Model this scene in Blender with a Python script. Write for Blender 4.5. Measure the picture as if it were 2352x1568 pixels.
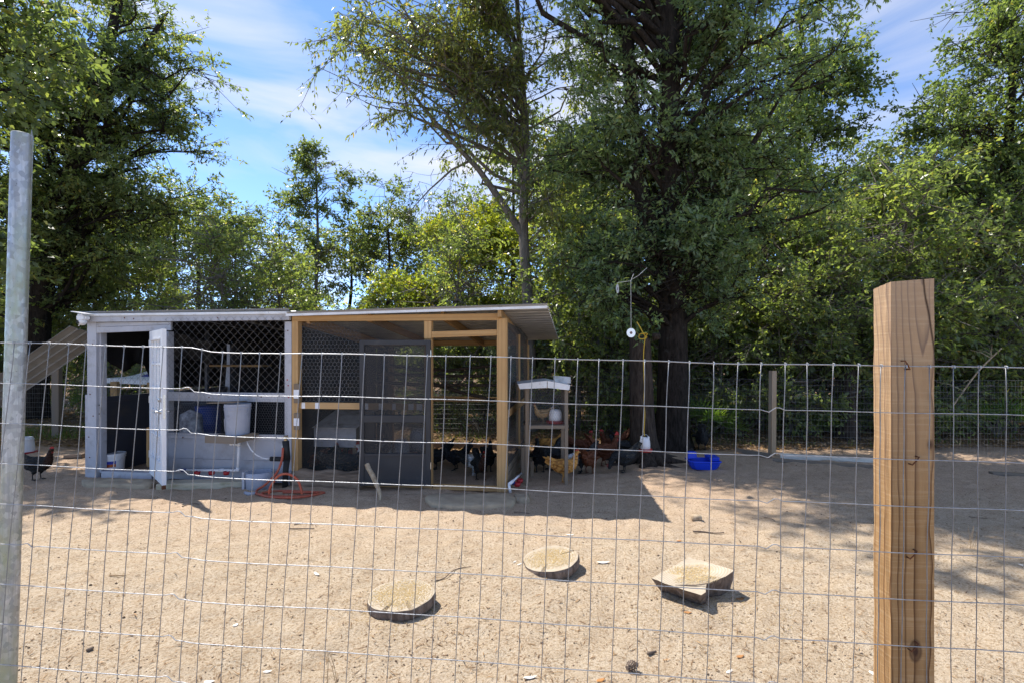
import bpy, math, random
import numpy as np
from mathutils import Vector, Matrix

for o in list(bpy.data.objects):
    bpy.data.objects.remove(o)
SC = bpy.context.scene
COL = SC.collection
R = math.radians
rnd = random.Random(7)

# ------------------------------------------------------------------ camera
CAMZ = 1.6
cam_d = bpy.data.cameras.new('camera')
cam = bpy.data.objects.new('camera', cam_d)
COL.objects.link(cam)
cam.location = (0, 0, CAMZ)
cam.rotation_euler = (R(90), 0, 0)
cam_d.sensor_width = 36
cam_d.lens = 18
cam_d.shift_y = 0.0138
cam_d.clip_start = 0.05
cam_d.clip_end = 3000
SC.camera = cam

# ------------------------------------------------------------------ light
SUN_DIR = Vector((0.52, -0.405, -1.0)).normalized()      # the way the light travels
sun_el = math.asin(-SUN_DIR.z)
to_sun = -SUN_DIR
sun_d = bpy.data.lights.new('sun', 'SUN')
sun_d.energy = 2.45
sun_d.angle = R(0.55)
sun_d.color = (1.0, 0.945, 0.86)
sun = bpy.data.objects.new('sun', sun_d)
COL.objects.link(sun)
sun.rotation_euler = SUN_DIR.to_track_quat('-Z', 'Y').to_euler()
sun.location = (-20, 20, 40)

world = bpy.data.worlds.new('World')
SC.world = world
world.use_nodes = True
wn = world.node_tree
wn.nodes.clear()
wo = wn.nodes.new('ShaderNodeOutputWorld')
bg = wn.nodes.new('ShaderNodeBackground')
sky = wn.nodes.new('ShaderNodeTexSky')
sky.sky_type = 'NISHITA'
sky.sun_disc = False
sky.sun_elevation = sun_el
sky.sun_rotation = math.atan2(to_sun.x, to_sun.y)
sky.altitude = 30
sky.air_density = 0.46
sky.dust_density = 0.0
sky.ozone_density = 9.0
# thin cirrus streaks, a noise over the whole dome
tc = wn.nodes.new('ShaderNodeTexCoord')
mp = wn.nodes.new('ShaderNodeMapping')
mp.inputs['Rotation'].default_value = (0.12, -0.28, 0.3)
mp.inputs['Scale'].default_value = (1.0, 1.0, 3.6)
mp.inputs['Location'].default_value = (0.35, 0.1, 0.52)
n1 = wn.nodes.new('ShaderNodeTexNoise')
n1.inputs['Scale'].default_value = 1.7
n1.inputs['Detail'].default_value = 9
n1.inputs['Roughness'].default_value = 0.52
n1.inputs['Distortion'].default_value = 0.9
cr = wn.nodes.new('ShaderNodeValToRGB')
cr.color_ramp.elements[0].position = 0.45
cr.color_ramp.elements[0].color = (0, 0, 0, 1)
cr.color_ramp.elements[1].position = 0.72
cr.color_ramp.elements[1].color = (0.95, 0.95, 0.95, 1)
mx = wn.nodes.new('ShaderNodeMix')
mx.data_type = 'RGBA'
mx.inputs['B'].default_value = (2.05, 2.06, 2.2, 1)
L_ = wn.links.new
L_(tc.outputs['Generated'], mp.inputs['Vector'])
L_(mp.outputs['Vector'], n1.inputs['Vector'])
L_(n1.outputs['Fac'], cr.inputs['Fac'])
L_(cr.outputs['Color'], mx.inputs['Factor'])
tint = wn.nodes.new('ShaderNodeMix'); tint.data_type = 'RGBA'; tint.blend_type = 'MULTIPLY'
tint.inputs['Factor'].default_value = 1.0
tint.inputs['B'].default_value = (1.10, 0.955, 0.80, 1)
L_(sky.outputs['Color'], tint.inputs['A'])
L_(tint.outputs['Result'], mx.inputs['A'])
L_(mx.outputs['Result'], bg.inputs['Color'])
L_(bg.outputs['Background'], wo.inputs['Surface'])
bg.inputs['Strength'].default_value = 0.15

SC.view_settings.view_transform = 'Standard'
SC.view_settings.look = 'None'
SC.view_settings.gamma = 1
SC.view_settings.exposure = 1.72
SC.view_settings.use_curve_mapping = False
cy = SC.cycles
cy.use_denoising = True
try:
    cy.denoiser = 'OPENIMAGEDENOISE'
    cy.denoising_input_passes = 'RGB_ALBEDO_NORMAL'
except Exception:
    pass
cy.max_bounces = 6
cy.diffuse_bounces = 4
cy.glossy_bounces = 3
cy.transmission_bounces = 6
cy.transparent_max_bounces = 16
cy.sample_clamp_indirect = 6
cy.caustics_reflective = False
cy.caustics_refractive = False

# ------------------------------------------------------------------ helpers
FPX = 1176.0            # focal length in pixels of a 2352 x 1568 view


def at(px, py, Y):
    return Vector(((px - 1176) / FPX * Y, Y, CAMZ + (817 - py) / FPX * Y))


def gnd(px, py, z=0.0):
    return at(px, py, (CAMZ - z) * FPX / (py - 817))


class MB:
    def __init__(s):
        s.v = []; s.f = []; s.m = []; s.mi = 0

    def add(s, vs, fs):
        b = len(s.v)
        s.v += [tuple(p) for p in vs]
        for f in fs:
            s.f.append(tuple(b + i for i in f)); s.m.append(s.mi)
        return s

    def hexa(s, p):      # 8 points: bottom ring 0-3, top ring 4-7
        return s.add(p, [(0, 3, 2, 1), (4, 5, 6, 7), (0, 1, 5, 4), (1, 2, 6, 5), (2, 3, 7, 6), (3, 0, 4, 7)])

    def box(s, x0, x1, y0, y1, z0, z1):
        return s.hexa([(x0, y0, z0), (x1, y0, z0), (x1, y1, z0), (x0, y1, z0),
                       (x0, y0, z1), (x1, y0, z1), (x1, y1, z1), (x0, y1, z1)])

    def bar(s, p, q, w, h, up=(0, 0, 1)):
        p = Vector(p); q = Vector(q); d = (q - p).normalized(); up = Vector(up)
        a = d.cross(up)
        if a.length < 1e-4:
            a = d.cross(Vector((0, 1, 0)))
        a.normalize(); b = a.cross(d).normalized()
        a = a * w / 2; b = b * h / 2
        return s.hexa([p - a - b, p + a - b, q + a - b, q - a - b, p - a + b, p + a + b, q + a + b, q - a + b])

    def tube(s, pts, r, n=8, cap=True, sq=1.0):
        pts = [Vector(p) for p in pts]
        k = len(pts)
        if not hasattr(r, '__len__'):
            r = [r] * k
        b = len(s.v); prev = None
        for i, p in enumerate(pts):
            d = (pts[min(i + 1, k - 1)] - pts[max(i - 1, 0)])
            if d.length < 1e-9:
                d = Vector((0, 0, 1))
            d.normalize()
            if prev is None:
                a = d.cross(Vector((0.13, 0.2, 0.97)))
                if a.length < 1e-2:
                    a = d.cross(Vector((1, 0, 0)))
            else:
                a = prev - d * prev.dot(d)
            a.normalize(); prev = a; c = d.cross(a)
            for j in range(n):
                t = 2 * math.pi * j / n
                s.v.append(tuple(p + a * (r[i] * math.cos(t)) + c * (r[i] * sq * math.sin(t))))
        for i in range(k - 1):
            for j in range(n):
                j2 = (j + 1) % n
                s.f.append((b + i * n + j, b + i * n + j2, b + (i + 1) * n + j2, b + (i + 1) * n + j)); s.m.append(s.mi)
        if cap:
            s.f.append(tuple(b + j for j in range(n))[::-1]); s.m.append(s.mi)
            s.f.append(tuple(b + (k - 1) * n + j for j in range(n))); s.m.append(s.mi)
        return s

    def lathe(s, prof, n=20, c=(0, 0, 0), wob=0.0):
        b = len(s.v); k = len(prof)
        for (r, z) in prof:
            for j in range(n):
                t = 2 * math.pi * j / n
                rr = r * (1 + wob * math.sin(3 * t + z * 9))
                s.v.append((c[0] + rr * math.cos(t), c[1] + rr * math.sin(t), c[2] + z))
        for i in range(k - 1):
            for j in range(n):
                j2 = (j + 1) % n
                s.f.append((b + i * n + j, b + i * n + j2, b + (i + 1) * n + j2, b + (i + 1) * n + j)); s.m.append(s.mi)
        s.f.append(tuple(b + j for j in range(n))[::-1]); s.m.append(s.mi)
        s.f.append(tuple(b + (k - 1) * n + j for j in range(n))); s.m.append(s.mi)
        return s

    def prism(s, poly, y0, y1):     # polygon in x,z pushed along y
        n = len(poly)
        vs = [(x, y0, z) for x, z in poly] + [(x, y1, z) for x, z in poly]
        fs = [tuple(range(n)), tuple(range(2 * n - 1, n - 1, -1))]
        for i in range(n):
            j = (i + 1) % n
            fs.append((i, i + n, j + n, j))
        return s.add(vs, fs)

    def xf(s, M, i0=0):
        for i in range(i0, len(s.v)):
            s.v[i] = tuple(M @ Vector(s.v[i]))
        return s

    def jit(s, a, rng=None):
        rng = rng or rnd
        for i, p in enumerate(s.v):
            s.v[i] = (p[0] + rng.uniform(-a, a), p[1] + rng.uniform(-a, a), p[2] + rng.uniform(-a, a))
        return s

    def mesh(s, name, mats, smooth=False):
        me = bpy.data.meshes.new(name)
        me.from_pydata(s.v, [], s.f)
        if not isinstance(mats, (list, tuple)):
            mats = [mats]
        for m in mats:
            me.materials.append(m)
        if len(mats) > 1:
            me.polygons.foreach_set('material_index', s.m)
        if smooth:
            me.polygons.foreach_set('use_smooth', [True] * len(me.polygons))
        me.update()
        return me

    def build(s, name, mats, parent=None, smooth=False, bev=0, loc=None):
        return link(name, s.mesh(name, mats, smooth), parent, bev, loc)


def link(name, me, parent=None, bev=0, loc=None):
    o = bpy.data.objects.new(name, me)
    COL.objects.link(o)
    if parent is not None:
        o.parent = parent
    if loc is not None:
        o.location = loc
    if bev:
        b = o.modifiers.new('edge', 'BEVEL')
        b.width = bev; b.segments = 2; b.limit_method = 'ANGLE'; b.angle_limit = R(40)
    return o


def tag(o, label=None, cat=None, group=None, kind=None):
    if label: o['label'] = label
    if cat: o['category'] = cat
    if group: o['group'] = group
    if kind: o['kind'] = kind
    return o


def thing(name, label, cat, loc=(0, 0, 0), rz=0.0, group=None):
    o = bpy.data.objects.new(name, None)
    COL.objects.link(o)
    o.empty_display_size = 0.1
    o.location = loc
    o.rotation_euler = (0, 0, rz)
    return tag(o, label, cat, group)


# ------------------------------------------------------------------ materials
def newmat(name):
    m = bpy.data.materials.new(name)
    m.use_nodes = True
    nt = m.node_tree
    p = nt.nodes['Principled BSDF']
    return m, nt, p


def ramp(nt, stops):
    r = nt.nodes.new('ShaderNodeValToRGB')
    e = r.color_ramp.elements
    while len(e) < len(stops):
        e.new(0.5)
    for el, (pos, c) in zip(e, stops):
        el.position = pos
        el.color = (c[0], c[1], c[2], 1) if hasattr(c, '__len__') else (c, c, c, 1)
    return r


def coords(nt, stretch=(1, 1, 1), shift=True):
    t = nt.nodes.new('ShaderNodeTexCoord')
    mp = nt.nodes.new('ShaderNodeMapping')
    mp.inputs['Scale'].default_value = stretch
    if shift:
        oi = nt.nodes.new('ShaderNodeObjectInfo')
        va = nt.nodes.new('ShaderNodeVectorMath'); va.operation = 'MULTIPLY_ADD'
        va.inputs[1].default_value = (9.7, 5.3, 3.1)
        cb = nt.nodes.new('ShaderNodeCombineXYZ')
        for k in range(3):
            nt.links.new(oi.outputs['Random'], cb.inputs[k])
        nt.links.new(cb.outputs[0], va.inputs[0])
        nt.links.new(t.outputs['Object'], va.inputs[2])
        nt.links.new(va.outputs[0], mp.inputs['Vector'])
    else:
        nt.links.new(t.outputs['Object'], mp.inputs['Vector'])
    return mp.outputs['Vector']


def noise(nt, vec, scale, detail=5, rough=0.6, dist=0.0):
    n = nt.nodes.new('ShaderNodeTexNoise')
    n.inputs['Scale'].default_value = scale
    n.inputs['Detail'].default_value = detail
    n.inputs['Roughness'].default_value = rough
    n.inputs['Distortion'].default_value = dist
    nt.links.new(vec, n.inputs['Vector'])
    return n.outputs['Fac']


def mixc(nt, fac, a, b, mode='MIX'):
    m = nt.nodes.new('ShaderNodeMix'); m.data_type = 'RGBA'; m.blend_type = mode
    if isinstance(fac, (int, float)):
        m.inputs['Factor'].default_value = fac
    else:
        nt.links.new(fac, m.inputs['Factor'])
    for k, c in (('A', a), ('B', b)):
        if hasattr(c, 'is_output'):
            nt.links.new(c, m.inputs[k])
        else:
            m.inputs[k].default_value = (c[0], c[1], c[2], 1)
    return m.outputs['Result']


def bumpn(nt, p, h, strength=0.3, dist=0.01):
    b = nt.nodes.new('ShaderNodeBump')
    b.inputs['Strength'].default_value = strength
    b.inputs['Distance'].default_value = dist
    nt.links.new(h, b.inputs['Height'])
    nt.links.new(b.outputs['Normal'], p.inputs['Normal'])


def M(name, c1, c2=None, rough=0.75, scale=6, stretch=(1, 1, 1), metal=0.0, spec=0.35, bump=0.15, bscale=60,
      dirt=None, dscale=2.5, damt=(0.5, 0.75), bdist=0.004):
    m, nt, p = newmat(name)
    v = coords(nt, stretch)
    c2 = c2 or tuple(x * 0.75 for x in c1)
    col = mixc(nt, ramp_out(nt, noise(nt, v, scale, 6), 0.35, 0.65), c1, c2)
    if dirt:
        col = mixc(nt, ramp_out(nt, noise(nt, v, dscale, 8, 0.7), *damt), col, dirt)
    nt.links.new(col, p.inputs['Base Color'])
    p.inputs['Roughness'].default_value = rough
    p.inputs['Metallic'].default_value = metal
    p.inputs['Specular IOR Level'].default_value = spec
    if bump:
        bumpn(nt, p, noise(nt, v, bscale, 4), bump, bdist)
    return m


def ramp_out(nt, fac, lo, hi):
    r = ramp(nt, [(lo, 0.0), (hi, 1.0)])
    nt.links.new(fac, r.inputs['Fac'])
    return r.outputs['Color']


def wood(name, light, dark, along='Z', rings=26, line=0.5, rough=0.7, spec=0.25, knots=True, weather=None, stripe=None):
    """sawn timber: ring bands cut off-axis, fibre noise, a few knots"""
    m, nt, p = newmat(name)
    st = {'X': (0.06, 1, 1), 'Y': (1, 0.06, 1), 'Z': (1, 1, 0.06)}[along]
    v = coords(nt, st)
    w = nt.nodes.new('ShaderNodeTexWave')
    w.wave_type = 'RINGS'; w.rings_direction = along; w.wave_profile = 'SAW'
    w.inputs['Scale'].default_value = rings
    w.inputs['Distortion'].default_value = 2.6
    w.inputs['Detail'].default_value = 2
    w.inputs['Detail Scale'].default_value = 0.8
    nt.links.new(v, w.inputs['Vector'])
    fine = noise(nt, v, 160, 3, 0.7)
    r = ramp(nt, [(0.0, 0.0), (line, 0.1), (0.9, 0.75), (1.0, 0.15)])
    nt.links.new(w.outputs['Fac'], r.inputs['Fac'])
    col = mixc(nt, r.outputs['Color'], light, dark)
    col = mixc(nt, ramp_out(nt, fine, 0.3, 0.8), col, tuple(x * 0.8 for x in light))
    big = noise(nt, coords(nt), 2.2, 3)
    col = mixc(nt, ramp_out(nt, big, 0.4, 0.75), col, tuple(0.5 * (a + b) for a, b in zip(light, dark)))
    if knots:
        vo = nt.nodes.new('ShaderNodeTexVoronoi')
        vo.inputs['Scale'].default_value = 3.3
        nt.links.new(coords(nt, {'X': (0.6, 1, 1), 'Y': (1, 0.6, 1), 'Z': (1, 1, 0.6)}[along]), vo.inputs['Vector'])
        rr = ramp(nt, [(0.03, 1.0), (0.075, 0.0)])
        nt.links.new(vo.outputs['Distance'], rr.inputs['Fac'])
        col = mixc(nt, rr.outputs['Color'], col, tuple(x * 0.35 for x in dark))
    if weather:
        col = mixc(nt, ramp_out(nt, noise(nt, v, 5, 7, 0.7), 0.42, 0.6), col, weather)
    nt.links.new(col, p.inputs['Base Color'])
    p.inputs['Roughness'].default_value = rough
    p.inputs['Specular IOR Level'].default_value = spec
    bumpn(nt, p, fine, 0.35, 0.003)
    return m


MAT = {}
MAT['pine'] = wood('pine_timber', (0.55, 0.35, 0.16), (0.27, 0.13, 0.045), 'Z', rings=8)
MAT['pine_x'] = wood('pine_timber_lying', (0.52, 0.32, 0.14), (0.27, 0.13, 0.045), 'X', rings=8)
MAT['pine_y'] = wood('pine_timber_rafter', (0.42, 0.26, 0.12), (0.24, 0.13, 0.05), 'Y', rings=9)
MAT['old_wood'] = wood('weathered_board', (0.25, 0.19, 0.13), (0.13, 0.09, 0.06), 'X', weather=(0.19, 0.16, 0.13))
MAT['old_wood_z'] = wood('weathered_post', (0.27, 0.195, 0.13), (0.14, 0.095, 0.06), 'Z', weather=(0.20, 0.165, 0.13))
MAT['fence_wood'] = wood('tan_fence_timber', (0.42, 0.30, 0.19), (0.24, 0.15, 0.08), 'Z', rings=9, weather=(0.34, 0.28, 0.22))
MAT['rail_wood'] = wood('rail_timber', (0.56, 0.37, 0.18), (0.36, 0.2, 0.09), 'X')
MAT['grey_paint'] = M('grey_house_paint', (0.46, 0.465, 0.505), (0.40, 0.405, 0.445), 0.6, 3, dirt=(0.26, 0.24, 0.225), dscale=9,
                      damt=(0.52, 0.8), bump=0.25, bscale=90)
MAT['grey_panel'] = M('grey_panel_paint', (0.40, 0.41, 0.455), (0.345, 0.355, 0.40), 0.65, 2.5, dirt=(0.22, 0.21, 0.20),
                      dscale=4, damt=(0.5, 0.8), bump=0.2, bscale=120)
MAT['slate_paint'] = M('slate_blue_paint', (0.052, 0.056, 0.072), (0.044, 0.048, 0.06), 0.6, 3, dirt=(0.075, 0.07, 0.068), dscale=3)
MAT['door_dark'] = M('charcoal_door_paint', (0.034, 0.035, 0.040), (0.028, 0.029, 0.034), 0.5, 4, dirt=(0.075, 0.07, 0.065), dscale=5, damt=(0.6, 0.85))
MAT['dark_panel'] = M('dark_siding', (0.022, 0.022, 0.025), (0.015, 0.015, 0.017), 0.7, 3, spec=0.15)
MAT['white_paint'] = M('white_door_paint', (0.78, 0.79, 0.82), (0.70, 0.71, 0.75), 0.4, 3, dirt=(0.45, 0.42, 0.38), dscale=6, damt=(0.66, 0.9), bump=0.05)
MAT['white_metal'] = M('white_tin', (0.75, 0.76, 0.78), (0.62, 0.62, 0.62), 0.4, 5, dirt=(0.25, 0.22, 0.18), dscale=14, damt=(0.63, 0.72), bump=0.05)
MAT['white_plastic'] = M('white_plastic', (0.78, 0.78, 0.8), (0.70, 0.7, 0.72), 0.38, 5, bump=0, dirt=(0.5, 0.46, 0.4), dscale=6, damt=(0.6, 0.9))
MAT['grey_plastic'] = M('grey_plastic', (0.36, 0.38, 0.45), (0.31, 0.33, 0.39), 0.5, 4, bump=0.05, dirt=(0.14, 0.13, 0.12), dscale=5, damt=(0.6, 0.8))
MAT['red_plastic'] = M('red_plastic', (0.40, 0.018, 0.022), (0.30, 0.015, 0.02), 0.4, 4, bump=0)
MAT['blue_plastic'] = M('blue_plastic', (0.01, 0.055, 0.62), (0.01, 0.04, 0.45), 0.4, 3, bump=0.05, dirt=(0.08, 0.1, 0.25), dscale=8, damt=(0.6, 0.85))
MAT['dark_blue'] = M('navy_plastic', (0.012, 0.04, 0.22), (0.01, 0.03, 0.15), 0.45, 3, bump=0)
MAT['black_rubber'] = M('black_rubber', (0.012, 0.012, 0.013), (0.02, 0.02, 0.02), 0.6, 20, bump=0.2)
MAT['brass'] = M('worn_brass', (0.5, 0.38, 0.2), (0.4, 0.3, 0.2), 0.4, 20, metal=0.8, bump=0)
MAT['steel'] = M('bright_steel', (0.6, 0.6, 0.6), (0.5, 0.5, 0.5), 0.3, 20, metal=1.0, bump=0)
MAT['rust'] = M('rusty_iron', (0.16, 0.06, 0.025), (0.08, 0.03, 0.015), 0.9, 40, bump=0.3)
MAT['wire'] = M('galvanised_wire', (0.44, 0.45, 0.475), (0.30, 0.31, 0.33), 0.45, 60, metal=0.75, bump=0.2, bscale=300, spec=0.5)
MAT['stay'] = M('dull_stay_wire', (0.27, 0.275, 0.29), (0.19, 0.195, 0.21), 0.5, 60, metal=0.6, bump=0.2, bscale=300)
MAT['thin_wire'] = M('dull_wire', (0.24, 0.24, 0.245), (0.17, 0.17, 0.175), 0.5, 40, metal=0.6, bump=0)
MAT['hex_wire'] = M('chicken_wire', (0.26, 0.26, 0.27), (0.18, 0.18, 0.19), 0.5, 40, metal=0.5, bump=0)
MAT['far_wire'] = M('far_wire', (0.26, 0.26, 0.26), (0.18, 0.18, 0.18), 0.6, 40, metal=0.4, bump=0)


def galvmat():
    m, nt, p = newmat('galvanised_pole')
    v = coords(nt, (1, 1, 0.8))
    vo = nt.nodes.new('ShaderNodeTexVoronoi'); vo.inputs['Scale'].default_value = 95
    nt.links.new(v, vo.inputs['Vector'])
    hs = nt.nodes.new('ShaderNodeSeparateColor'); nt.links.new(vo.outputs['Color'], hs.inputs[0])
    col = mixc(nt, hs.outputs[0], (0.30, 0.31, 0.325), (0.56, 0.57, 0.585))
    st = noise(nt, coords(nt, (1, 1, 0.03)), 110, 4, 0.7)
    col = mixc(nt, ramp_out(nt, st, 0.45, 0.7), col, (0.30, 0.31, 0.32))
    col = mixc(nt, ramp_out(nt, noise(nt, coords(nt, (1, 1, 0.35)), 7, 6, 0.7), 0.48, 0.66), col, (0.34, 0.37, 0.27))
    col = mixc(nt, ramp_out(nt, noise(nt, v, 190, 3, 0.7), 0.66, 0.72), col, (0.10, 0.095, 0.09))
    nt.links.new(col, p.inputs['Base Color'])
    p.inputs['Metallic'].default_value = 0.55
    rr = nt.nodes.new('ShaderNodeMapRange'); rr.inputs['To Min'].default_value = 0.32; rr.inputs['To Max'].default_value = 0.6
    nt.links.new(hs.outputs[1], rr.inputs['Value']); nt.links.new(rr.outputs['Result'], p.inputs['Roughness'])
    bumpn(nt, p, noise(nt, v, 70, 4, 0.7), 0.25, 0.002)
    return m


MAT['galv'] = galvmat()
MAT['roof'] = M('galvanised_roofing', (0.50, 0.51, 0.53), (0.40, 0.41, 0.43), 0.42, 3, metal=0.5, bump=0.05, dirt=(0.45, 0.43, 0.4), dscale=5, damt=(0.6, 0.9))
MAT['tan_roof'] = M('faded_tan_roofing', (0.25, 0.245, 0.235), (0.19, 0.185, 0.175), 0.5, 3, bump=0.05, dirt=(0.2, 0.19, 0.17), dscale=6)
MAT['tin_lid'] = M('dusty_tin_lid', (0.62, 0.60, 0.57), (0.50, 0.48, 0.45), 0.5, 5, metal=0.2, dirt=(0.25, 0.21, 0.17), dscale=5)
MAT['tarp'] = M('black_tarp', (0.008, 0.008, 0.009), (0.012, 0.012, 0.013), 0.6, 5, bump=0.4, bscale=12, bdist=0.03)
MAT['cloth_white'] = M('white_canopy', (0.80, 0.80, 0.82), (0.74, 0.74, 0.77), 0.7, 5, bump=0.1, bscale=8)
MAT['logo_blue'] = M('blue_print', (0.03, 0.05, 0.35), None, 0.6, 5, bump=0)
MAT['concrete'] = M('rough_concrete', (0.44, 0.35, 0.24), (0.33, 0.26, 0.18), 0.9, 7, dirt=(0.20, 0.16, 0.12), dscale=4, damt=(0.5, 0.75), bump=0.8, bscale=70, bdist=0.008)
MAT['mossy'] = M('mossy_plank', (0.55, 0.49, 0.37), (0.42, 0.37, 0.27), 0.9, 6, (0.3, 1, 1), dirt=(0.17, 0.17, 0.08), dscale=6, damt=(0.55, 0.72), bump=0.4)
MAT['hose'] = M('orange_hose', (0.42, 0.085, 0.04), (0.34, 0.07, 0.04), 0.55, 8, dirt=(0.3, 0.16, 0.1), dscale=14, bump=0.1)
MAT['rope'] = M('yellow_rope', (0.62, 0.42, 0.04), (0.5, 0.32, 0.03), 0.7, 60, bump=0.4, bscale=200)
MAT['string'] = M('white_string', (0.7, 0.7, 0.7), None, 0.7, 20, bump=0)
MAT['bag'] = M('printed_feed_bag', (0.45, 0.45, 0.47), (0.08, 0.08, 0.1), 0.6, 9, bump=0.3, bscale=10, bdist=0.02)
MAT['corn'] = M('cracked_corn', (0.78, 0.55, 0.12), (0.8, 0.68, 0.36), 0.7, 30, bump=0)
MAT['paper'] = M('pale_feather', (0.75, 0.72, 0.66), (0.6, 0.55, 0.48), 0.8, 40, bump=0)
MAT['straw'] = M('dry_straw', (0.42, 0.29, 0.15), (0.26, 0.16, 0.08), 0.9, 40, bump=0.2)
MAT['twig'] = M('dead_twig', (0.10, 0.07, 0.05), (0.17, 0.13, 0.1), 0.9, 30, bump=0.4)
MAT['pale_stick'] = M('peeling_branch', (0.52, 0.42, 0.29), (0.26, 0.18, 0.11), 0.85, 22, (1, 1, 0.5), bump=0.5, bscale=50)
MAT['roost'] = M('dark_roost_branch', (0.05, 0.035, 0.025), (0.08, 0.06, 0.045), 0.9, 20, bump=0.5)
MAT['log'] = M('stripped_log', (0.33, 0.245, 0.175), (0.22, 0.155, 0.105), 0.85, 9, (0.12, 1, 1), dirt=(0.11, 0.075, 0.05), dscale=9, damt=(0.5, 0.66), bump=0.8, bscale=24, bdist=0.012)


def endgrain():
    m, nt, p = newmat('sun_bleached_end_grain')
    v = coords(nt, shift=False)
    w = nt.nodes.new('ShaderNodeTexWave'); w.wave_type = 'RINGS'; w.rings_direction = 'Z'; w.wave_profile = 'SAW'
    w.inputs['Scale'].default_value = 17; w.inputs['Distortion'].default_value = 2.2; w.inputs['Detail'].default_value = 3; w.inputs['Detail Scale'].default_value = 1.5
    nt.links.new(v, w.inputs['Vector'])
    col = mixc(nt, ramp_out(nt, noise(nt, v, 9, 6), 0.35, 0.65), (0.50, 0.43, 0.335), (0.40, 0.34, 0.26))
    r = ramp(nt, [(0.0, 0.0), (0.6, 0.1), (0.92, 0.75), (1.0, 0.0)]); nt.links.new(w.outputs['Fac'], r.inputs['Fac'])
    col = mixc(nt, r.outputs['Color'], col, (0.27, 0.20, 0.135))
    col = mixc(nt, ramp_out(nt, noise(nt, v, 16, 8, 0.7), 0.56, 0.75), col, (0.30, 0.25, 0.19))
    # radial drying cracks
    sx = nt.nodes.new('ShaderNodeSeparateXYZ'); nt.links.new(v, sx.inputs[0])
    at_ = nt.nodes.new('ShaderNodeMath'); at_.operation = 'ARCTAN2'; nt.links.new(sx.outputs['Y'], at_.inputs[0]); nt.links.new(sx.outputs['X'], at_.inputs[1])
    cb = nt.nodes.new('ShaderNodeCombineXYZ'); nt.links.new(at_.outputs[0], cb.inputs[0])
    crk = noise(nt, cb.outputs[0], 7, 3, 0.8)
    col = mixc(nt, ramp_out(nt, crk, 0.66, 0.70), col, (0.10, 0.07, 0.05))
    nt.links.new(col, p.inputs['Base Color'])
    p.inputs['Roughness'].default_value = 0.92
    p.inputs['Specular IOR Level'].default_value = 0.15
    bumpn(nt, p, w.outputs['Fac'], 0.3, 0.004)
    return m


MAT['cut_wood'] = endgrain()
MAT['stone'] = M('dull_stone', (0.34, 0.28, 0.21), (0.26, 0.21, 0.16), 0.95, 12, bump=0.6)


def glassmat():
    m, nt, p = newmat('window_glass')
    p.inputs['Base Color'].default_value = (0.8, 0.85, 0.9, 1)
    p.inputs['Roughness'].default_value = 0.05
    p.inputs['Alpha'].default_value = 0.35
    return m


def screenmat(name, col, alpha, weave=True):
    m, nt, p = newmat(name)
    p.inputs['Base Color'].default_value = (*col, 1)
    p.inputs['Roughness'].default_value = 0.6
    if weave:
        v = coords(nt)
        n = noise(nt, v, 5, 3)
        mr = nt.nodes.new('ShaderNodeMapRange')
        mr.inputs['To Min'].default_value = alpha - 0.1
        mr.inputs['To Max'].default_value = alpha + 0.1
        nt.links.new(n, mr.inputs['Value'])
        nt.links.new(mr.outputs['Result'], p.inputs['Alpha'])
    else:
        p.inputs['Alpha'].default_value = alpha
    return m


MAT['glass'] = glassmat()
MAT['screen'] = screenmat('insect_screen', (0.022, 0.022, 0.025), 0.5)
MAT['side_screen'] = screenmat('hazy_side_screen', (0.09, 0.088, 0.09), 0.5)
MAT['fine_mesh'] = screenmat('fine_wire_cloth', (0.06, 0.06, 0.06), 0.14)


def cdmat():
    m, nt, p = newmat('disc_foil')
    v = coords(nt)
    g = nt.nodes.new('ShaderNodeTexGradient'); g.gradient_type = 'RADIAL'
    nt.links.new(v, g.inputs['Vector'])
    r = ramp(nt, [(0, (0.8, 0.85, 0.8)), (0.25, (0.75, 0.8, 0.7)), (0.5, (0.78, 0.85, 0.88)), (0.75, (0.85, 0.8, 0.8)), (1, (0.8, 0.85, 0.8))])
    nt.links.new(g.outputs['Fac'], r.inputs['Fac'])
    nt.links.new(r.outputs['Color'], p.inputs['Base Color'])
    p.inputs['Roughness'].default_value = 0.3
    p.inputs['Metallic'].default_value = 0.35
    return m


MAT['cd'] = cdmat()


def leafmat(name, dark, mid, bright, trans=0.4, rough=0.42, spec=0.45):
    m, nt, p = newmat(name)
    a = nt.nodes.new('ShaderNodeAttribute'); a.attribute_name = 'v'
    r = ramp(nt, [(0.0, dark), (0.55, mid), (0.93, bright), (1.0, (bright[0] * 1.5, bright[1] * 1.05, bright[2] * 0.8))])
    nt.links.new(a.outputs['Fac'], r.inputs['Fac'])
    nt.links.new(r.outputs['Color'], p.inputs['Base Color'])
    p.inputs['Roughness'].default_value = rough
    p.inputs['Specular IOR Level'].default_value = spec
    t = nt.nodes.new('ShaderNodeBsdfTranslucent')
    tcol = mixc(nt, 1.0, r.outputs['Color'], (2.05, 2.05, 0.65), 'MULTIPLY')
    nt.links.new(tcol, t.inputs['Color'])
    ms = nt.nodes.new('ShaderNodeMixShader')
    ms.inputs['Fac'].default_value = trans * 1.15
    nt.links.new(p.outputs['BSDF'], ms.inputs[1])
    nt.links.new(t.outputs['BSDF'], ms.inputs[2])
    nt.links.new(ms.outputs['Shader'], nt.nodes['Material Output'].inputs['Surface'])
    return m


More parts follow.
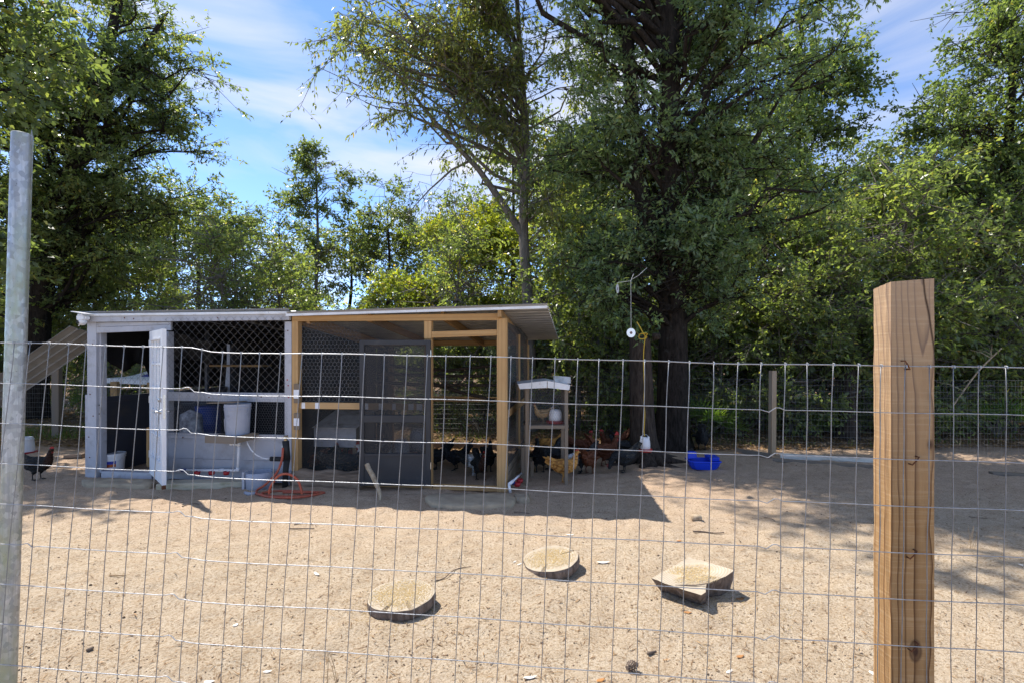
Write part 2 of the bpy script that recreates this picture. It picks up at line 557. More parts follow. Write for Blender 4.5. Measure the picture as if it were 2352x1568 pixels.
MAT['leaf_oak'] = leafmat('oak_leaf', (0.093, 0.134, 0.081), (0.142, 0.203, 0.116), (0.205, 0.266, 0.146), 0.42, 0.36, 0.5)
MAT['leaf_left'] = leafmat('dark_oak_leaf', (0.093, 0.129, 0.067), (0.150, 0.197, 0.096), (0.243, 0.269, 0.125), 0.45, 0.38, 0.5)
MAT['leaf_long'] = leafmat('long_leaf', (0.106, 0.132, 0.062), (0.157, 0.185, 0.083), (0.233, 0.240, 0.110), 0.5, 0.34, 0.5)
MAT['leaf_vine'] = leafmat('vine_leaf', (0.121, 0.169, 0.036), (0.206, 0.242, 0.048), (0.327, 0.315, 0.061), 0.5, 0.34, 0.5)
MAT['leaf_wood'] = leafmat('woodland_leaf', (0.089, 0.120, 0.071), (0.137, 0.179, 0.099), (0.207, 0.234, 0.122), 0.48, 0.34, 0.5)
MAT['leaf_shrub'] = leafmat('shrub_leaf', (0.105, 0.144, 0.076), (0.169, 0.218, 0.109), (0.257, 0.297, 0.143), 0.52, 0.32, 0.5)
MAT['leaf_right'] = leafmat('bright_oak_leaf', (0.075, 0.108, 0.057), (0.118, 0.165, 0.082), (0.183, 0.222, 0.110), 0.5, 0.36, 0.5)
MAT['palm'] = leafmat('palmetto_leaf', (0.052, 0.104, 0.026), (0.091, 0.169, 0.039), (0.169, 0.260, 0.052), 0.35, 0.35)
MAT['litter'] = leafmat('fallen_leaf', (0.12, 0.07, 0.04), (0.26, 0.16, 0.085), (0.42, 0.29, 0.17), 0.15, 0.7, 0.2)
MAT['grass'] = leafmat('grass_blade', (0.05, 0.08, 0.02), (0.09, 0.14, 0.03), (0.16, 0.2, 0.05), 0.3, 0.5, 0.3)


def barkmat(name, c1, c2, lichen=None):
    m, nt, p = newmat(name)
    v = coords(nt, (1, 1, 0.22))
    n = noise(nt, v, 22, 7, 0.7, 0.6)
    col = mixc(nt, ramp_out(nt, n, 0.38, 0.62), c1, c2)
    if lichen:
        col = mixc(nt, ramp_out(nt, noise(nt, coords(nt), 9, 6, 0.7), 0.6, 0.72), col, lichen)
    nt.links.new(col, p.inputs['Base Color'])
    p.inputs['Roughness'].default_value = 0.95
    p.inputs['Specular IOR Level'].default_value = 0.15
    bumpn(nt, p, n, 0.9, 0.03)
    return m


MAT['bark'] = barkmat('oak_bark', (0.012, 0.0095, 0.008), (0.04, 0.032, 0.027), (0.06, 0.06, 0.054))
MAT['bark_grey'] = barkmat('grey_bark', (0.09, 0.08, 0.07), (0.19, 0.17, 0.15), (0.25, 0.25, 0.22))
MAT['bark_dead'] = barkmat('dead_bark', (0.028, 0.021, 0.016), (0.075, 0.057, 0.046))
MAT['bark_slice'] = barkmat('slice_bark', (0.11, 0.08, 0.062), (0.24, 0.185, 0.15), (0.34, 0.29, 0.24))


def sandmat():
    m, nt, p = newmat('sandy_soil')
    t = nt.nodes.new('ShaderNodeTexCoord')
    v = t.outputs['Object']
    a = noise(nt, v, 0.9, 6, 0.6)
    b = noise(nt, v, 7, 8, 0.72, 0.4)
    c = noise(nt, v, 60, 5, 0.75)
    d = noise(nt, v, 230, 3, 0.7)
    col = mixc(nt, ramp_out(nt, a, 0.40, 0.60), (0.56, 0.435, 0.305), (0.44, 0.33, 0.22))
    col = mixc(nt, ramp_out(nt, b, 0.40, 0.70), (0.63, 0.52, 0.385), col)
    col = mixc(nt, ramp_out(nt, c, 0.47, 0.62), col, (0.36, 0.25, 0.15))
    col = mixc(nt, ramp_out(nt, d, 0.56, 0.68), col, (0.25, 0.165, 0.10))
    # soil near the coop, colour warmed and lifted against shade; darker humus under trees
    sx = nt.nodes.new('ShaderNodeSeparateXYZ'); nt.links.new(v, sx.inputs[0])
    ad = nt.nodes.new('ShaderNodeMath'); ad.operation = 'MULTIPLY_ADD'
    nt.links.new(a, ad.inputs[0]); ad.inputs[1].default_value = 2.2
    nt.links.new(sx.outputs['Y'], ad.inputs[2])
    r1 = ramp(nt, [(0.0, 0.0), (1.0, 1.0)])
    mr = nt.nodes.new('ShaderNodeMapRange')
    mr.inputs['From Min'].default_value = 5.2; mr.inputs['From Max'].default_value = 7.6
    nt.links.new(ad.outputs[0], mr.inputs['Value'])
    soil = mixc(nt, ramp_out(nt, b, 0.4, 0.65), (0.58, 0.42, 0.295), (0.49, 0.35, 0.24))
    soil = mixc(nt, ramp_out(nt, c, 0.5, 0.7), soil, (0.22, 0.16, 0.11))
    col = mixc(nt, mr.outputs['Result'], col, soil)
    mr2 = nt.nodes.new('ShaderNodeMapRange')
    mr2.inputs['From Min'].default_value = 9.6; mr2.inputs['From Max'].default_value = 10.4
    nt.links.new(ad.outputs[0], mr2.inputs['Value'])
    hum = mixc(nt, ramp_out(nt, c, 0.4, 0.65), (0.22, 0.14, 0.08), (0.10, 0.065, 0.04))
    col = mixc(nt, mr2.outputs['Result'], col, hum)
    nt.links.new(col, p.inputs['Base Color'])
    p.inputs['Roughness'].default_value = 0.95
    p.inputs['Specular IOR Level'].default_value = 0.1
    h = nt.nodes.new('ShaderNodeMath'); h.operation = 'MULTIPLY_ADD'
    nt.links.new(c, h.inputs[0]); h.inputs[1].default_value = 0.6
    h2 = nt.nodes.new('ShaderNodeMath'); h2.operation = 'MULTIPLY_ADD'
    nt.links.new(d, h2.inputs[0]); h2.inputs[1].default_value = 0.3
    nt.links.new(b, h2.inputs[2])
    nt.links.new(h2.outputs[0], h.inputs[2])
    bumpn(nt, p, h.outputs[0], 0.9, 0.035)
    return m


MAT['sand'] = sandmat()

# ------------------------------------------------------------------ ground
def vnoise(x, y, cell, seed):
    g = np.random.default_rng(seed).random((256, 256))
    fx = x / cell; fy = y / cell
    ix = np.floor(fx).astype(int); iy = np.floor(fy).astype(int)
    tx = fx - ix; ty = fy - iy
    tx = tx * tx * (3 - 2 * tx); ty = ty * ty * (3 - 2 * ty)
    a = g[ix % 256, iy % 256]; b = g[(ix + 1) % 256, iy % 256]
    c = g[ix % 256, (iy + 1) % 256]; d = g[(ix + 1) % 256, (iy + 1) % 256]
    return (a * (1 - tx) + b * tx) * (1 - ty) + (c * (1 - tx) + d * tx) * ty - 0.5


_r = random.Random(77)
PITS = []
for _ in range(130):
    _y = 2.0 + 6.0 * _r.random(); PITS.append((_r.uniform(-1.1, 1.1) * _y, _y, _r.uniform(0.035, 0.13), _r.uniform(0.006, 0.018)))


def ground_z(x, y):
    x = np.asarray(x, float); y = np.asarray(y, float)
    near = np.clip((10 - y) / 2, 0, 1)
    z = 0.034 * vnoise(x, y, 1.3, 1) + 0.028 * vnoise(x, y, 0.42, 2)
    z = z + near * (0.018 * vnoise(x, y, 0.17, 3) + 0.020 * vnoise(x, y, 0.085, 4))
    for (px_, py_, pr_, pd_) in PITS:
        d2 = ((x - px_) ** 2 + (y - py_) ** 2) / pr_ ** 2
        z = z - pd_ * np.exp(-d2) + pd_ * 0.45 * np.exp(-((np.sqrt(d2) - 1.5) / 0.45) ** 2)
    z = z * np.clip((60 - y) / 20, 0, 1)
    return z


def gz(x, y):
    return float(ground_z(x, y))


def axis(parts):
    out = []
    for a, b, n in parts:
        out += list(np.linspace(a, b, n, endpoint=False))
    return np.array(out + [parts[-1][1]])


gx = axis([(-900, -60, 10), (-60, -14, 16), (-14, -6.5, 60), (-6.5, 6.5, 330), (6.5, 14, 60), (14, 60, 16), (60, 900, 10)])
gy = axis([(-60, 0.5, 12), (0.5, 6.5, 190), (6.5, 11, 90), (11, 30, 40), (30, 80, 12), (80, 1500, 12)])
GX, GY = np.meshgrid(gx, gy)
GZ = ground_z(GX, GY)
nv = np.stack([GX.ravel(), GY.ravel(), GZ.ravel()], 1)
nx_, ny_ = len(gx), len(gy)
ii = np.arange((nx_ - 1) * (ny_ - 1))
r0 = ii // (nx_ - 1); c0 = ii % (nx_ - 1)
b0 = r0 * nx_ + c0
quads = np.stack([b0, b0 + 1, b0 + nx_ + 1, b0 + nx_], 1)


def npmesh(name, verts, faces, mat, attr=None, smooth=False):
    verts = np.asarray(verts, np.float32); faces = np.asarray(faces, np.int32)
    me = bpy.data.meshes.new(name)
    k = faces.shape[1]
    me.vertices.add(len(verts)); me.vertices.foreach_set('co', verts.ravel())
    me.loops.add(faces.size); me.loops.foreach_set('vertex_index', faces.ravel())
    me.polygons.add(len(faces))
    me.polygons.foreach_set('loop_start', np.arange(0, faces.size, k, dtype=np.int32))
    me.polygons.foreach_set('loop_total', np.full(len(faces), k, np.int32))
    if smooth:
        me.polygons.foreach_set('use_smooth', np.ones(len(faces), bool))
    if attr is not None:
        a = me.attributes.new('v', 'FLOAT', 'POINT')
        a.data.foreach_set('value', np.asarray(attr, np.float32))
    me.materials.append(mat)
    me.update(calc_edges=True)
    return me


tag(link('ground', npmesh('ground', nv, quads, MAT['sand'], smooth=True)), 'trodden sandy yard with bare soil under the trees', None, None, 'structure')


# ------------------------------------------------------------------ foliage
def unit(a):
    return a / np.maximum(np.linalg.norm(a, axis=-1, keepdims=True), 1e-9)


def leaf_mesh(name, P, D, N, Ln, Wd, C, mat, fold=0.10):
    D = unit(D); N = unit(N - D * np.sum(N * D, 1, keepdims=True)); S = np.cross(D, N)
    Ln = Ln[:, None]; Wd = Wd[:, None]
    a = P + D * Ln * 0.45 + S * Wd * 0.5 + N * Ln * fold
    b = P + D * Ln * 0.45 - S * Wd * 0.5 + N * Ln * fold
    t = P + D * Ln
    V = np.stack([P, a, t, b], 1).reshape(-1, 3)
    F = np.arange(len(P) * 4).reshape(-1, 4)
    return npmesh(name, V, F, mat, np.repeat(C, 4))


def twig_mesh(name, A, B, ra, rb, mat):
    """three-sided tapered sticks from A to B"""
    d = unit(B - A)
    h = np.where(np.abs(d[:, 2:3]) > 0.9, np.array([[1.0, 0, 0]]), np.array([[0, 0, 1.0]]))
    a = unit(np.cross(d, h)); b = np.cross(d, a)
    vs = []
    for (P, r) in ((A, ra), (B, rb)):
        for k in range(3):
            t = 2 * math.pi * k / 3
            vs.append(P + (a * math.cos(t) + b * math.sin(t)) * r[:, None])
    V = np.stack(vs, 1).reshape(-1, 3)
    n = len(A); o = np.arange(n)[:, None] * 6
    F = np.concatenate([o + np.array([[k, (k + 1) % 3, 3 + (k + 1) % 3, 3 + k]]) for k in range(3)], 0)
    return npmesh(name, V, F, mat)


def crown_of(rg, limbs, S, T, K, sub_len, twig_len, Ll, Lw, droop=0.15, flat=0.5, cvar=0.35, t0=0.25, upn=1.0, gap=-0.75):
    """limbs (n,k,3) polylines -> sub branches, twigs, leaves"""
    n, k, _ = limbs.shape
    li = np.repeat(np.arange(n), S)
    t = rg.uniform(t0, 1, n * S) * (k - 1)
    i0 = np.minimum(t.astype(int), k - 2); fr = (t - i0)[:, None]
    s0 = limbs[li, i0] * (1 - fr) + limbs[li, i0 + 1] * fr
    ld = unit(limbs[li, i0 + 1] - limbs[li, i0])
    rd = rg.normal(size=(n * S, 3)); rd[:, 2] *= flat
    sd = unit(ld * 0.8 + unit(rd) * 1.0)
    sl = sub_len * rg.uniform(0.5, 1.25, n * S)[:, None]
    s1 = s0 + sd * sl; s1[:, 2] -= droop * sl[:, 0] * 0.6
    # twigs
    m = n * S
    ti = np.repeat(np.arange(m), T)
    u = rg.uniform(0.15, 1.0, m * T)[:, None]
    w0 = s0[ti] * (1 - u) + s1[ti] * u
    rd = rg.normal(size=(m * T, 3)); rd[:, 2] *= flat
    wd = unit(unit(s1 - s0)[ti] * 0.7 + unit(rd) * 1.0)
    wl = twig_len * rg.uniform(0.5, 1.3, m * T)[:, None]
    w1 = w0 + wd * wl; w1[:, 2] -= droop * wl[:, 0]
    # gaps between the sprays: whole twigs missing where a slow 3-D ripple is low
    ph = rg.uniform(0, 6.28, 6)
    gp = (np.sin(w0[:, 0] * 3.1 + ph[0]) + np.sin(w0[:, 1] * 2.7 + ph[1]) + np.sin(w0[:, 2] * 3.6 + ph[2])
          + np.sin((w0[:, 0] + w0[:, 2]) * 6.3 + ph[3]) + np.sin((w0[:, 1] - w0[:, 2]) * 5.7 + ph[4]))
    keep = gp > gap + rg.normal(size=len(gp)) * 0.4
    w0 = w0[keep]; w1 = w1[keep]; ti = ti[keep]
    # leaves
    q = len(w0)
    ki = np.repeat(np.arange(q), K)
    u = rg.uniform(0.1, 1.05, q * K)[:, None]
    P = w0[ki] * (1 - u) + w1[ki] * u + rg.normal(size=(q * K, 3)) * 0.018
    D = unit(w1 - w0)[ki] * 0.7 + rg.normal(size=(q * K, 3)) * 0.65
    D[:, 2] -= droop * 2.2
    N = rg.normal(size=(q * K, 3)) * 0.75; N[:, 2] += upn
    Ln = Ll * rg.uniform(0.5, 1.4, q * K); Wd = Lw * rg.uniform(0.55, 1.35, q * K)
    cs = rg.uniform(0, 1, m)
    C = np.clip(0.5 + (cs[ti][ki] - 0.5) * cvar * 1.6 + rg.normal(size=q * K) * 0.16, 0, 0.97)
    yel = rg.random(q * K) < 0.006
    C[yel] = 1.0
    return (P, D, N, Ln, Wd, C), (s0, s1), (w0, w1)


def tube_np(mb, pts, r0, r1, n=6):
    k = len(pts)
    mb.tube(pts, [r0 + (r1 - r0) * i / (k - 1) for i in range(k)], n, cap=False)


def make_tree(name, label, loc, trunk, r0, r1, ells, S, T, K, sub_len, twig_len, Ll, Lw, leaf, bark, seed, droop=0.15,
              group=None, cat='tree', flat=0.5, flare=1.5, limb_r=0.28, rise=0.10, twigs=True, bare=None, zmin=1.2, cvar=0.35,
              upn=1.0, slope=0.55, nroot=7, gap=-0.75, crown_name='crown', stem_name='trunk', extra_stems=()):
    rg = np.random.default_rng(seed)
    root = thing(name, label, cat, loc, 0, group)
    mb = MB()
    tp = np.array(trunk, float)
    # trunk with flared, lobed foot
    zs = np.linspace(0, 1, 22)
    kk = zs * (len(tp) - 1); i0 = np.minimum(kk.astype(int), len(tp) - 2); fr = (kk - i0)[:, None]
    # smooth (catmull-like) by averaging
    path = tp[i0] * (1 - fr) + tp[i0 + 1] * fr
    for _ in range(2):
        path[1:-1] = (path[:-2] + 2 * path[1:-1] + path[2:]) / 4
    hh = path[:, 2] - path[0, 2]
    nseg = 18
    b = len(mb.v)
    lob = rg.uniform(0, 6.28)
    zrow = np.concatenate([[0, 0.05, 0.12, 0.22, 0.4], hh[hh > 0.55]])
    for z in zrow:
        cx = np.interp(z, hh, path[:, 0]); cy_ = np.interp(z, hh, path[:, 1])
        rr = r0 + (r1 - r0) * (z / hh[-1])
        fl = (flare - 1) * math.exp(-z / 0.22)
        for j in range(nseg):
            t = 2 * math.pi * j / nseg
            lo = max(0, math.cos(t * nroot / 2 + lob)) ** 2
            r_ = rr * (1 + fl * (0.35 + 1.1 * lo)) * (1 + 0.05 * math.sin(5 * t + z * 1.3))
            mb.v.append((cx + r_ * math.cos(t), cy_ + r_ * math.sin(t), z - 0.04))
    for i in range(len(zrow) - 1):
        for j in range(nseg):
            j2 = (j + 1) % nseg
            mb.f.append((b + i * nseg + j, b + i * nseg + j2, b + (i + 1) * nseg + j2, b + (i + 1) * nseg + j)); mb.m.append(0)
    # limbs
    limbs = []
    for (cx, cy_, cz, rx, ry, rz, n) in ells:
        for _ in range(n):
            d = unit(rg.normal(size=3)); q = rg.uniform(0.5, 1.0) ** 0.6
            tgt = np.array([cx + d[0] * rx * q, cy_ + d[1] * ry * q, cz + d[2] * rz * q])
            for it in range(3):
                zst = tgt[2] - slope * math.hypot(tgt[0] - np.interp(tgt[2], hh, path[:, 0]), tgt[1])
            zst = min(max(zst + rg.uniform(-0.3, 0.3), zmin), hh[-1] * 0.99)
            st = np.array([np.interp(zst, hh, path[:, 0]), np.interp(zst, hh, path[:, 1]), zst])
            v = tgt - st; ln = np.linalg.norm(v)
            tt = np.linspace(0, 1, 7)[:, None]
            pl = st + v * tt + np.array([0, 0, 1.0]) * np.sin(tt * math.pi) * rise * ln
            pl[1:-1] += rg.normal(size=(5, 3)) * 0.045 * ln
            limbs.append(pl)
            rs = (r0 + (r1 - r0) * zst / hh[-1])
            tube_np(mb, [tuple(p) for p in pl], min(rs * 0.8, 0.06, max(0.012, limb_r * rs * (0.5 + ln / 5))), 0.006, 6)
    for st in extra_stems:
        mb.tube(st[0], st[1], 8, cap=False)
    if bare:
        for pl, ra in bare:
            tube_np(mb, pl, ra, 0.006, 5)
    mb.build(stem_name, bark, root, smooth=True)
    limbs = np.array(limbs)
    lv, subs, tw = crown_of(rg, limbs, S, T, K, sub_len, twig_len, Ll, Lw, droop, flat, cvar, upn=upn, gap=gap)
    A = subs[0]; B = subs[1]
    ra = np.full(len(A), 0.011); rb = np.full(len(A), 0.004)
    if twigs:
        A = np.concatenate([A, tw[0]]); B = np.concatenate([B, tw[1]])
        ra = np.concatenate([ra, np.full(len(tw[0]), 0.004)]); rb = np.concatenate([rb, np.full(len(tw[0]), 0.002)])
    link('branches', twig_mesh('branches', A, B, ra, rb, bark), root)
    P, D, N, Ln, Wd, C = lv
    ok = P[:, 2] > 0.02
    link(crown_name, leaf_mesh(crown_name, P[ok], D[ok], N[ok], Ln[ok], Wd[ok], C[ok], leaf), root)
    return root


def copy_tree(o, loc, rz, sc, label=None, group=None):
    c = o.copy(); COL.objects.link(c)
    c.location = loc; c.rotation_euler = (0, 0, rz); c.scale = (sc, sc, sc)
    if label: c['label'] = label
    if group: c['group'] = group
    for ch in o.children:
        k = ch.copy(); COL.objects.link(k); k.parent = c
    return c


# the great oak behind the feeder
Bo = gnd(1545, 1031)
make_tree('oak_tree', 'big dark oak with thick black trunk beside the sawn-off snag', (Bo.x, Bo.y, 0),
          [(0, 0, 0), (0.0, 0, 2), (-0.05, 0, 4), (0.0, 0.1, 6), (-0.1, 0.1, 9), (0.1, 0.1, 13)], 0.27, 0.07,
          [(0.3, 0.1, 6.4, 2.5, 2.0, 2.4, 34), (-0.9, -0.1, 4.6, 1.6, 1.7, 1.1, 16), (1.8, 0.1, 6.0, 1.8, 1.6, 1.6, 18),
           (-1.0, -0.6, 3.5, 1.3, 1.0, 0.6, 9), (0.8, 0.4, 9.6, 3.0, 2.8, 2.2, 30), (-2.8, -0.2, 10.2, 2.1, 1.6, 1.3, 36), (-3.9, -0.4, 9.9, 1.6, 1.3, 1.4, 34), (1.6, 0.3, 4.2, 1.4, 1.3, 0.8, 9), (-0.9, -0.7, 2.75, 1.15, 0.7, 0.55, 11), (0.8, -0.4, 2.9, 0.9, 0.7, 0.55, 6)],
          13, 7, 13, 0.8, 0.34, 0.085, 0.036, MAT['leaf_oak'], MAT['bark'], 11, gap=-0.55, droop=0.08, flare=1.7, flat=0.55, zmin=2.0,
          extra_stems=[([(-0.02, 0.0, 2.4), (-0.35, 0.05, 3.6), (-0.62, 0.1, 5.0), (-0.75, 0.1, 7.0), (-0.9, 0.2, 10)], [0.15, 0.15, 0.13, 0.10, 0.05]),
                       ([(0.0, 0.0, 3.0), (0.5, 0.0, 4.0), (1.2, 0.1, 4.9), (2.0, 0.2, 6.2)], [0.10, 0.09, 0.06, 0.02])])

# left giant
make_tree('oak_tree', 'tall dark oak leaning over the left end of the coop', (-12.3, 13.2, 0),
          [(0, 0, 0), (0.1, 0, 3), (0.5, 0, 5), (1.2, 0, 7.2), (1.9, 0, 9.4), (2.4, 0.2, 13)], 0.30, 0.06,
          [(1.5, -0.2, 7.0, 3.2, 2.2, 2.6, 34), (2.7, -0.4, 7.6, 2.3, 1.8, 2.4, 24), (-1.4, -0.5, 7.6, 2.2, 2.0, 3.6, 24),
           (1.6, 0, 4.6, 2.8, 2.0, 1.4, 22), (-0.6, 0, 4.4, 2.2, 1.8, 1.8, 18), (1.6, 0.2, 9.8, 2.6, 1.6, 1.8, 18)],
          12, 7, 12, 0.95, 0.42, 0.115, 0.045, MAT['leaf_left'], MAT['bark'], 12, gap=-0.35, droop=0.12, flare=1.5, zmin=2.0,
          extra_stems=[([(1.2, 0, 7.2), (1.75, 0.1, 8.4), (2.5, 0.1, 9.2), (3.3, 0.2, 10.6)], [0.15, 0.13, 0.10, 0.03])])

# long-leaved tree over the run
Bh = at(1216, 700, 11.0)
make_tree('cherry_tree', 'loose airy tree with long drooping leaves above the timber run', (Bh.x, 11.0, 0),
          [(0, 0, 0), (0.0, 0, 2.5), (-0.15, 0, 4.4), (-0.05, 0, 6.2), (-0.2, 0, 8), (-0.3, 0, 10)], 0.15, 0.04,
          [(-1.7, -0.6, 8.6, 2.3, 1.4, 1.7, 28), (-2.9, -0.4, 7.8, 1.8, 1.0, 1.0, 20), (0.2, -0.4, 8.4, 1.8, 1.5, 2.2, 12), (-1.3, -0.3, 6.6, 1.2, 1.0, 0.8, 7),
           (0.2, -0.3, 5.0, 0.8, 0.8, 0.9, 6)],
          9, 6, 8, 0.85, 0.46, 0.125, 0.042, MAT['leaf_long'], MAT['bark_grey'], 13, gap=-0.45, droop=0.30, flat=0.7, zmin=2.8, upn=0.4, limb_r=0.35,
          extra_stems=[([(-0.15, 0, 4.2), (-0.6, 0, 4.9), (-1.1, 0, 5.6), (-1.9, -0.2, 6.4), (-2.9, -0.3, 7.6)], [0.09, 0.08, 0.06, 0.045, 0.02])])

# dead grey twigs caught in the crown
rg = np.random.default_rng(5)
dt = thing('dead_branch', 'tangle of bare grey twigs hanging below the long-leaved tree', 'dead branch', at(985, 470, 11.2))
mb = MB()
for k in range(46):
    p = Vector((rg.uniform(-0.5, 0.6), rg.uniform(-0.4, 0.4), rg.uniform(-0.1, 0.7)))
    pts = [p]
    d = Vector((rg.normal() * 0.5 - 0.2, rg.normal() * 0.4, -0.6 + rg.normal() * 0.3)).normalized()
    for _ in range(5):
        d = (d + Vector((rg.normal(), rg.normal(), rg.normal() - 0.2)) * 0.28).normalized()
        pts.append(pts[-1] + d * rg.uniform(0.12, 0.3))
    mb.tube(pts, [0.006, 0.005, 0.004, 0.003, 0.003, 0.002], 3, cap=False)
mb.tube([(0.9, 0, 0.95), (0.5, 0, 0.75), (0.0, 0.1, 0.35), (-0.5, 0.1, -0.2)], [0.03, 0.024, 0.016, 0.006], 6)
mb.build('twigs', MAT['bark_grey'], dt)

# bright vine-clad thicket behind the run
vb = make_tree('vine_bush', 'bright yellow-green vine mound rising behind the run roof', at(1050, 817, 13.6) - Vector((0, 0, 1.6)),
               [(0, 0, 0), (0.1, 0, 2.0), (0.0, 0, 4.6)], 0.08, 0.03,
               [(0, -0.2, 3.3, 2.0, 1.0, 1.8, 30), (0.7, 0, 4.7, 1.2, 0.8, 1.1, 16), (-1.6, -0.3, 2.7, 1.1, 0.8, 1.2, 14), (1.3, 0, 1.8, 0.9, 0.8, 1.2, 8)],
               10, 6, 11, 0.5, 0.3, 0.085, 0.055, MAT['leaf_vine'], MAT['bark_grey'], 14, droop=0.12, zmin=0.4, cat='bush', crown_name='foliage', stem_name='stem')
vb2 = make_tree('vine_bush', 'low yellow-green bush peeking over the grey coop roof', at(570, 817, 14.0) - Vector((0, 0, 1.6)),
                [(0, 0, 0), (0.1, 0, 1.0), (0.0, 0, 2.2)], 0.06, 0.03,
                [(0, 0, 1.9, 1.3, 0.9, 0.9, 18), (-1.5, 0, 1.7, 1.0, 0.8, 0.8, 12)],
                9, 6, 10, 0.45, 0.3, 0.095, 0.062, MAT['leaf_vine'], MAT['bark_grey'], 15, droop=0.12, zmin=0.4, cat='bush', crown_name='foliage', stem_name='stem')

# right-hand trees
make_tree('sweetgum_tree', 'tall slim tree with open crown between the big oak and the sky gap', (at(1830, 800, 13.5).x, 13.5, 0),
          [(0, 0, 0), (0.05, 0, 3), (0, 0, 6), (0.1, 0, 9), (0.1, 0, 11)], 0.14, 0.03,
          [(0, -0.2, 7.2, 1.6, 1.3, 2.6, 22), (0.2, -0.2, 8.7, 1.4, 1.1, 1.6, 18), (0.1, -0.4, 4.6, 1.8, 1.2, 1.4, 14)],
          10, 6, 11, 0.75, 0.38, 0.10, 0.06, MAT['leaf_right'], MAT['bark'], 16, droop=0.1, zmin=2.2)
make_tree('oak_tree', 'leafy green oak filling the right edge of the picture', (at(2290, 800, 12.0).x, 12.0, 0),
          [(0, 0, 0), (-0.05, 0, 2.5), (0.1, 0, 5), (0.35, 0, 7.5), (0.4, 0, 11)], 0.16, 0.04,
          [(0.3, -0.2, 7.6, 2.4, 1.6, 2.2, 24), (-0.8, -0.2, 5.2, 2.0, 1.4, 1.5, 18), (1.4, -0.2, 4.4, 2.2, 1.6, 1.8, 16), (0.9, -0.2, 9.7, 1.9, 1.4, 1.5, 18), (0.3, -0.2, 7.9, 1.9, 1.2, 1.6, 12)],
          11, 6, 11, 0.8, 0.4, 0.10, 0.055, MAT['leaf_right'], MAT['bark'], 17, droop=0.1, zmin=1.8)

MARKS = [(-400, 'well beyond the left edge'), (-300, 'outside the left edge'), (-120, 'just outside the left edge'), (20, 'behind the steel pole'), (75, 'right of the steel pole'), (130, 'above the leaning metal sheet'), (185, 'above the security camera'), (230, 'above the left coop corner'),
         (310, 'above the open coop doorway'), (370, 'above the white door'), (430, 'above the left of the chain-link'), (470, 'above the chain-link bay'), (530, 'above the grey bucket'), (585, 'above the corner shelf'), (640, 'above the standpipe'), (690, 'above the coop and run seam'),
         (750, 'above the nest box'), (800, 'above the base log'), (860, 'above the leaning stick'), (920, 'above the screen door'), (980, 'above the screen door hinge'), (1030, 'above the run doorway left side'), (1085, 'above the run doorway'), (1130, 'above the run corner post'), (1180, 'above the side screen'), (1240, 'above the wire hutch'),
         (1290, 'right of the run roof'), (1340, 'above the golden hen'), (1385, 'above the rooster'), (1430, 'left of the hanging disc'), (1480, 'behind the snag'), (1530, 'behind the big oak trunk'), (1590, 'above the blue tub left end'), (1640, 'above the blue tub'), (1700, 'left of the far fence post'), (1760, 'at the far fence post'),
         (1830, 'above the white board'), (1890, 'above the white board middle'), (1940, 'left of the grey stump'), (1990, 'behind the grey stump'), (2060, 'left behind the big timber post'), (2110, 'right behind the big timber post'), (2160, 'just right of the big timber post'), (2230, 'between the big timber post and right edge'),
         (2290, 'near the right edge'), (2340, 'at the right edge'), (2420, 'just outside the right edge'), (2500, 'outside the right edge'), (2620, 'beyond the right edge'), (2780, 'far beyond the right edge')]


def landmark(px):
    return min(MARKS, key=lambda m: abs(m[0] - px))[1]


# woodland behind: three kinds, copied
GW = 'trees of the wood behind the yard'
w1 = make_tree('woodland_tree', 'slender round-leaved tree in the wood behind the yard', (at(540, 800, 23).x, 23, 0),
               [(0, 0, 0), (0.1, 0, 3), (0.0, 0, 5.5), (0.1, 0, 7.4)], 0.13, 0.02,
               [(0, 0, 5.9, 1.9, 1.9, 2.9, 26), (0, 0, 3.0, 1.5, 1.5, 1.3, 8)], 9, 6, 9, 0.8, 0.45, 0.12, 0.075, MAT['leaf_wood'], MAT['bark'], 21,
               group=GW, twigs=False, zmin=1.5)
w2 = make_tree('woodland_tree', 'bushy full-crowned tree in the wood behind the yard', (at(800, 800, 22).x, 22, 0),
               [(0, 0, 0), (-0.1, 0, 2.5), (0.15, 0, 4.5), (0.1, 0, 6.6)], 0.14, 0.02,
               [(0, 0, 4.6, 2.4, 2.2, 2.6, 28), (0.4, 0, 7.0, 1.4, 1.4, 1.2, 8)], 9, 6, 9, 0.85, 0.45, 0.12, 0.07, MAT['leaf_wood'], MAT['bark'], 22,
               group=GW, twigs=False, zmin=1.0)
w3 = make_tree('woodland_tree', 'lanky tree with a tufted top in the wood behind the coop', (at(722, 800, 20).x, 20, 0),
               [(0, 0, 0), (0.0, 0, 3), (0.15, 0, 6), (0.05, 0, 9.6)], 0.10, 0.025,
               [(0.1, 0, 9.3, 0.65, 0.6, 1.0, 8), (1.5, 0, 8.3, 0.5, 0.4, 0.9, 5), (-0.9, 0, 8.0, 0.6, 0.5, 0.7, 4), (0.3, 0, 6.6, 1.0, 0.8, 1.0, 7), (0, 0, 4.6, 1.5, 1.3, 1.5, 12), (0, 0, 3.0, 1.6, 1.4, 1.2, 8)],
               10, 6, 9, 0.5, 0.36, 0.115, 0.07, MAT['leaf_wood'], MAT['bark_grey'], 23, twigs=True, zmin=1.5)
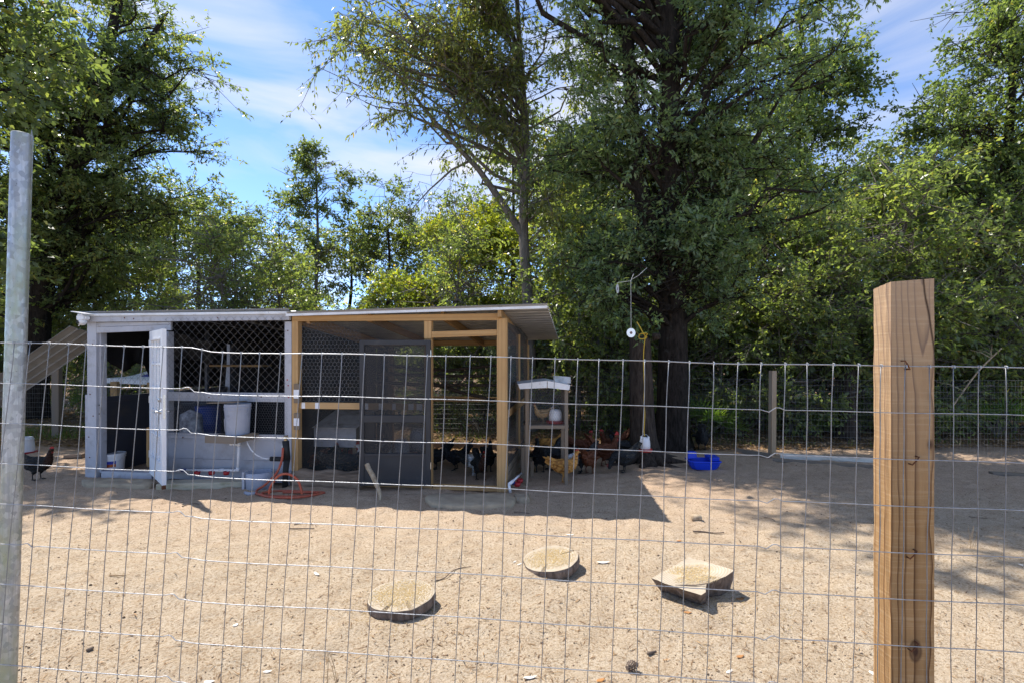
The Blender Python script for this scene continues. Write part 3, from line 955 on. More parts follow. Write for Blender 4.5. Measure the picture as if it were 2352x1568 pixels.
spots = [  # px, Z, kind, scale
    (455, 21, 2, 0.95), (645, 25, 1, 0.95), (895, 21, 1, 0.85), (970, 24, 2, 0.95), (400, 19, 1, 0.95), (310, 22, 2, 1.1),
    (220, 18, 1, 0.9), (130, 21, 2, 1.1), (20, 18, 1, 1.0), (-120, 20, 2, 1.1), (-300, 17, 1, 1.0), (-420, 22, 2, 1.2), (1080, 21, 2, 1.15), (1180, 18, 1, 1.1),
    (1290, 16, 2, 1.1), (1380, 20, 1, 1.25), (1450, 15, 2, 1.0), (1600, 17, 2, 1.2), (1700, 14.5, 1, 0.95), (1760, 19, 2, 1.3), (1930, 17, 1, 1.05), (1990, 20, 2, 1.0),
    (2060, 15.5, 2, 0.95), (2150, 18, 1, 1.15), (2230, 15, 2, 1.0), (2400, 14.5, 1, 1.1), (2480, 18, 2, 1.2), (2620, 15, 1, 1.2), (2780, 17, 2, 1.2)]
for i, (px, Z, k, s) in enumerate(spots):
    src = w1 if k == 1 else w2
    p = at(px, 800, Z)
    kd = ('slender round-leaved', 'bushy full-crowned')[k - 1]
    copy_tree(src, (p.x, Z, 0), rnd.uniform(0, 6.28), s * rnd.uniform(0.95, 1.08) * (1.2 if 440 < px < 1000 else 1.0), '%s wood tree %s%s' % (kd, 'far back ' if Z > 18.5 else '', landmark(px)), GW)

copy_tree(w2, (-10.4, 8.9, 0), 1.0, 1.22, 'full-crowned tree filling the upper left corner before the leaning oak', GW)
copy_tree(w1, (-12.5, 9.5, 0), 2.0, 1.15, 'slender tree outside the upper left corner', GW)

# understorey shrubs
GS = 'shrubs under the trees'
s1 = make_tree('shrub', 'leafy evergreen shrub in the undergrowth behind the far fence', (0.4, 11.6, 0),
               [(0, 0, 0), (0.1, 0, 0.7), (0.0, 0, 1.6)], 0.035, 0.012,
               [(0, 0, 1.2, 0.95, 0.8, 0.95, 22), (0.1, 0, 2.0, 0.7, 0.6, 0.6, 8)], 9, 5, 9, 0.4, 0.26, 0.07, 0.036, MAT['leaf_shrub'], MAT['bark_grey'], 31, group=GS,
               cat='shrub', zmin=0.12, slope=0.8, crown_name='foliage', stem_name='stem', flare=1.1)
s2 = make_tree('shrub', 'tall thin-leaved shrub in the undergrowth behind the far fence', (3.8, 11.2, 0),
               [(0, 0, 0), (-0.1, 0, 1.2), (0.1, 0, 2.8)], 0.04, 0.012,
               [(0, 0, 1.9, 1.0, 0.9, 1.4, 24), (0.2, 0, 3.0, 0.8, 0.7, 0.9, 9)], 9, 5, 9, 0.5, 0.3, 0.085, 0.04, MAT['leaf_shrub'], MAT['bark_grey'], 32, group=GS,
               cat='shrub', zmin=0.15, slope=0.8, crown_name='foliage', stem_name='stem', flare=1.1)
sp = []
for i in range(46):
    px = -330 + i * 66 + rnd.uniform(-22, 22)
    Z = rnd.uniform(10.6, 14.5)
    if 150 < px < 420: Z = max(Z, 13.9)
    if px > -150: sp.append((px, Z))
sp += [(1420, 10.6), (1330, 11.0), (1660, 10.6), (1750, 11.0), (1900, 10.8), (2080, 10.5), (2200, 10.9), (2330, 10.6), (1500, 11.4), (1580, 11.6), (1250, 12.0), (1370, 13), (1815, 10.4), (1950, 10.3), (2130, 10.3), (2290, 10.5)]
used = set()
for i, (px, Z) in enumerate(sp):
    p = at(px, 800, Z)
    lb = '%s shrub in the %s undergrowth %s' % ('evergreen' if i % 2 else 'thin-leaved', 'near' if Z < 12.2 else 'deep', landmark(px))
    if lb in used: lb = 'smaller ' + lb
    used.add(lb)
    copy_tree(s1 if i % 2 else s2, (p.x, Z, 0), rnd.uniform(0, 6.28), rnd.uniform(0.75, 1.2) * (1.25 if px > 1250 else 1.0) * (0.7 if lb.startswith('smaller') else 1.0),
              lb, GS)


# saw palmettos
def palmetto(label, loc, n, h, seed, group='saw palmettos along the far fence'):
    rg = np.random.default_rng(seed)
    root = thing('palmetto', label, 'palmetto', loc, 0, group)
    for k in range(n):
        V = []; F = []; C = []
        az = rg.uniform(0, 6.28); el = rg.uniform(0.5, 1.25); ln = h * rg.uniform(0.5, 0.8)
        d = Vector((math.cos(az) * math.cos(el), math.sin(az) * math.cos(el), math.sin(el)))
        tip = d * ln
        stalk = MB().tube([(0, 0, 0), tip * 0.5 + Vector((0, 0, 0.03)), tip], [0.006, 0.005, 0.004], 4, cap=False).build('stalk', MAT['bark_grey'], root)
        side = d.cross(Vector((0, 0, 1))).normalized(); up = side.cross(d)
        fl = h * rg.uniform(0.35, 0.5); cv = rg.uniform(0.3, 0.8)
        V.append(tuple(tip)); C.append(cv)
        for j in range(15):
            a = (j - 7) / 7 * 1.75
            e = d * math.cos(a) + side * math.sin(a)
            e = (e + up * 0.18 * math.cos(2 * a)).normalized()
            w = side * math.cos(a) - d * math.sin(a)
            l2 = fl * (1 - 0.25 * abs(a) / 1.75)
            i0 = len(V)
            V += [tuple(tip + e * l2 * 0.5 + w * 0.014), tuple(tip + e * l2 - Vector((0, 0, 0.05 * l2))), tuple(tip + e * l2 * 0.5 - w * 0.014)]
            F.append((0, i0, i0 + 1, i0 + 2)); C += [min(0.95, max(0, cv + rg.normal() * 0.08))] * 3
        link('fan', npmesh('fan', V, F, MAT['palm'], C), stalk)
    return root


for i, (px, py, n, h, lb) in enumerate([
        (1612, 1012, 9, 0.95, 'palmetto clump beside the big oak trunk'),
        (1700, 1005, 8, 0.9, 'palmetto clump just left of the far fence post'),
        (1865, 1000, 10, 0.95, 'palmetto clump right of the far fence post'),
        (1960, 990, 8, 0.85, 'palmetto clump near the weathered grey stump'),
        (2290, 1005, 9, 0.9, 'palmetto clump at the right edge beyond the far fence'),
        (1405, 990, 8, 0.9, 'shaded palmetto clump left of the snag'),
        (205, 960, 7, 0.8, 'sunlit palmetto clump left of the coop corner')]):
    p = gnd(px, py)
    palmetto(lb, (p.x, max(p.y, 8.9), 0), n, h, 100 + i)

# leaf litter, one mass nobody could count
rg = np.random.default_rng(41)
n = 26000
X = rg.uniform(-13, 13, n); Y = 8.5 + rg.random(n) ** 1.5 * 7.5 + 0.06 * np.abs(X)
P = np.stack([X, Y, ground_z(X, Y) + rg.uniform(0.003, 0.03, n)], 1)
D = rg.normal(size=(n, 3)); D[:, 2] *= 0.25
N = rg.normal(size=(n, 3)) * 0.35; N[:, 2] += 1
tag(link('leaf_litter', leaf_mesh('leaf_litter', P, D, N, rg.uniform(0.05, 0.10, n), rg.uniform(0.025, 0.05, n), np.clip(rg.normal(0.5, 0.25, n), 0, 0.95), MAT['litter'])),
    'brown fallen leaves covering the ground beyond the far fence', 'leaf litter', None, 'stuff')
n = 9000
X = np.concatenate([rg.uniform(-10.5, -5.8, n // 2), rg.uniform(-2, 10, n // 2)]); Y = rg.uniform(9.0, 12.5, n)
m_ = vnoise(X, Y, 1.1, 9) > 0.02
X = X[m_]; Y = Y[m_]; n = len(X)
P = np.stack([X, Y, ground_z(X, Y)], 1)
D = rg.normal(size=(n, 3)) * 0.5; D[:, 2] = 1
N = rg.normal(size=(n, 3))
tag(link('grass', leaf_mesh('grass', P, D, N, rg.uniform(0.06, 0.2, n), rg.uniform(0.006, 0.012, n), np.clip(rg.normal(0.5, 0.2, n), 0, 0.95), MAT['grass'])),
    'thin green weeds growing beyond the far fence', 'weeds', None, 'stuff')

# sand crumbs and chaff in the yard
n = 17000
Y = 1.9 + rg.random(n) ** 1.3 * 6.0; X = rg.uniform(-1.15, 1.15, n) * (Y + 0.3)
m_ = vnoise(X, Y, 0.35, 19) + 0.5 * vnoise(X, Y, 0.11, 18) > -0.05
X = X[m_]; Y = Y[m_]; n = len(X)
sz = rg.lognormal(-5.75, 0.45, n); sz = np.clip(sz, 0.0015, 0.012)
base = np.array([[1, 0, 0], [0, 1, 0], [-1, 0, 0], [0, -1, 0], [0, 0, 0.8], [0, 0, -0.6]], float)
off = base[None] * sz[:, None, None] * rg.uniform(0.6, 1.4, (n, 6, 3))
V = (np.stack([X, Y, ground_z(X, Y) + sz * 0.3], 1)[:, None] + off).reshape(-1, 3)
tri = np.array([[0, 1, 4], [1, 2, 4], [2, 3, 4], [3, 0, 4], [1, 0, 5], [2, 1, 5], [3, 2, 5], [0, 3, 5]])
F = (np.arange(n)[:, None, None] * 6 + tri[None]).reshape(-1, 3)
MAT['crumb'] = leafmat('soil_crumb', (0.12, 0.085, 0.055), (0.30, 0.22, 0.15), (0.6, 0.5, 0.38), 0.0, 0.95, 0.1)
tag(link('soil_crumbs', npmesh('soil_crumbs', V, F, MAT['crumb'], np.repeat(np.clip(rg.normal(0.4, 0.28, n), 0, 0.93), 6))),
    'crumbs of dry soil strewn over the sandy yard', 'soil crumbs', None, 'stuff')
n = 12000
Y = 1.9 + rg.random(n) ** 1.4 * 6.2; X = rg.uniform(-1.15, 1.15, n) * (Y + 0.3)
P = np.stack([X, Y, ground_z(X, Y) + 0.004], 1)
D = rg.normal(size=(n, 3)); D[:, 2] *= 0.10; D = unit(D)
Ln = 0.015 + 0.06 * rg.random(n) ** 2.5
tag(link('chaff', leaf_mesh('chaff', P, D, np.tile([[0.0, 0, 1]], (n, 1)) + rg.normal(size=(n, 3)) * 0.2, Ln, rg.uniform(0.003, 0.008, n),
                            np.clip(rg.normal(0.35, 0.28, n), 0, 0.95), MAT['litter'], 0.03)),
    'bits of straw and pine needle scattered on the sand', 'chaff', None, 'stuff')

# ------------------------------------------------------------------ coop frame of reference
CA = R(-7.5)
CU = Vector((math.cos(CA), math.sin(CA)))
CV = Vector((-math.sin(CA), math.cos(CA)))
CL = Vector((-5.583, 6.727))          # left front corner on the ground
DEP = 2.7                              # depth of the building


def F(px, py, d=0.0):
    """a sight line cut with the upright plane d metres behind the coop front -> local x, z"""
    rx = (px - 1176) / FPX; rz = (817 - py) / FPX
    t = (d + CL.dot(CV)) / (rx * CV.x + CV.y)
    P = Vector((t * rx, t))
    return ((P - CL).dot(CU), CAMZ + t * rz)


def fx(px, d=0.0): return F(px, 900, d)[0]
def fz(px, py, d=0.0): return F(px, py, d)[1]


def to_world(x, y, z):
    p = CL + CU * x + CV * y
    return Vector((p.x, p.y, z))


def coopthing(name, label, cat, x=0.0, y=0.0, z=0.0, rz=0.0, group=None):
    return thing(name, label, cat, to_world(x, y, z), CA + rz, group)


def pxbox(x0, y0, x1, y1, d0, d1, z0=None, z1=None):
    """box whose front face (at depth d0) fills these pixels"""
    xa = fx(x0, d0); xb = fx(x1, d0)
    pm = 0.5 * (x0 + x1)
    zb = fz(pm, y1, d0) if z0 is None else z0
    zt = fz(pm, y0, d0) if z1 is None else z1
    return MB().box(xa, xb, d0, d1, zb, zt)


def chain_link(x0, x1, z0, z1, y, cell=0.105, r=0.0015):
    mb = MB()
    h = cell / 2
    def seg(ax, az, bx, bz):
        # clip a 45 degree segment to the box
        t0, t1 = 0.0, 1.0
        for (p, q, lo, hi) in ((ax, bx, x0, x1), (az, bz, z0, z1)):
            d = q - p
            if abs(d) < 1e-9:
                if p < lo or p > hi: return
                continue
            a = (lo - p) / d; b = (hi - p) / d
            if a > b: a, b = b, a
            t0 = max(t0, a); t1 = min(t1, b)
        if t1 - t0 < 1e-4: return
        k = 10
        P = []
        for i in range(2):
            t = t0 + (t1 - t0) * i
            P.append(Vector((ax + (bx - ax) * t, y, az + (bz - az) * t)))
        mb.tube(P, r, 4, cap=False)
    H = z1 - z0
    n0 = int((x0 - H) / cell) - 1; n1 = int((x1 + H) / cell) + 2
    for k in range(n0, n1):
        seg(k * cell, z0, k * cell + H, z0 + H)
        seg(k * cell + H, z0, k * cell, z0 + H)
    # little twists at each crossing, front and back of the plane
    return mb


def hex_wire(x0, x1, z0, z1, y, cell=0.034, r=0.0011):
    mb = MB()
    w = cell; s = cell / math.sqrt(3)
    rows = int((z1 - z0) / (1.5 * s)) + 1; cols = int((x1 - x0) / w) + 1
    for j in range(rows):
        for i in range(cols):
            cx = x0 + i * w + (w / 2 if j % 2 else 0); cz = z0 + j * 1.5 * s
            if cx > x1 or cz + s > z1: continue
            top = (cx, y, cz + s); l = (cx - w / 2, y, cz + s / 2); rr = (cx + w / 2, y, cz + s / 2); lb = (cx - w / 2, y, cz - s / 2)
            for a, b in ((top, l), (top, rr), (l, lb)):
                if a[0] < x0 or b[0] < x0 or a[0] > x1 or b[0] > x1 or b[2] < z0: continue
                mb.tube([a, b], r, 3, cap=False)
    return mb


# ------------------------------------------------------------------ grey painted coop
coop = coopthing('chicken_coop', 'grey painted hen coop with chain-link front and open white door', 'coop')
XM = fx(669.7)                     # seam between the coop and the timber run
XR = 5.571
ZT = fz(440, 725)                  # top of the header
G = MAT['grey_paint']
xl = fx(200)
pxbox(200, 738.6, 221, 1098, 0.0, 0.10, z0=0.0).build('corner_post', G, coop, bev=0.003)
pxbox(195.5, 906, 200, 1098, 0.015, 0.12, z0=0.0).build('corner_trim', G, coop, bev=0.002)
pxbox(221.3, 760, 232, 1084, 0.045, 0.13, z0=0.06).build('door_jamb', G, coop, bev=0.003)
MB().box(xl - 0.03, XM - 0.004, -0.045, -0.004, fz(440, 738.6), ZT).build('header_beam', G, coop, bev=0.003)
# wedge-shaped boards over the door
zA = fz(221, 765.5); zB = fz(350, 759); zC = fz(221, 752); zD = fz(350, 746)
xa, xb = fx(221) + 0.003, fx(392)
ztop = fz(440, 739.2)
MB().prism([(xa, zA), (xb, zB), (xb, zD - 0.002), (xa, zC - 0.002)], 0.0, 0.03).build('lintel_board', G, coop, bev=0.002)
MB().prism([(xa, zC + 0.001), (xb, zD + 0.001), (xb, ztop), (xa, ztop)], 0.004, 0.03).build('lintel_board', G, coop, bev=0.002)
pxbox(232, 1084, 348, 1098, 0.02, 0.12, z0=0.0).build('threshold', G, coop, bev=0.004)
pxbox(352, 762, 387, 1084, 0.02, 0.11, z0=0.0).build('door_jamb', G, coop, bev=0.003)
pxbox(653.5, 739, 669.4, 1103, 0.0, 0.10, z0=0.0).build('post', G, coop, bev=0.003)
x0, x1 = fx(386), fx(653.5)
MB().box(x0, x1 - 0.002, 0.002, 0.05, fz(520, 921.6), fz(520, 901)).build('middle_rail', G, coop, bev=0.003)
MB().box(x0, x1 - 0.002, 0.004, 0.05, fz(520, 1008), fz(520, 996)).build('sill_rail', G, coop, bev=0.003)
zp = fz(520, 1008)
MB().box(x0 + 0.001, x1 - 0.002, 0.008, 0.03, 0.02, zp - 0.26).build('siding_panel', MAT['grey_panel'], coop, bev=0.002)
MB().box(x0 + 0.001, x1 - 0.002, 0.006, 0.03, zp - 0.257, zp - 0.001).build('siding_panel', MAT['grey_panel'], coop, bev=0.002)
# wire on the front
cz0 = fz(520, 912); cz1 = fz(520, 729)
chain_link(x0, x1 + 0.05, cz0, cz1, -0.048).build('chain_link', MAT['thin_wire'], coop)
hex_wire(x0, x1 + 0.05, fz(520, 1004), fz(520, 912), -0.006).build('chicken_wire', MAT['hex_wire'], coop)
# shell: roof, side and back
ZF = fz(440, 719); ZB = 1.90


def roof_sheet(name, x0, x1, y0, y1, zf0, zf1, zb0, zb1, mat, parent, ribs='X', pitch=0.19, amp=0.024, th=0.0015):
    """corrugated sheet; ribs run along x (sheet lies sideways) or along y"""
    mb = MB()
    if ribs == 'X':
        n = int((y1 - y0) / pitch * 9)
        prof = [i / n for i in range(n + 1)]
        vs = []
        for s in prof:
            y = y0 + (y1 - y0) * s
            k = ((y - y0) / pitch) % 1.0
            b = amp if k < 0.22 else 0.0
            for (x, zf, zb) in ((x0, zf0, zb0), (x1, zf1, zb1)):
                vs.append((x, y, zf + (zb - zf) * s + b))
        m = len(vs)
        fs = [(2 * i, 2 * i + 1, 2 * i + 3, 2 * i + 2) for i in range(n)]
        mb.add(vs, fs)
    o = mb.build(name, mat, parent)
    so = o.modifiers.new('sheet', 'SOLIDIFY'); so.thickness = th; so.offset = 0
    return o


roof_sheet('roof', xl - 0.09, XM - 0.01, -0.07, DEP + 0.15, ZF, ZF + 0.01, ZB, ZB, MAT['roof'], coop)
MB().box(xl - 0.07, XM - 0.005, -0.068, -0.05, ZF - 0.035, ZF - 0.003).build('roof_trim', MAT['white_metal'], coop, bev=0.002)
for k in range(6):
    x = xl + 0.12 + k * (XM - xl - 0.2) / 5
    MB().hexa([(x, 0.01, ZF - 0.105), (x + 0.04, 0.01, ZF - 0.105), (x + 0.04, DEP, ZB - 0.105), (x, DEP, ZB - 0.105),
               (x, 0.01, ZF - 0.012), (x + 0.04, 0.01, ZF - 0.012), (x + 0.04, DEP, ZB - 0.012), (x, DEP, ZB - 0.012)]).build('rafter', MAT['dark_panel'], coop)
# left side wall: dark half wall, open wire above
def side_hit(px, py, xw):
    rx = (px - 1176) / FPX; rz = (817 - py) / FPX
    w0_ = CL + CU * xw                 # t*(rx,1) = w0 + v*d
    d_ = (w0_.x - rx * w0_.y) / (rx * CV.y - CV.x)
    t_ = (w0_ + CV * d_).y
    return d_, CAMZ + t_ * rz


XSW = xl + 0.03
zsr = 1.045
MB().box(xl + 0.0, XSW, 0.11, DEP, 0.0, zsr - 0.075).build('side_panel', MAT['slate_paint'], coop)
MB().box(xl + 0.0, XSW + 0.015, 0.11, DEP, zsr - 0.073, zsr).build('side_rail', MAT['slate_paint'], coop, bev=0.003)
MB().box(xl + 0.0, xl + 0.09, DEP - 0.05, DEP + 0.04, 0.0, ZB - 0.02).build('back_post', G, coop)
chain_link(0, DEP - 0.2, zsr, 1.93, 0.0, 0.105).xf(Matrix.Translation((xl + 0.01, 0.12, 0)) @ Matrix.Rotation(R(90), 4, 'Z')).build('chain_link', MAT['thin_wire'], coop)
# dark back wall
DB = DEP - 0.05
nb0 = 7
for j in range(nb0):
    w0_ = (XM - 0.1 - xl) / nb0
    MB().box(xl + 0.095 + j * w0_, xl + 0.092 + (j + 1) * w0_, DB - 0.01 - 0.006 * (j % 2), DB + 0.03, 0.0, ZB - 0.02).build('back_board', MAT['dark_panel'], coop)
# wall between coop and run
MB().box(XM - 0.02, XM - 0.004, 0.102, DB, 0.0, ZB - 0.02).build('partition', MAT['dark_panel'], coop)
# inner divider seen behind the chain-link
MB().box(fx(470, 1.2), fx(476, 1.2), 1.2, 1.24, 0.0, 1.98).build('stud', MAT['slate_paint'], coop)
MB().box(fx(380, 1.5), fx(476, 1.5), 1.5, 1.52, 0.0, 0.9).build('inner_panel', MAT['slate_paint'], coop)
MB().box(fx(480, 1.9), fx(600, 1.9), 1.9, 2.2, fz(540, 838, 1.9) - 0.03, fz(540, 838, 1.9)).build('shelf', MAT['rail_wood'], coop, bev=0.003)

# tarp with ragged hem hanging inside the left wall
hem = [(226, 806), (236, 826), (250, 836), (268, 842), (280, 853), (292, 846), (300, 842), (312, 834), (322, 838), (333, 852), (345, 872), (356, 886), (372, 892)]
hs = [side_hit(px, py, XSW + 0.03) for px, py in hem]
hs += [(hs[-1][0] + 0.4, 1.1), (DB - 0.1, 1.06)]
tp = coopthing('black_tarp', 'torn black tarp hanging inside the left wall of the coop', 'tarp', XSW + 0.03, 0.6, 1.2)
mb = MB(); nz = 8; vs = []
for i, (yy, zb) in enumerate(hs):
    zt_ = ZF - 0.02 - (ZF - ZB) * yy / DEP
    for j in range(nz):
        t = j / (nz - 1); z = zb - 1.2 + (zt_ - zb) * t
        vs.append((0.03 + 0.03 * math.sin(i * 1.7 + t * 3) * (1 - t) + 0.012 * math.sin(i * 4.1), yy - 0.6, z))
fs = [(i * nz + j, (i + 1) * nz + j, (i + 1) * nz + j + 1, i * nz + j + 1) for i in range(len(hs) - 1) for j in range(nz - 1)]
o = mb.add(vs, fs).build('cloth', MAT['tarp'], tp, smooth=True)
so = o.modifiers.new('thick', 'SOLIDIFY'); so.thickness = 0.003
tp2 = coopthing('black_tarp', 'shiny black plastic sheet draped behind the upper chain-link', 'tarp', fx(430, 0.9), 0.9, 1.75)
mb = MB(); vs = []
for i in range(12):
    for j in range(6):
        vs.append((-0.32 + i * 0.06, 0.06 * math.sin(i * 1.3 + j) + 0.03 * j, 0.12 - j * 0.07 + 0.05 * math.sin(i * 0.5)))
fs = [(i * 6 + j, i * 6 + j + 1, (i + 1) * 6 + j + 1, (i + 1) * 6 + j) for i in range(11) for j in range(5)]
o = mb.add(vs, fs).build('cloth', MAT['tarp'], tp2, smooth=True)
so = o.modifiers.new('thick', 'SOLIDIFY'); so.thickness = 0.003

for (px, py, mt) in ((207, 905, 'rust'), (204, 1003, 'rust'), (213, 790, 'rust'), (214, 955, 'rust'), (206, 1050, 'rust'), (661, 760, 'rust'), (662, 885, 'red_plastic'), (660, 872, 'red_plastic'), (663, 912, 'red_plastic'), (660, 1000, 'rust'),
                     (286, 731, 'rust'), (307, 733, 'rust'), (500, 731, 'rust'), (228, 930, 'black_rubber'), (228, 950, 'black_rubber'), (420, 1004, 'rust'), (560, 1003, 'rust'), (480, 912, 'rust'), (600, 911, 'rust')):
    dd = 0.0 if py > 740 else -0.046
    if 385 < px < 650 and py > 740: dd = 0.002
    x, z = F(px, py, dd)
    MB().lathe([(0.009, 0), (0.009, 0.002), (0.004, 0.004)], 8).xf(Matrix.Translation((x, dd, z)) @ Matrix.Rotation(R(90), 4, 'X')).build('screw_head', MAT[mt], coop)
# white glazed door standing open
hx, hz0, hz1 = fx(351), 0.085, fz(350, 762)
dw = 0.88
hp = to_world(hx, -0.02, 0)
door = thing('glazed_door', 'white fifteen-pane door standing wide open on the grey coop', 'door', (hp.x, hp.y, 0), 0)
fp = Vector(((379 - 1176) / FPX, 1)) * 5.90
dv = Vector((fp.x - hp.x, fp.y - hp.y))
door.rotation_euler = (0, 0, math.atan2(dv.y, dv.x))
T = 0.045
DH0, DH1 = 0.10, hz1
st = 0.115
W = MAT['white_paint']
MB().box(0, st, -T / 2, T / 2, DH0, DH1).build('stile', W, door, bev=0.002)
lock_stile = MB().box(dw - st, dw, -T / 2, T / 2, DH0, DH1).build('stile', W, door, bev=0.002)
MB().box(st, dw - st, -T / 2 + 0.001, T / 2 - 0.001, DH1 - 0.12, DH1 - 0.001).build('top_rail', W, door)
MB().box(st, dw - st, -T / 2 + 0.001, T / 2 - 0.001, DH0 + 0.001, DH0 + 0.25).build('bottom_rail', W, door)
gx0, gx1, gz0, gz1 = st, dw - st, DH0 + 0.25, DH1 - 0.12
for i in range(1, 3):
    x = gx0 + (gx1 - gx0) * i / 3
    MB().box(x - 0.011, x + 0.011, -T / 2 + 0.006, T / 2 - 0.006, gz0, gz1).build('muntin', W, door)
for j in range(1, 5):
    z = gz0 + (gz1 - gz0) * j / 5
    MB().box(gx0, gx1, -T / 2 + 0.008, T / 2 - 0.008, z - 0.011, z + 0.011).build('muntin', W, door)
for i in range(3):
    for j in range(5):
        xa_ = gx0 + (gx1 - gx0) * i / 3 + 0.011; xb_ = gx0 + (gx1 - gx0) * (i + 1) / 3 - 0.011
        za_ = gz0 + (gz1 - gz0) * j / 5 + 0.011; zb_ = gz0 + (gz1 - gz0) * (j + 1) / 5 - 0.011
        MB().box(xa_, xb_, -0.003, 0.003, za_, zb_).build('pane', MAT['glass'], door)
for s in (-1, 1):
    MB().box(gx0 - 0.02, gx1 + 0.02, s * (T / 2), s * (T / 2 + 0.008), gz0 - 0.025, gz0 - 0.002).build('moulding', W, door)
    MB().box(gx0 - 0.02, gx1 + 0.02, s * (T / 2), s * (T / 2 + 0.008), gz1 + 0.002, gz1 + 0.02).build('moulding', W, door)
zl = DH0 + (DH1 - DH0) * 0.47
hd = MB().lathe([(0.026, 0), (0.026, 0.012), (0.012, 0.014), (0.012, 0.05), (0.01, 0.06)], 12)
hd.xf(Matrix.Translation((dw - 0.06, -T / 2, zl)) @ Matrix.Rotation(R(90), 4, 'X'))
hd.tube([(dw - 0.06, -T / 2 - 0.05, zl), (dw - 0.10, -T / 2 - 0.052, zl), (dw - 0.16, -T / 2 - 0.05, zl - 0.006)], [0.01, 0.009, 0.008], 8)
hd.tube([(dw - 0.06, T / 2, zl), (dw - 0.06, T / 2 + 0.05, zl)], 0.011, 8)
hd.tube([(dw - 0.06, T / 2 + 0.05, zl), (dw - 0.15, T / 2 + 0.05, zl - 0.006)], [0.01, 0.008], 8)
hd.build('door_handle', MAT['steel'], lock_stile, smooth=True)
MB().lathe([(0.03, 0), (0.03, 0.015), (0.018, 0.03)], 14).xf(Matrix.Translation((dw - 0.06, -T / 2, zl + 0.14)) @ Matrix.Rotation(R(90), 4, 'X')).build('deadbolt', MAT['steel'], lock_stile, smooth=True)
MB().box(dw, dw + 0.002, -0.012, 0.012, zl - 0.08, zl + 0.2).build('latch_plate', MAT['steel'], lock_stile)
for z in (DH0 + 0.2, DH0 + 0.9, DH1 - 0.2):
    MB().box(-0.02, 0.002, -0.03, -0.022, z, z + 0.09).build('hinge', MAT['steel'], door)
MB().box(dw - 0.05, dw - 0.004, -0.019, 0.019, DH0 - 0.05, DH0 - 0.0).jit(0.004).build('rotten_corner', MAT['rust'], door)
# thin wire tying the door back to the mesh
wt = coopthing('tie_wire', 'thin kinked wire hooking the white door to the mesh', 'wire', fx(395, -0.05), -0.05, 0)
q = []
for (px, py) in [(392, 941.5), (398, 942), (401, 934), (404, 939), (409, 937), (414, 937), (414, 927), (440, 927), (447, 920)]:
    x, z = F(px, py, -0.06); q.append((x - fx(395, -0.05), 0.0, z))
MB().tube(q, 0.0022, 5).build('strand', MAT['thin_wire'], wt)

# security camera on the roof corner
sc_ = coopthing('security_camera', 'white security camera with a small solar plate on the coop corner', 'camera', fx(190, -0.12), -0.12, 0)
cx = 0.0
z1 = fz(190, 738, -0.12); z0 = fz(190, 748, -0.12)
MB().box(cx - 0.055, cx + 0.05, -0.04, 0.05, fz(190, 736.5, -0.12), fz(190, 725.5, -0.12)).build('body', MAT['white_plastic'], sc_, bev=0.012)
MB().box(cx + 0.05, cx + 0.075, -0.02, 0.03, fz(190, 734, -0.12), fz(190, 728, -0.12)).build('mount', MAT['white_plastic'], sc_, bev=0.004)
MB().lathe([(0.002, -0.048), (0.028, -0.042), (0.045, -0.02), (0.05, 0.0), (0.04, 0.03)], 16, (cx - 0.005, 0, fz(190, 739.5, -0.12))).build('dome', MAT['white_plastic'], sc_, smooth=True)
MB().lathe([(0.02, 0), (0.02, 0.008), (0.012, 0.012)], 12).xf(Matrix.Translation((cx - 0.02, -0.04, fz(190, 741, -0.12))) @ Matrix.Rotation(R(90), 4, 'X')).build('lens', MAT['black_rubber'], sc_, smooth=True)
z = fz(190, 721, -0.12)
MB().tube([(cx, 0, fz(190, 726, -0.12)), (cx, 0, z)], 0.016, 8).build('stem', MAT['white_plastic'], sc_)
MB().box(-0.09, 0.12, -0.08, 0.08, -0.005, 0.005).xf(Matrix.Translation((cx, 0, z + 0.008)) @ Matrix.Rotation(R(9), 4, 'Y')).build('solar_plate', MAT['white_plastic'], sc_, bev=0.002)
MB().tube([(cx - 0.055, 0, z - 0.02), (cx - 0.075, 0, z - 0.05), (cx - 0.06, 0, z - 0.09), (cx - 0.04, 0, z - 0.13), (cx - 0.06, 0.0, z - 0.16)], 0.006, 6).build('cable', MAT['white_plastic'], sc_)

# metal sheet leaning off the left side
A = at(158, 748, 7.0); C_ = at(-40, 884, 7.2); Bq = at(198, 761, 7.2)
ab = (Bq - A).normalized(); ac = (C_ - A).normalized()
ln = (C_ - A).length * 1.25; wd = 0.46
sheet = thing('metal_sheet', 'faded tan ribbed metal sheet sloping down left of the coop', 'metal sheet', A)
mb = MB(); vs = []
nn = ab.cross(ac).normalized()
K = 57
for i in range(K):
    s = i / (K - 1)
    k = (s * 4) % 1.0
    b = 0.022 if (k < 0.1 or k > 0.94) else 0.0
    for t in (0, 1):
        vs.append(ab * (s * wd) + ac * (t * ln) - nn * b)
mb.add(vs, [(2 * i, 2 * i + 1, 2 * i + 3, 2 * i + 2) for i in range(K - 1)])
o = mb.build('sheet', MAT['tan_roof'], sheet); so = o.modifiers.new('thick', 'SOLIDIFY'); so.thickness = 0.002
MB().bar(ac * (ln - 0.1) + ab * 0.2 + Vector((0, 0, -0.02)), ac * (ln - 0.1) + ab * 0.2 + Vector((0, 0, -A.z - ac.z * (ln - 0.1) - 0.03)), 0.045, 0.045).build('prop', MAT['old_wood_z'], sheet)
MB().bar(ac * 0.05 + ab * 0.3 + Vector((0, 0, -0.02)), ac * 0.05 + ab * 0.3 + Vector((0, 0, -A.z - 0.12)), 0.022, 0.022).build('prop', MAT['galv'], sheet)

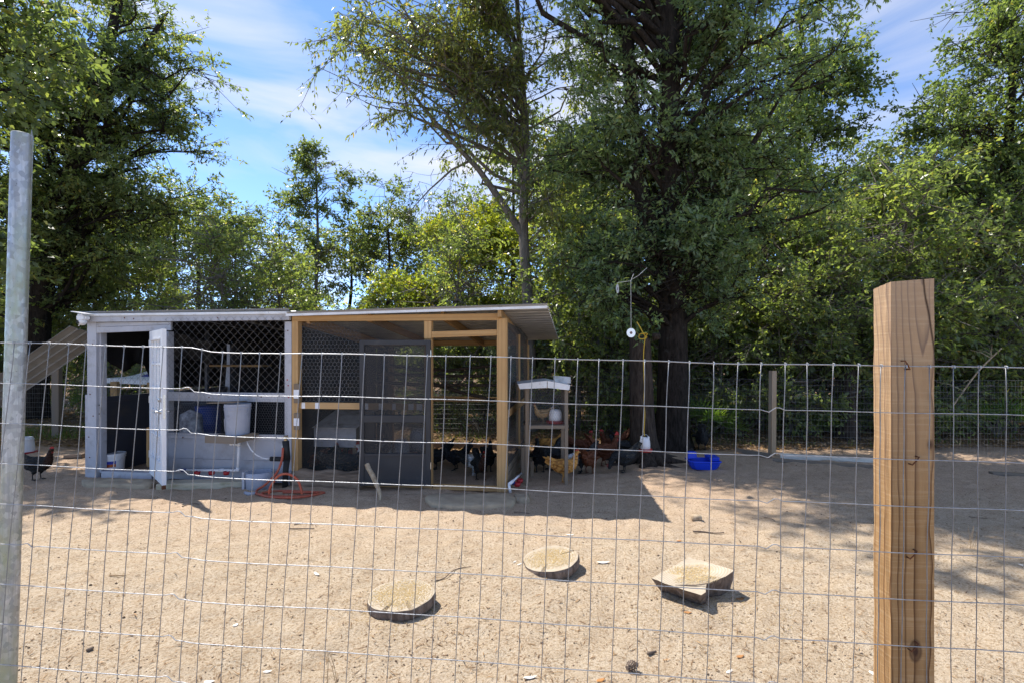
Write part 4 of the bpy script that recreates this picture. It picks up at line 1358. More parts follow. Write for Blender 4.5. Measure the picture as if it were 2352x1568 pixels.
# ------------------------------------------------------------------ timber run
run = coopthing('chicken_run', 'new pine-framed hen run with tin roof and dark screen door', 'chicken run')
P_ = MAT['pine']
ZRF = fz(1100, 706)                # roof front edge right
ZRB = 1.88
MB().box(XM + 0.002, fx(684.7), 0.0, 0.09, 0.0, fz(680, 737)).build('post', P_, run, bev=0.003)
MB().box(fx(1141), fx(1163.5), 0.0, 0.115, 0.0, fz(1150, 731)).build('post', P_, run, bev=0.004)
xh1 = fx(1146)
MB().prism([(XM + 0.004, fz(690, 738.5)), (xh1, fz(1140, 736)), (xh1, fz(1140, 720.5)), (XM + 0.004, fz(690, 726))], -0.004, 0.036).build('header_beam', MAT['pine_x'], run, bev=0.003)
MB().box(fx(973.5), fx(990.5), 0.004, 0.09, fz(980, 778), fz(980, 737.5)).build('door_stud', P_, run, bev=0.003)
MB().box(fx(973.5), fx(990.5), 0.02, 0.09, 0.0, fz(980, 778) - 0.003).build('door_jamb', P_, run, bev=0.003)
MB().prism([(fx(990.8), fz(992, 776)), (fx(1141) - 0.002, fz(1140, 771)), (fx(1141) - 0.002, fz(1140, 757)), (fx(990.8), fz(992, 762))], 0.006, 0.045).build('door_lintel', MAT['pine_x'], run, bev=0.003)
# rail with bands of old white paint
zr0, zr1 = fz(780, 940), fz(780, 925)
rail = MB().box(fx(684.7) + 0.002, fx(973.5) - 0.002, 0.03, 0.07, zr0, zr1).build('rail', MAT['rail_wood'], run, bev=0.003)
for px in (690, 721, 836, 868, 899, 936, 977 - 22):
    a = fx(px)
    MB().box(a, a + rnd.uniform(0.04, 0.08), 0.0275, 0.029, zr0 + 0.003, zr1 - 0.003).build('paint_patch', MAT['white_paint'], run)
for (y0, y1) in ((881, 925), (948, 986)):
    MB().box(fx(677.5), fx(690.5), -0.03, -0.002, fz(684, y1), fz(684, y0)).build('block', MAT['old_wood_z'], run, bev=0.003)
    zz = fz(684, y0); z2 = fz(684, y1)
    MB().box(fx(677.7), fx(690.2), -0.032, -0.0305, z2 + (zz - z2) * 0.25, z2 + (zz - z2) * 0.7).build('paint_patch', MAT['white_paint'], run)
# log at the foot
lg = MB()
zc = 0.5 * (fz(750, 1131) + fz(750, 1081.5))
lr = 0.5 * (fz(750, 1081.5) - fz(750, 1131))
n = 14
pts = [(fx(673) + (fx(832) - fx(673)) * i / n, 0.06, zc + 0.008 * math.sin(i * 1.1)) for i in range(n + 1)]
lg.tube(pts, [lr * (1 + 0.05 * math.sin(i * 0.9 + 1)) for i in range(n + 1)], 16)
lg.build('base_log', MAT['log'], run, smooth=True)
for (y0, y1, d) in ((1115, 1122, 0.03), (1122.5, 1130, 0.02)):
    MB().box(fx(993), fx(1141) - 0.002, d, d + 0.04, max(0.0, fz(1060, y1)), fz(1060, y0)).build('sill_board', MAT['pine_x'], run, bev=0.002)
MB().box(fx(832), fx(973), 0.06, 0.10, 0.0, 0.2).build('base_board', MAT['pine_x'], run)
# chicken wire over the front left bay
hex_wire(fx(684), fx(830), fz(750, 925), fz(750, 738), 0.02, 0.05, 0.0011).build('chicken_wire', MAT['hex_wire'], run)
MB().box(fx(684.7), fx(973.5), 0.085, 0.086, 0.17, fz(750, 738)).build('wire_cloth', MAT['fine_mesh'], run)
# roof
xr = fx(1257, -0.12)
roof_sheet('roof', XM - 0.006, xr, -0.12, DEP + 0.3, fz(672, 721, -0.12), fz(1257, 702.5, -0.12), ZRB - 0.06, ZRB, MAT['roof'], run)
za = fz(672, 721, -0.12); zb = fz(1257, 702.5, -0.12)
MB().prism([(XM - 0.004, za - 0.032), (xr, zb - 0.032), (xr, zb - 0.003), (XM - 0.004, za - 0.003)], -0.125, -0.121).build('roof_trim', MAT['white_metal'], run)
for px in (672, 700, 841, 1010, 1146):
    x = fx(px)
    s = (x - XM) / (xr - XM)
    zt_ = za + (zb - za) * s - 0.012
    b2 = ZRB - 0.06 * (1 - s) - 0.012
    w = 0.04
    y0 = 0.04 if px != 1146 else -0.10
    MB().hexa([(x, y0, zt_ - 0.10), (x + w, y0, zt_ - 0.10), (x + w, DEP + 0.1, b2 - 0.09), (x, DEP + 0.1, b2 - 0.09),
               (x, y0, zt_), (x + w, y0, zt_), (x + w, DEP + 0.1, b2), (x, DEP + 0.1, b2)]).build('rafter', MAT['pine_y'], run, bev=0.002)
# back frame
MB().box(XM + 0.02, XR - 0.02, DEP - 0.04, DEP, fz(1070, 794, DEP), fz(1070, 782, DEP)).build('back_beam', MAT['pine_x'], run, bev=0.003)
MB().box(fx(905, DEP), XR - 0.05, DEP - 0.04, DEP, fz(1070, 922, DEP), fz(1070, 911, DEP)).build('back_rail', MAT['pine_x'], run, bev=0.003)
MB().box(XR - 0.09, XR, DEP - 0.09, DEP, 0.0, ZRB - 0.09).build('back_post', P_, run, bev=0.003)
MB().box(fx(905, DEP) - 0.08, fx(905, DEP), DEP - 0.08, DEP, 0.0, ZRB - 0.12).build('back_post', P_, run, bev=0.003)
xw0, xw1 = XM + 0.01, fx(905, DEP) - 0.083
nb = 9
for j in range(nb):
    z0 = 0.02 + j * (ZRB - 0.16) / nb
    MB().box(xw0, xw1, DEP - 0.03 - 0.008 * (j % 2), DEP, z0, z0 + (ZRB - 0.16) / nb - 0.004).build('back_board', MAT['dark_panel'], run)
MB().box(fx(990, DEP) - 0.6, XR - 0.03, DEP - 0.05, DEP - 0.01, 0.0, 0.10).build('back_sill', MAT['old_wood'], run, bev=0.004)
hex_wire(fx(905, DEP), XR - 0.09, 0.1, ZRB - 0.2, DEP + 0.01, 0.05, 0.0009).build('chicken_wire', MAT['hex_wire'], run)
# right side wall
xs = XR + 0.0
MB().box(xs - 0.02, xs - 0.019, 0.12, DEP - 0.1, 0.26, 2.0).build('side_screen', MAT['side_screen'], run)
MB().box(xs - 0.05, xs, 0.118, DEP - 0.09, 0.86, 0.95).build('side_rail', MAT['pine_y'], run, bev=0.003)
for j in range(3):
    MB().box(xs - 0.045 + 0.006 * (j % 2), xs - 0.005 + 0.006 * (j % 2), 0.118, DEP - 0.09, 0.02 + j * 0.085, 0.10 + j * 0.085).build('side_board', MAT['old_wood'], run, bev=0.002)
MB().box(xs - 0.05, xs, 1.3, 1.38, 0.28, 1.9).build('side_stud', P_, run, bev=0.003)
# roosts
def branch(parent, pts, r, name='roost_branch', mat=None, n=8, seed=0):
    rg = random.Random(seed)
    k = len(pts)
    q = []
    for i in range((k - 1) * 4 + 1):
        a = min(i // 4, k - 2); t = (i - a * 4) / 4
        p = Vector(pts[a]).lerp(Vector(pts[a + 1]), t)
        q.append(p + Vector((rg.uniform(-1, 1), rg.uniform(-1, 1), rg.uniform(-1, 1))) * r * 0.3)
    return MB().tube(q, [r * (1 - 0.35 * i / len(q)) * rg.uniform(0.85, 1.15) for i in range(len(q))], n).build(name, mat or MAT['roost'], parent, smooth=True)


for i, (pl, d) in enumerate([([(880, 838), (960, 848), (1030, 851), (1150, 838)], 2.1), ([(870, 858), (960, 862), (1040, 864), (1150, 863)], 1.8),
                             ([(850, 878), (985, 884), (1080, 885), (1150, 884)], 1.5), ([(990, 880), (1060, 902), (1110, 912), (1160, 928)], 1.6)]):
    q = []
    for (px, py) in pl:
        x, z = F(px, py, d); q.append((x, d, z))
    branch(run, q, 0.03, seed=50 + i)

# dark screen door folded back against the front
hx = fx(990.5)
sd = coopthing('screen_door', 'charcoal screen door folded back against the timber run', 'screen door', hx, -0.02, 0, math.pi + R(6.5))
w_ = 0.85; z0 = 0.055; z1 = fz(990, 781)
D_ = MAT['door_dark']
f_ = 0.055
MB().box(0, f_, -0.018, 0.018, z0, z1).build('stile', D_, sd, bev=0.003)
MB().box(w_ - f_, w_, -0.018, 0.018, z0, z1).build('stile', D_, sd, bev=0.003)
H = z1 - z0
MB().box(f_, w_ - f_, -0.017, 0.017, z1 - 0.06, z1 - 0.001).build('top_rail', D_, sd, bev=0.003)
zm = z0 + H * 0.435
MB().box(f_, w_ - f_, -0.017, 0.017, zm, zm + 0.085).build('middle_rail', D_, sd, bev=0.003)
zk = z0 + H * 0.20
MB().box(f_, w_ - f_, -0.017, 0.017, zk, zk + 0.035).build('kick_rail', D_, sd, bev=0.003)
MB().box(f_, w_ - f_, -0.017, 0.017, z0 + 0.001, z0 + 0.06).build('bottom_rail', D_, sd, bev=0.003)
MB().box(f_, w_ - f_, -0.006, 0.006, z0 + 0.06, zk).build('kick_panel', D_, sd)
MB().box(f_, w_ - f_, -0.001, 0.001, zk + 0.035, zm).build('screen', MAT['screen'], sd)
MB().box(f_, w_ - f_, -0.001, 0.001, zm + 0.085, z1 - 0.06).build('screen', MAT['screen'], sd)
for z in (z0 + 0.2, z1 - 0.2):
    MB().box(-0.008, 0.0, -0.02, 0.02, z, z + 0.08).build('hinge', MAT['steel'], sd)

# nest box
nb_ = coopthing('nest_box', 'dark nest box with a sloping tin lid inside the timber run', 'nest box', fx(731, 0.55), 0.55, 0)
bx0 = 0.0
xlft = fx(691, 1.15) - fx(731, 0.55)
wB = 0.88; dB = 0.62
zf_ = fz(731, 979, 0.55); zbk = zf_ + 0.15; zb0 = 0.38
MB().box(bx0 - 0.35, bx0 - 0.35 + wB, 0.0, 0.015, zb0, zf_ - 0.004).build('front_panel', MAT['grey_paint'], nb_, bev=0.002)
MB().box(bx0 - 0.35, bx0 - 0.35 + wB, dB - 0.015, dB, zb0, zbk - 0.006).build('back_panel', MAT['slate_paint'], nb_)
for x in (bx0 - 0.35, bx0 - 0.35 + wB - 0.015):
    MB().hexa([(x, 0.015, zb0), (x + 0.015, 0.015, zb0), (x + 0.015, dB - 0.015, zb0), (x, dB - 0.015, zb0),
               (x, 0.015, zf_ - 0.005), (x + 0.015, 0.015, zf_ - 0.005), (x + 0.015, dB - 0.015, zbk - 0.009), (x, dB - 0.015, zbk - 0.009)]).build('side_panel', MAT['old_wood'], nb_)
MB().hexa([(bx0 - 0.38, -0.05, zf_ - 0.012), (bx0 - 0.32 + wB, -0.05, zf_ - 0.012), (bx0 - 0.32 + wB, dB, zbk), (bx0 - 0.38, dB, zbk),
           (bx0 - 0.38, -0.05, zf_ - 0.005), (bx0 - 0.32 + wB, -0.05, zf_ - 0.005), (bx0 - 0.32 + wB, dB, zbk + 0.007), (bx0 - 0.38, dB, zbk + 0.007)]).build('lid', MAT['tin_lid'], nb_, bev=0.002)
MB().box(bx0 - 0.35, bx0 - 0.31, -0.012, -0.001, zf_ - 0.17, zf_ - 0.03).build('cleat', MAT['rail_wood'], nb_, bev=0.002)
MB().box(bx0 - 0.345, bx0 - 0.36 + wB, 0.016, dB - 0.016, zb0, zb0 + 0.012).build('floor_board', MAT['old_wood'], nb_)
for sx_ in (bx0 - 0.33, bx0 + wB - 0.41):
    for sy_ in (0.03, dB - 0.09):
        MB().box(sx_, sx_ + 0.05, sy_, sy_ + 0.05, 0, zb0 - 0.001).build('leg', MAT['old_wood_z'], nb_)


# ------------------------------------------------------------------ things at the coop
def bucket(name, label, loc, r, h, mat, lid=False, parent_rz=0.0, group=None, cat='bucket', fill=None):
    t = thing(name, label, cat, loc, parent_rz, group)
    k = h * 0.8
    prof = [(r * 0.84, 0.0), (r * 0.86, 0.006), (r * 0.95, k), (r * 1.0, k + 0.003), (r * 1.0, k + 0.012), (r * 0.965, k + 0.014), (r * 0.97, k + 0.035),
            (r * 1.01, k + 0.037), (r * 1.01, k + 0.048), (r * 0.975, k + 0.05), (r * 0.98, h)]
    if not lid:
        prof += [(r * 0.95, h), (r * 0.93, k), (r * 0.8, 0.02)]
    tb_ = MB().lathe(prof, 28).build('tub', mat, t, smooth=False)
    if lid:
        MB().lathe([(r * 1.03, h - 0.02), (r * 1.03, h + 0.006), (r * 0.97, h + 0.009), (r * 0.95, h + 0.002)], 28).build('lid', mat, t)
    pts = []
    for i in range(13):
        a = math.pi * (-0.02 + i / 12 * 1.04)
        pts.append((r * 1.03 * math.cos(a), -r * 0.45 * math.sin(a) - 0.01, k - r * 0.75 * math.sin(a) * 0.8))
    MB().tube(pts, 0.003, 5).build('handle', MAT['steel'], tb_)
    return t


# paint bucket in the doorway
db = 0.28
bx_, bz_ = fx(258.5, db), fz(258, 1082, db)
b = bucket('paint_bucket', 'lidded white bucket with a printed label inside the coop doorway', to_world(bx_, db, max(0.0, bz_ - 0.005)), 0.15, 0.25, MAT['white_plastic'], True, CA)
# curved label on the bucket wall
def wrap_label(parent, r, z0, z1, a0, a1, mat, name, n=8, off=0.0035):
    vs = []
    for i in range(n + 1):
        a = a0 + (a1 - a0) * i / n
        for z in (z0, z1):
            rr = r * (0.86 + 0.09 * z / 0.2) + off
            vs.append((rr * math.cos(a), rr * math.sin(a), z))
    fs = [(2 * i, 2 * i + 2, 2 * i + 3, 2 * i + 1) for i in range(n)]
    o = MB().add(vs, fs).build(name, mat, parent)
    s = o.modifiers.new('thick', 'SOLIDIFY'); s.thickness = 0.0008
    return o
MAT['label_orange'] = M('orange_print', (0.5, 0.14, 0.03), (0.3, 0.05, 0.02), 0.5, 20, bump=0)
MAT['label_white'] = M('white_print', (0.7, 0.7, 0.75), (0.35, 0.4, 0.55), 0.5, 30, (1, 1, 3), bump=0)
wrap_label(b, 0.15, 0.125, 0.165, R(-92), R(-30), MAT['logo_blue'], 'label_band')
wrap_label(b, 0.15, 0.085, 0.124, R(-92), R(-30), MAT['label_orange'], 'label_band')
wrap_label(b, 0.15, 0.02, 0.084, R(-92), R(-30), MAT['label_white'], 'label_band')

# pale wooden board standing in the doorway
wb = coopthing('wood_board', 'upright pine board standing behind the white door', 'board', fx(345, 0.5), 0.5, 0)
MB().box(-0.06, 0.06, 0, 0.04, 0.05, fz(345, 982, 0.5)).build('board', MAT['pine'], wb, bev=0.002)
wb2 = wb
# feed bags and barrel seen through the lower mesh
fb = coopthing('feed_bag', 'printed feed bag slumped behind the lower chicken wire', 'feed bag', fx(440, 0.7), 0.7, 0)
mb = MB()
for i in range(9):
    t = i / 8
    for j in range(12):
        a = 2 * math.pi * j / 12
        q = (1 - (2 * t - 1) ** 6) ** 0.5 * (0.92 + 0.08 * math.sin(3 * a + t * 7))
        mb.v.append((0.19 * q * math.cos(a) + 0.02 * math.sin(t * 5), 0.10 * q * math.sin(a), 0.27 + 0.57 * t))
for i in range(8):
    for j in range(12):
        mb.f.append((i * 12 + j, i * 12 + (j + 1) % 12, (i + 1) * 12 + (j + 1) % 12, (i + 1) * 12 + j)); mb.m.append(0)
mb.build('sack', MAT['bag'], fb, smooth=True)
MB().box(-0.25, 0.25, -0.16, 0.16, 0.0, 0.27).build('crate', MAT['old_wood'], fb, bev=0.004)
br = coopthing('barrel', 'dark blue plastic barrel behind the lower chicken wire', 'barrel', fx(477, 0.9), 0.9, 0)
MB().lathe([(0.15, 0), (0.17, 0.03), (0.175, 0.25), (0.182, 0.27), (0.175, 0.29), (0.175, 0.6), (0.182, 0.62), (0.172, 0.66), (0.16, fz(477, 932, 0.9)), (0.1, fz(477, 930, 0.9))], 24).build('drum', MAT['dark_blue'], br, smooth=True)
MB().lathe([(0.165, 0), (0.165, 0.02), (0.15, 0.03)], 24, (0, 0, fz(477, 931, 0.9) - 0.03)).build('lid', MAT['dark_blue'], br)

# shelf with grey bucket on the outside of the coop
sh = coopthing('corner_shelf', 'rough wooden corner shelf under the grey bucket on the coop wall', 'shelf', fx(550, -0.16), -0.02, 0)
zs1 = fz(550, 999, -0.2)
oxs = fx(550, -0.16)
pl = [fx(509, -0.08) - oxs, fx(545, -0.36) - oxs, fx(592, -0.03) - oxs]
MB().hexa([(pl[0], -0.03, zs1 - 0.02), (pl[0] + 0.06, -0.32, zs1 - 0.02), (pl[2], -0.1, zs1 - 0.02), (pl[2], 0.015, zs1 - 0.02),
           (pl[0], -0.03, zs1), (pl[0] + 0.06, -0.32, zs1), (pl[2], -0.1, zs1), (pl[2], 0.015, zs1)]).build('board', MAT['old_wood'], sh, bev=0.002)
MB().bar((pl[0] - 0.02, -0.31, zs1 - 0.035), (fx(547, -0.33) - oxs, -0.335, zs1 - 0.035), 0.03, 0.085).build('front_rail', MAT['old_wood'], sh, bev=0.003)
MB().bar((fx(547, -0.33) - oxs + 0.005, -0.335, zs1 - 0.03), (pl[2] + 0.01, -0.09, zs1 - 0.015), 0.03, 0.08).build('front_rail', MAT['old_wood'], sh, bev=0.003)
wbk = to_world(fx(546, -0.16), -0.16, zs1 + 0.001)
gb = bucket('grey_bucket', 'grey bucket with a half-moon sticker on the wooden corner shelf', wbk, 0.152, 0.38, MAT['grey_plastic'], False, CA)
wrap_label(gb, 0.152, 0.05, 0.20, R(-165), R(-128), MAT['white_plastic'], 'sticker')
MB().hexa([(-0.34, -0.10, 0.385), (0.05, -0.14, 0.40), (0.06, 0.1, 0.40), (-0.34, 0.02, 0.385), (-0.34, -0.10, 0.395), (0.05, -0.14, 0.41), (0.06, 0.1, 0.41), (-0.34, 0.02, 0.395)]).build('cover_board', MAT['old_wood'], gb)

# white drinker pipe with red cups
pp = coopthing('drinker_pipe', 'white plastic pipe with red drinking cups on the grey coop wall', 'drinker', fx(500, -0.05), 0, 0)
o5 = fx(500, -0.05)
W_ = MAT['white_plastic']
def LP(px, py, d): x, z = F(px, py, d); return (x - o5, d, z)
MB().tube([LP(531, 1008, -0.1), LP(531, 1019, -0.1)], 0.013, 10).build('pipe', W_, pp, smooth=True)
MB().tube([LP(531, 1020, -0.1), LP(548, 1021, -0.1)], 0.011, 10).build('pipe', W_, pp, smooth=True)
MB().tube([LP(549, 1020, -0.1), LP(546, 1076, -0.1)], 0.0165, 10).build('pipe', W_, pp, smooth=True)
MB().tube([LP(549, 1080, -0.1), LP(412, 1079.5, -0.1)], 0.0165, 10).build('pipe', W_, pp, smooth=True)
for a, b2 in (((531, 1016), (531, 1022)), ((549, 1016), (549, 1024)), ((547, 1074), (544, 1081)), ((505, 1079.5), (513, 1079.5)), ((414, 1079.5), (410, 1080))):
    MB().tube([LP(*a, -0.1), LP(*b2, -0.1)], 0.022, 10).build('fitting', W_, pp, smooth=True)
MB().tube([LP(417, 1079, -0.1), LP(428, 1079, -0.1)], 0.02, 10).build('valve', MAT['dark_blue'], pp)
for px in (453, 486, 520):
    q = LP(px, 1084, -0.14)
    MB().lathe([(0.012, -0.035), (0.03, -0.03), (0.036, -0.01), (0.036, 0.012), (0.032, 0.012), (0.02, -0.02)], 12, q).build('cup', MAT['red_plastic'], pp, smooth=True)

# frost-free hydrant with hose
hyd = coopthing('water_hydrant', 'black foam-wrapped standpipe with brass tap beside the coop seam', 'standpipe', fx(658, -0.12), -0.12, 0)
xo = fx(658, -0.12); d = -0.12
def HP(px, py, dd=d): x, z = F(px, py, dd); return (x - xo, dd - d, z)
MB().tube([HP(655, 1127), HP(656, 1080), HP(659, 1055)], [0.036, 0.034, 0.036], 12).build('lower_wrap', MAT['black_rubber'], hyd, smooth=True)
MB().tube([HP(659, 1055), HP(656, 1012)], [0.042, 0.04], 12).build('upper_wrap', MAT['black_rubber'], hyd, smooth=True)
MB().tube([HP(656, 1054), HP(622, 1053)], 0.03, 10).build('side_wrap', MAT['black_rubber'], hyd, smooth=True)
MB().lathe([(0.02, 0), (0.026, 0.015), (0.018, 0.03), (0.03, 0.04), (0.03, 0.05), (0.012, 0.07)], 12, HP(656, 1013)).build('tap', MAT['brass'], hyd, smooth=True)
MB().tube([HP(653, 1018), HP(650, 1026)], 0.016, 8).build('spout', MAT['steel'], hyd)
MB().tube([HP(655, 1079), HP(655, 1066)], 0.013, 8).build('tag', MAT['rope'], hyd)
tub = coopthing('air_tube', 'thin white tube looping from the corner shelf to the standpipe', 'tube', fx(600, -0.12), -0.12, 0)
xo2 = fx(600, -0.12)
q = []
for (px, py, dd) in [(567, 1011, -0.15), (569, 1019, -0.16), (576, 1032, -0.17), (588, 1044, -0.17), (602, 1051, -0.15), (612, 1053, -0.13), (622, 1053, -0.12)]:
    x, z = F(px, py, dd); q.append((x - xo2, dd + 0.12, z))
MB().tube(q, 0.007, 6).build('tubing', MAT['white_plastic'], tub, smooth=True)

# hose
hose = thing('garden_hose', 'orange garden hose coiled on the ground below the standpipe', 'hose', gnd(650, 1137))
hp0 = gnd(650, 1137)
def spl(pts, n=10):
    pts = [Vector(p) for p in pts]; out = []
    for i in range(len(pts) - 1):
        p0 = pts[max(i - 1, 0)]; p1 = pts[i]; p2 = pts[i + 1]; p3 = pts[min(i + 2, len(pts) - 1)]
        for k in range(n):
            t = k / n
            out.append(0.5 * ((2 * p1) + (p2 - p0) * t + (2 * p0 - 5 * p1 + 4 * p2 - p3) * t * t + (3 * p1 - p0 - 3 * p2 + p3) * t ** 3))
    return out + [pts[-1]]
top = to_world(xo, d, 0) ; top = Vector((top.x, top.y, 0))
tx, tz = F(650, 1028, -0.16); t0 = to_world(tx, -0.16, tz) - hp0
path = [t0]
for (px, py, dd) in [(648, 1052, -0.2), (642, 1072, -0.24), (632, 1090, -0.28)]:
    x, z = F(px, py, dd); path.append(to_world(x, dd, z) - hp0)
rr = random.Random(3)
def gpt(px, py, z=0.02):
    p = gnd(px, py, z); return p - hp0
path += [gpt(610, 1112, 0.10), gpt(592, 1124, 0.03), gpt(590, 1133), gpt(615, 1138), gpt(660, 1140), gpt(705, 1138), gpt(728, 1132, 0.02), gpt(690, 1128), gpt(640, 1127), gpt(605, 1131, 0.035), gpt(606, 1138, 0.03),
         gpt(640, 1142, 0.03), gpt(690, 1141, 0.03), gpt(745, 1131, 0.02), gpt(700, 1130, 0.035), gpt(650, 1130, 0.035)]
MB().tube(spl(path, 8), 0.014, 8).build('coil', MAT['hose'], hose, smooth=True)
q = []
for (px, py, z) in [(618, 1134, 0.03), (622, 1116, 0.14), (640, 1092, 0.30), (662, 1088, 0.34), (682, 1100, 0.26), (690, 1118, 0.12), (694, 1134, 0.03)]:
    q.append(at(px, py, 5.72) - hp0)
MB().tube(spl(q, 8), 0.014, 8).build('coil_arch', MAT['hose'], hose, smooth=True)
q = [gpt(563, 1131, 0.015), gpt(572, 1134, 0.015), gpt(590, 1132, 0.015)]
MB().tube(q, [0.018, 0.02, 0.02], 8).build('nozzle', MAT['grey_plastic'], hose, smooth=True)

# cut grey pot on the ground
p = gnd(583, 1126)
gp = thing('grey_pot', 'cut-off grey bucket with mud splashes at the foot of the coop', 'bucket', (p.x, p.y + 0.13, 0), 0)
MB().lathe([(0.142, 0), (0.146, 0.004), (0.152, 0.13), (0.15, 0.20), (0.145, 0.20), (0.14, 0.13), (0.13, 0.03)], 26).build('tub', MAT['grey_plastic'], gp, smooth=True)
MB().box(-0.16, -0.13, -0.10, 0.0, 0.0, 0.21).build('side_board', MAT['grey_paint'], gp, bev=0.003)


# step slabs and plank
def slab(name, label, outline, h, mat, cat, seed, group=None):
    rg = random.Random(seed)
    pts = [gnd(px, py, h) for px, py in outline]
    # densify with wobble
    out = []
    n = len(pts)
    for i in range(n):
        a = pts[i]; b = pts[(i + 1) % n]
        k = max(2, int((b - a).length / 0.06))
        for j in range(k):
            q = a.lerp(b, j / k); out.append(Vector((q.x + rg.uniform(-0.012, 0.012), q.y + rg.uniform(-0.012, 0.012), h)))
    c = sum(out, Vector()) / len(out)
    mb = MB(); m = len(out)
    vs = [Vector((q.x - c.x, q.y - c.y, -0.03)) * 1.0 for q in out]
    vs += [Vector(((q.x - c.x) * 1.01, (q.y - c.y) * 1.01, h * 0.6)) for q in out]
    vs += [Vector(((q.x - c.x) * 0.97, (q.y - c.y) * 0.96, h + rg.uniform(-0.004, 0.004))) for q in out]
    vs += [Vector(((q.x - c.x) * 0.6, (q.y - c.y) * 0.6, h + rg.uniform(-0.004, 0.008))) for q in out]
    vs.append(Vector((0, 0, h + 0.003)))
    fs = []
    for r_ in range(3):
        for i in range(m):
            j = (i + 1) % m
            fs.append((r_ * m + i, r_ * m + j, (r_ + 1) * m + j, (r_ + 1) * m + i))
    for i in range(m):
        fs.append((3 * m + i, 3 * m + (i + 1) % m, 4 * m))
    o = mb.add(vs, fs).build(name, mat, None, smooth=True, loc=(c.x, c.y, 0))
    return tag(o, label, cat, group)


slab('step_slab', 'rough poured concrete step below the white glazed door', [(188, 1102), (215, 1097), (352, 1099), (358, 1106), (340, 1113), (280, 1111), (200, 1111)], 0.05, MAT['concrete'], 'concrete slab', 1)
slab('step_slab', 'rough sandy concrete step below the run doorway', [(975, 1138), (1000, 1132), (1160, 1130), (1186, 1141), (1176, 1155), (1120, 1159), (1040, 1161), (990, 1153)], 0.05, MAT['concrete'], 'concrete slab', 2)
slab('paving_stone', 'small grey paving stone beside the run corner post', [(1182, 1134), (1215, 1132), (1214, 1143), (1186, 1145)], 0.05, MAT['concrete'], 'stone', 3)
pk = gnd(357, 1125); pk2 = gnd(556, 1119)
plk = thing('mossy_plank', 'mossy pale timber lying along the foot of the grey coop', 'plank', (pk.x, pk.y, 0))
dvec = Vector((pk2.x - pk.x, pk2.y - pk.y, 0)); lnp = dvec.length
plk.rotation_euler = (0, 0, math.atan2(dvec.y, dvec.x))
MB().hexa([(0, 0, -0.02), (lnp, 0.0, -0.02), (lnp + 0.02, 0.19, -0.02), (0.05, 0.19, -0.02), (0, 0, 0.07), (lnp, 0.0, 0.07), (lnp + 0.02, 0.19, 0.075), (0.05, 0.19, 0.075)]).build('timber', MAT['mossy'], plk, bev=0.012)

# leaning stick in front of the screen door
stk = thing('leaning_stick', 'peeling crooked branch propped against the screen door', 'stick', gnd(873, 1150))
g0 = gnd(873, 1150)
q = [Vector((0, 0, -0.02))]
for (px, py, Y) in [(872, 1132, 5.70), (864, 1110, 5.78), (855, 1090, 5.86), (847, 1076, 5.92), (843, 1066, 5.96)]:
    q.append(at(px, py, Y) - g0)
MB().tube(spl(q, 4), [0.012 + 0.016 * min(1, i / 8) for i in range(21)], 9).jit(0.002).build('branch', MAT['pale_stick'], stk, smooth=True)

# drinker pipe by the run corner
dp = thing('drinker_pipe', 'white pipe with two red cups at the foot of the run corner', 'drinker', gnd(1182, 1130))
g1 = gnd(1182, 1130)
def DP(px, py, Y): return at(px, py, Y) - g1
MB().tube([DP(1172, 1131, 5.95), DP(1169, 1112, 5.95)], 0.016, 10).build('pipe', W_, dp, smooth=True)
MB().tube([DP(1169, 1112, 5.95), DP(1178, 1104, 6.0)], 0.02, 10).build('valve', W_, dp, smooth=True)
MB().tube([DP(1176, 1110, 6.0), DP(1180, 1106, 6.02)], 0.024, 10).build('collar', MAT['dark_blue'], dp, smooth=True)
MB().tube([DP(1178, 1104, 6.05), DP(1198, 1086, 6.5)], 0.013, 8).build('pipe', W_, dp, smooth=True)
for (px, py, Y) in ((1188, 1110, 6.05), (1194, 1102, 6.2)):
    MB().lathe([(0.012, -0.035), (0.034, -0.03), (0.04, -0.01), (0.04, 0.014), (0.034, 0.014), (0.02, -0.02)], 12, DP(px, py, Y)).build('cup', MAT['red_plastic'], dp, smooth=True)

# canopy tent beyond the coop
ct = thing('canopy_tent', 'white pop-up canopy with a blue mark seen through the coop doorway', 'canopy', (at(300, 817, 12.5).x, 12.5, 0))
zc = at(300, 850, 12.5).z
hw = 0.62
pk_ = at(318, 845, 12.5)
apex = Vector((0.25, 0.6, at(318, 843, 12.5).z))
c4 = [Vector((-hw, 0, at(256, 868, 12.5).z)), Vector((hw, 0, at(350, 872, 12.5).z)), Vector((hw, 1.2, at(350, 868, 12.5).z)), Vector((-hw, 1.2, at(256, 866, 12.5).z))]
mb = MB(); vs = []; fs = []
for k in range(4):
    a = c4[k]; b = c4[(k + 1) % 4]
    i0 = len(vs)
    N_ = 6
    for i in range(N_ + 1):
        e = a.lerp(b, i / N_)
        for j in range(N_ + 1):
            s = j / N_
            q = e.lerp(apex, s); q.z -= 0.10 * math.sin(math.pi * s) ** 1 * 0.8
            vs.append(q)
    for i in range(N_):
        for j in range(N_):
            o_ = i0 + i * (N_ + 1) + j
            fs.append((o_, o_ + N_ + 1, o_ + N_ + 2, o_ + 1))
o = mb.add(vs, fs).build('roof_cloth', MAT['cloth_white'], ct, smooth=True)
mb = MB()
for k in range(4):
    a = c4[k]; b = c4[(k + 1) % 4]
    dz = Vector((0, 0, -0.12))
    mb.add([a, b, b + dz, a + dz], [(0, 1, 2, 3)])
o = mb.build('valance', MAT['cloth_white'], ct); so = o.modifiers.new('t', 'SOLIDIFY'); so.thickness = 0.004
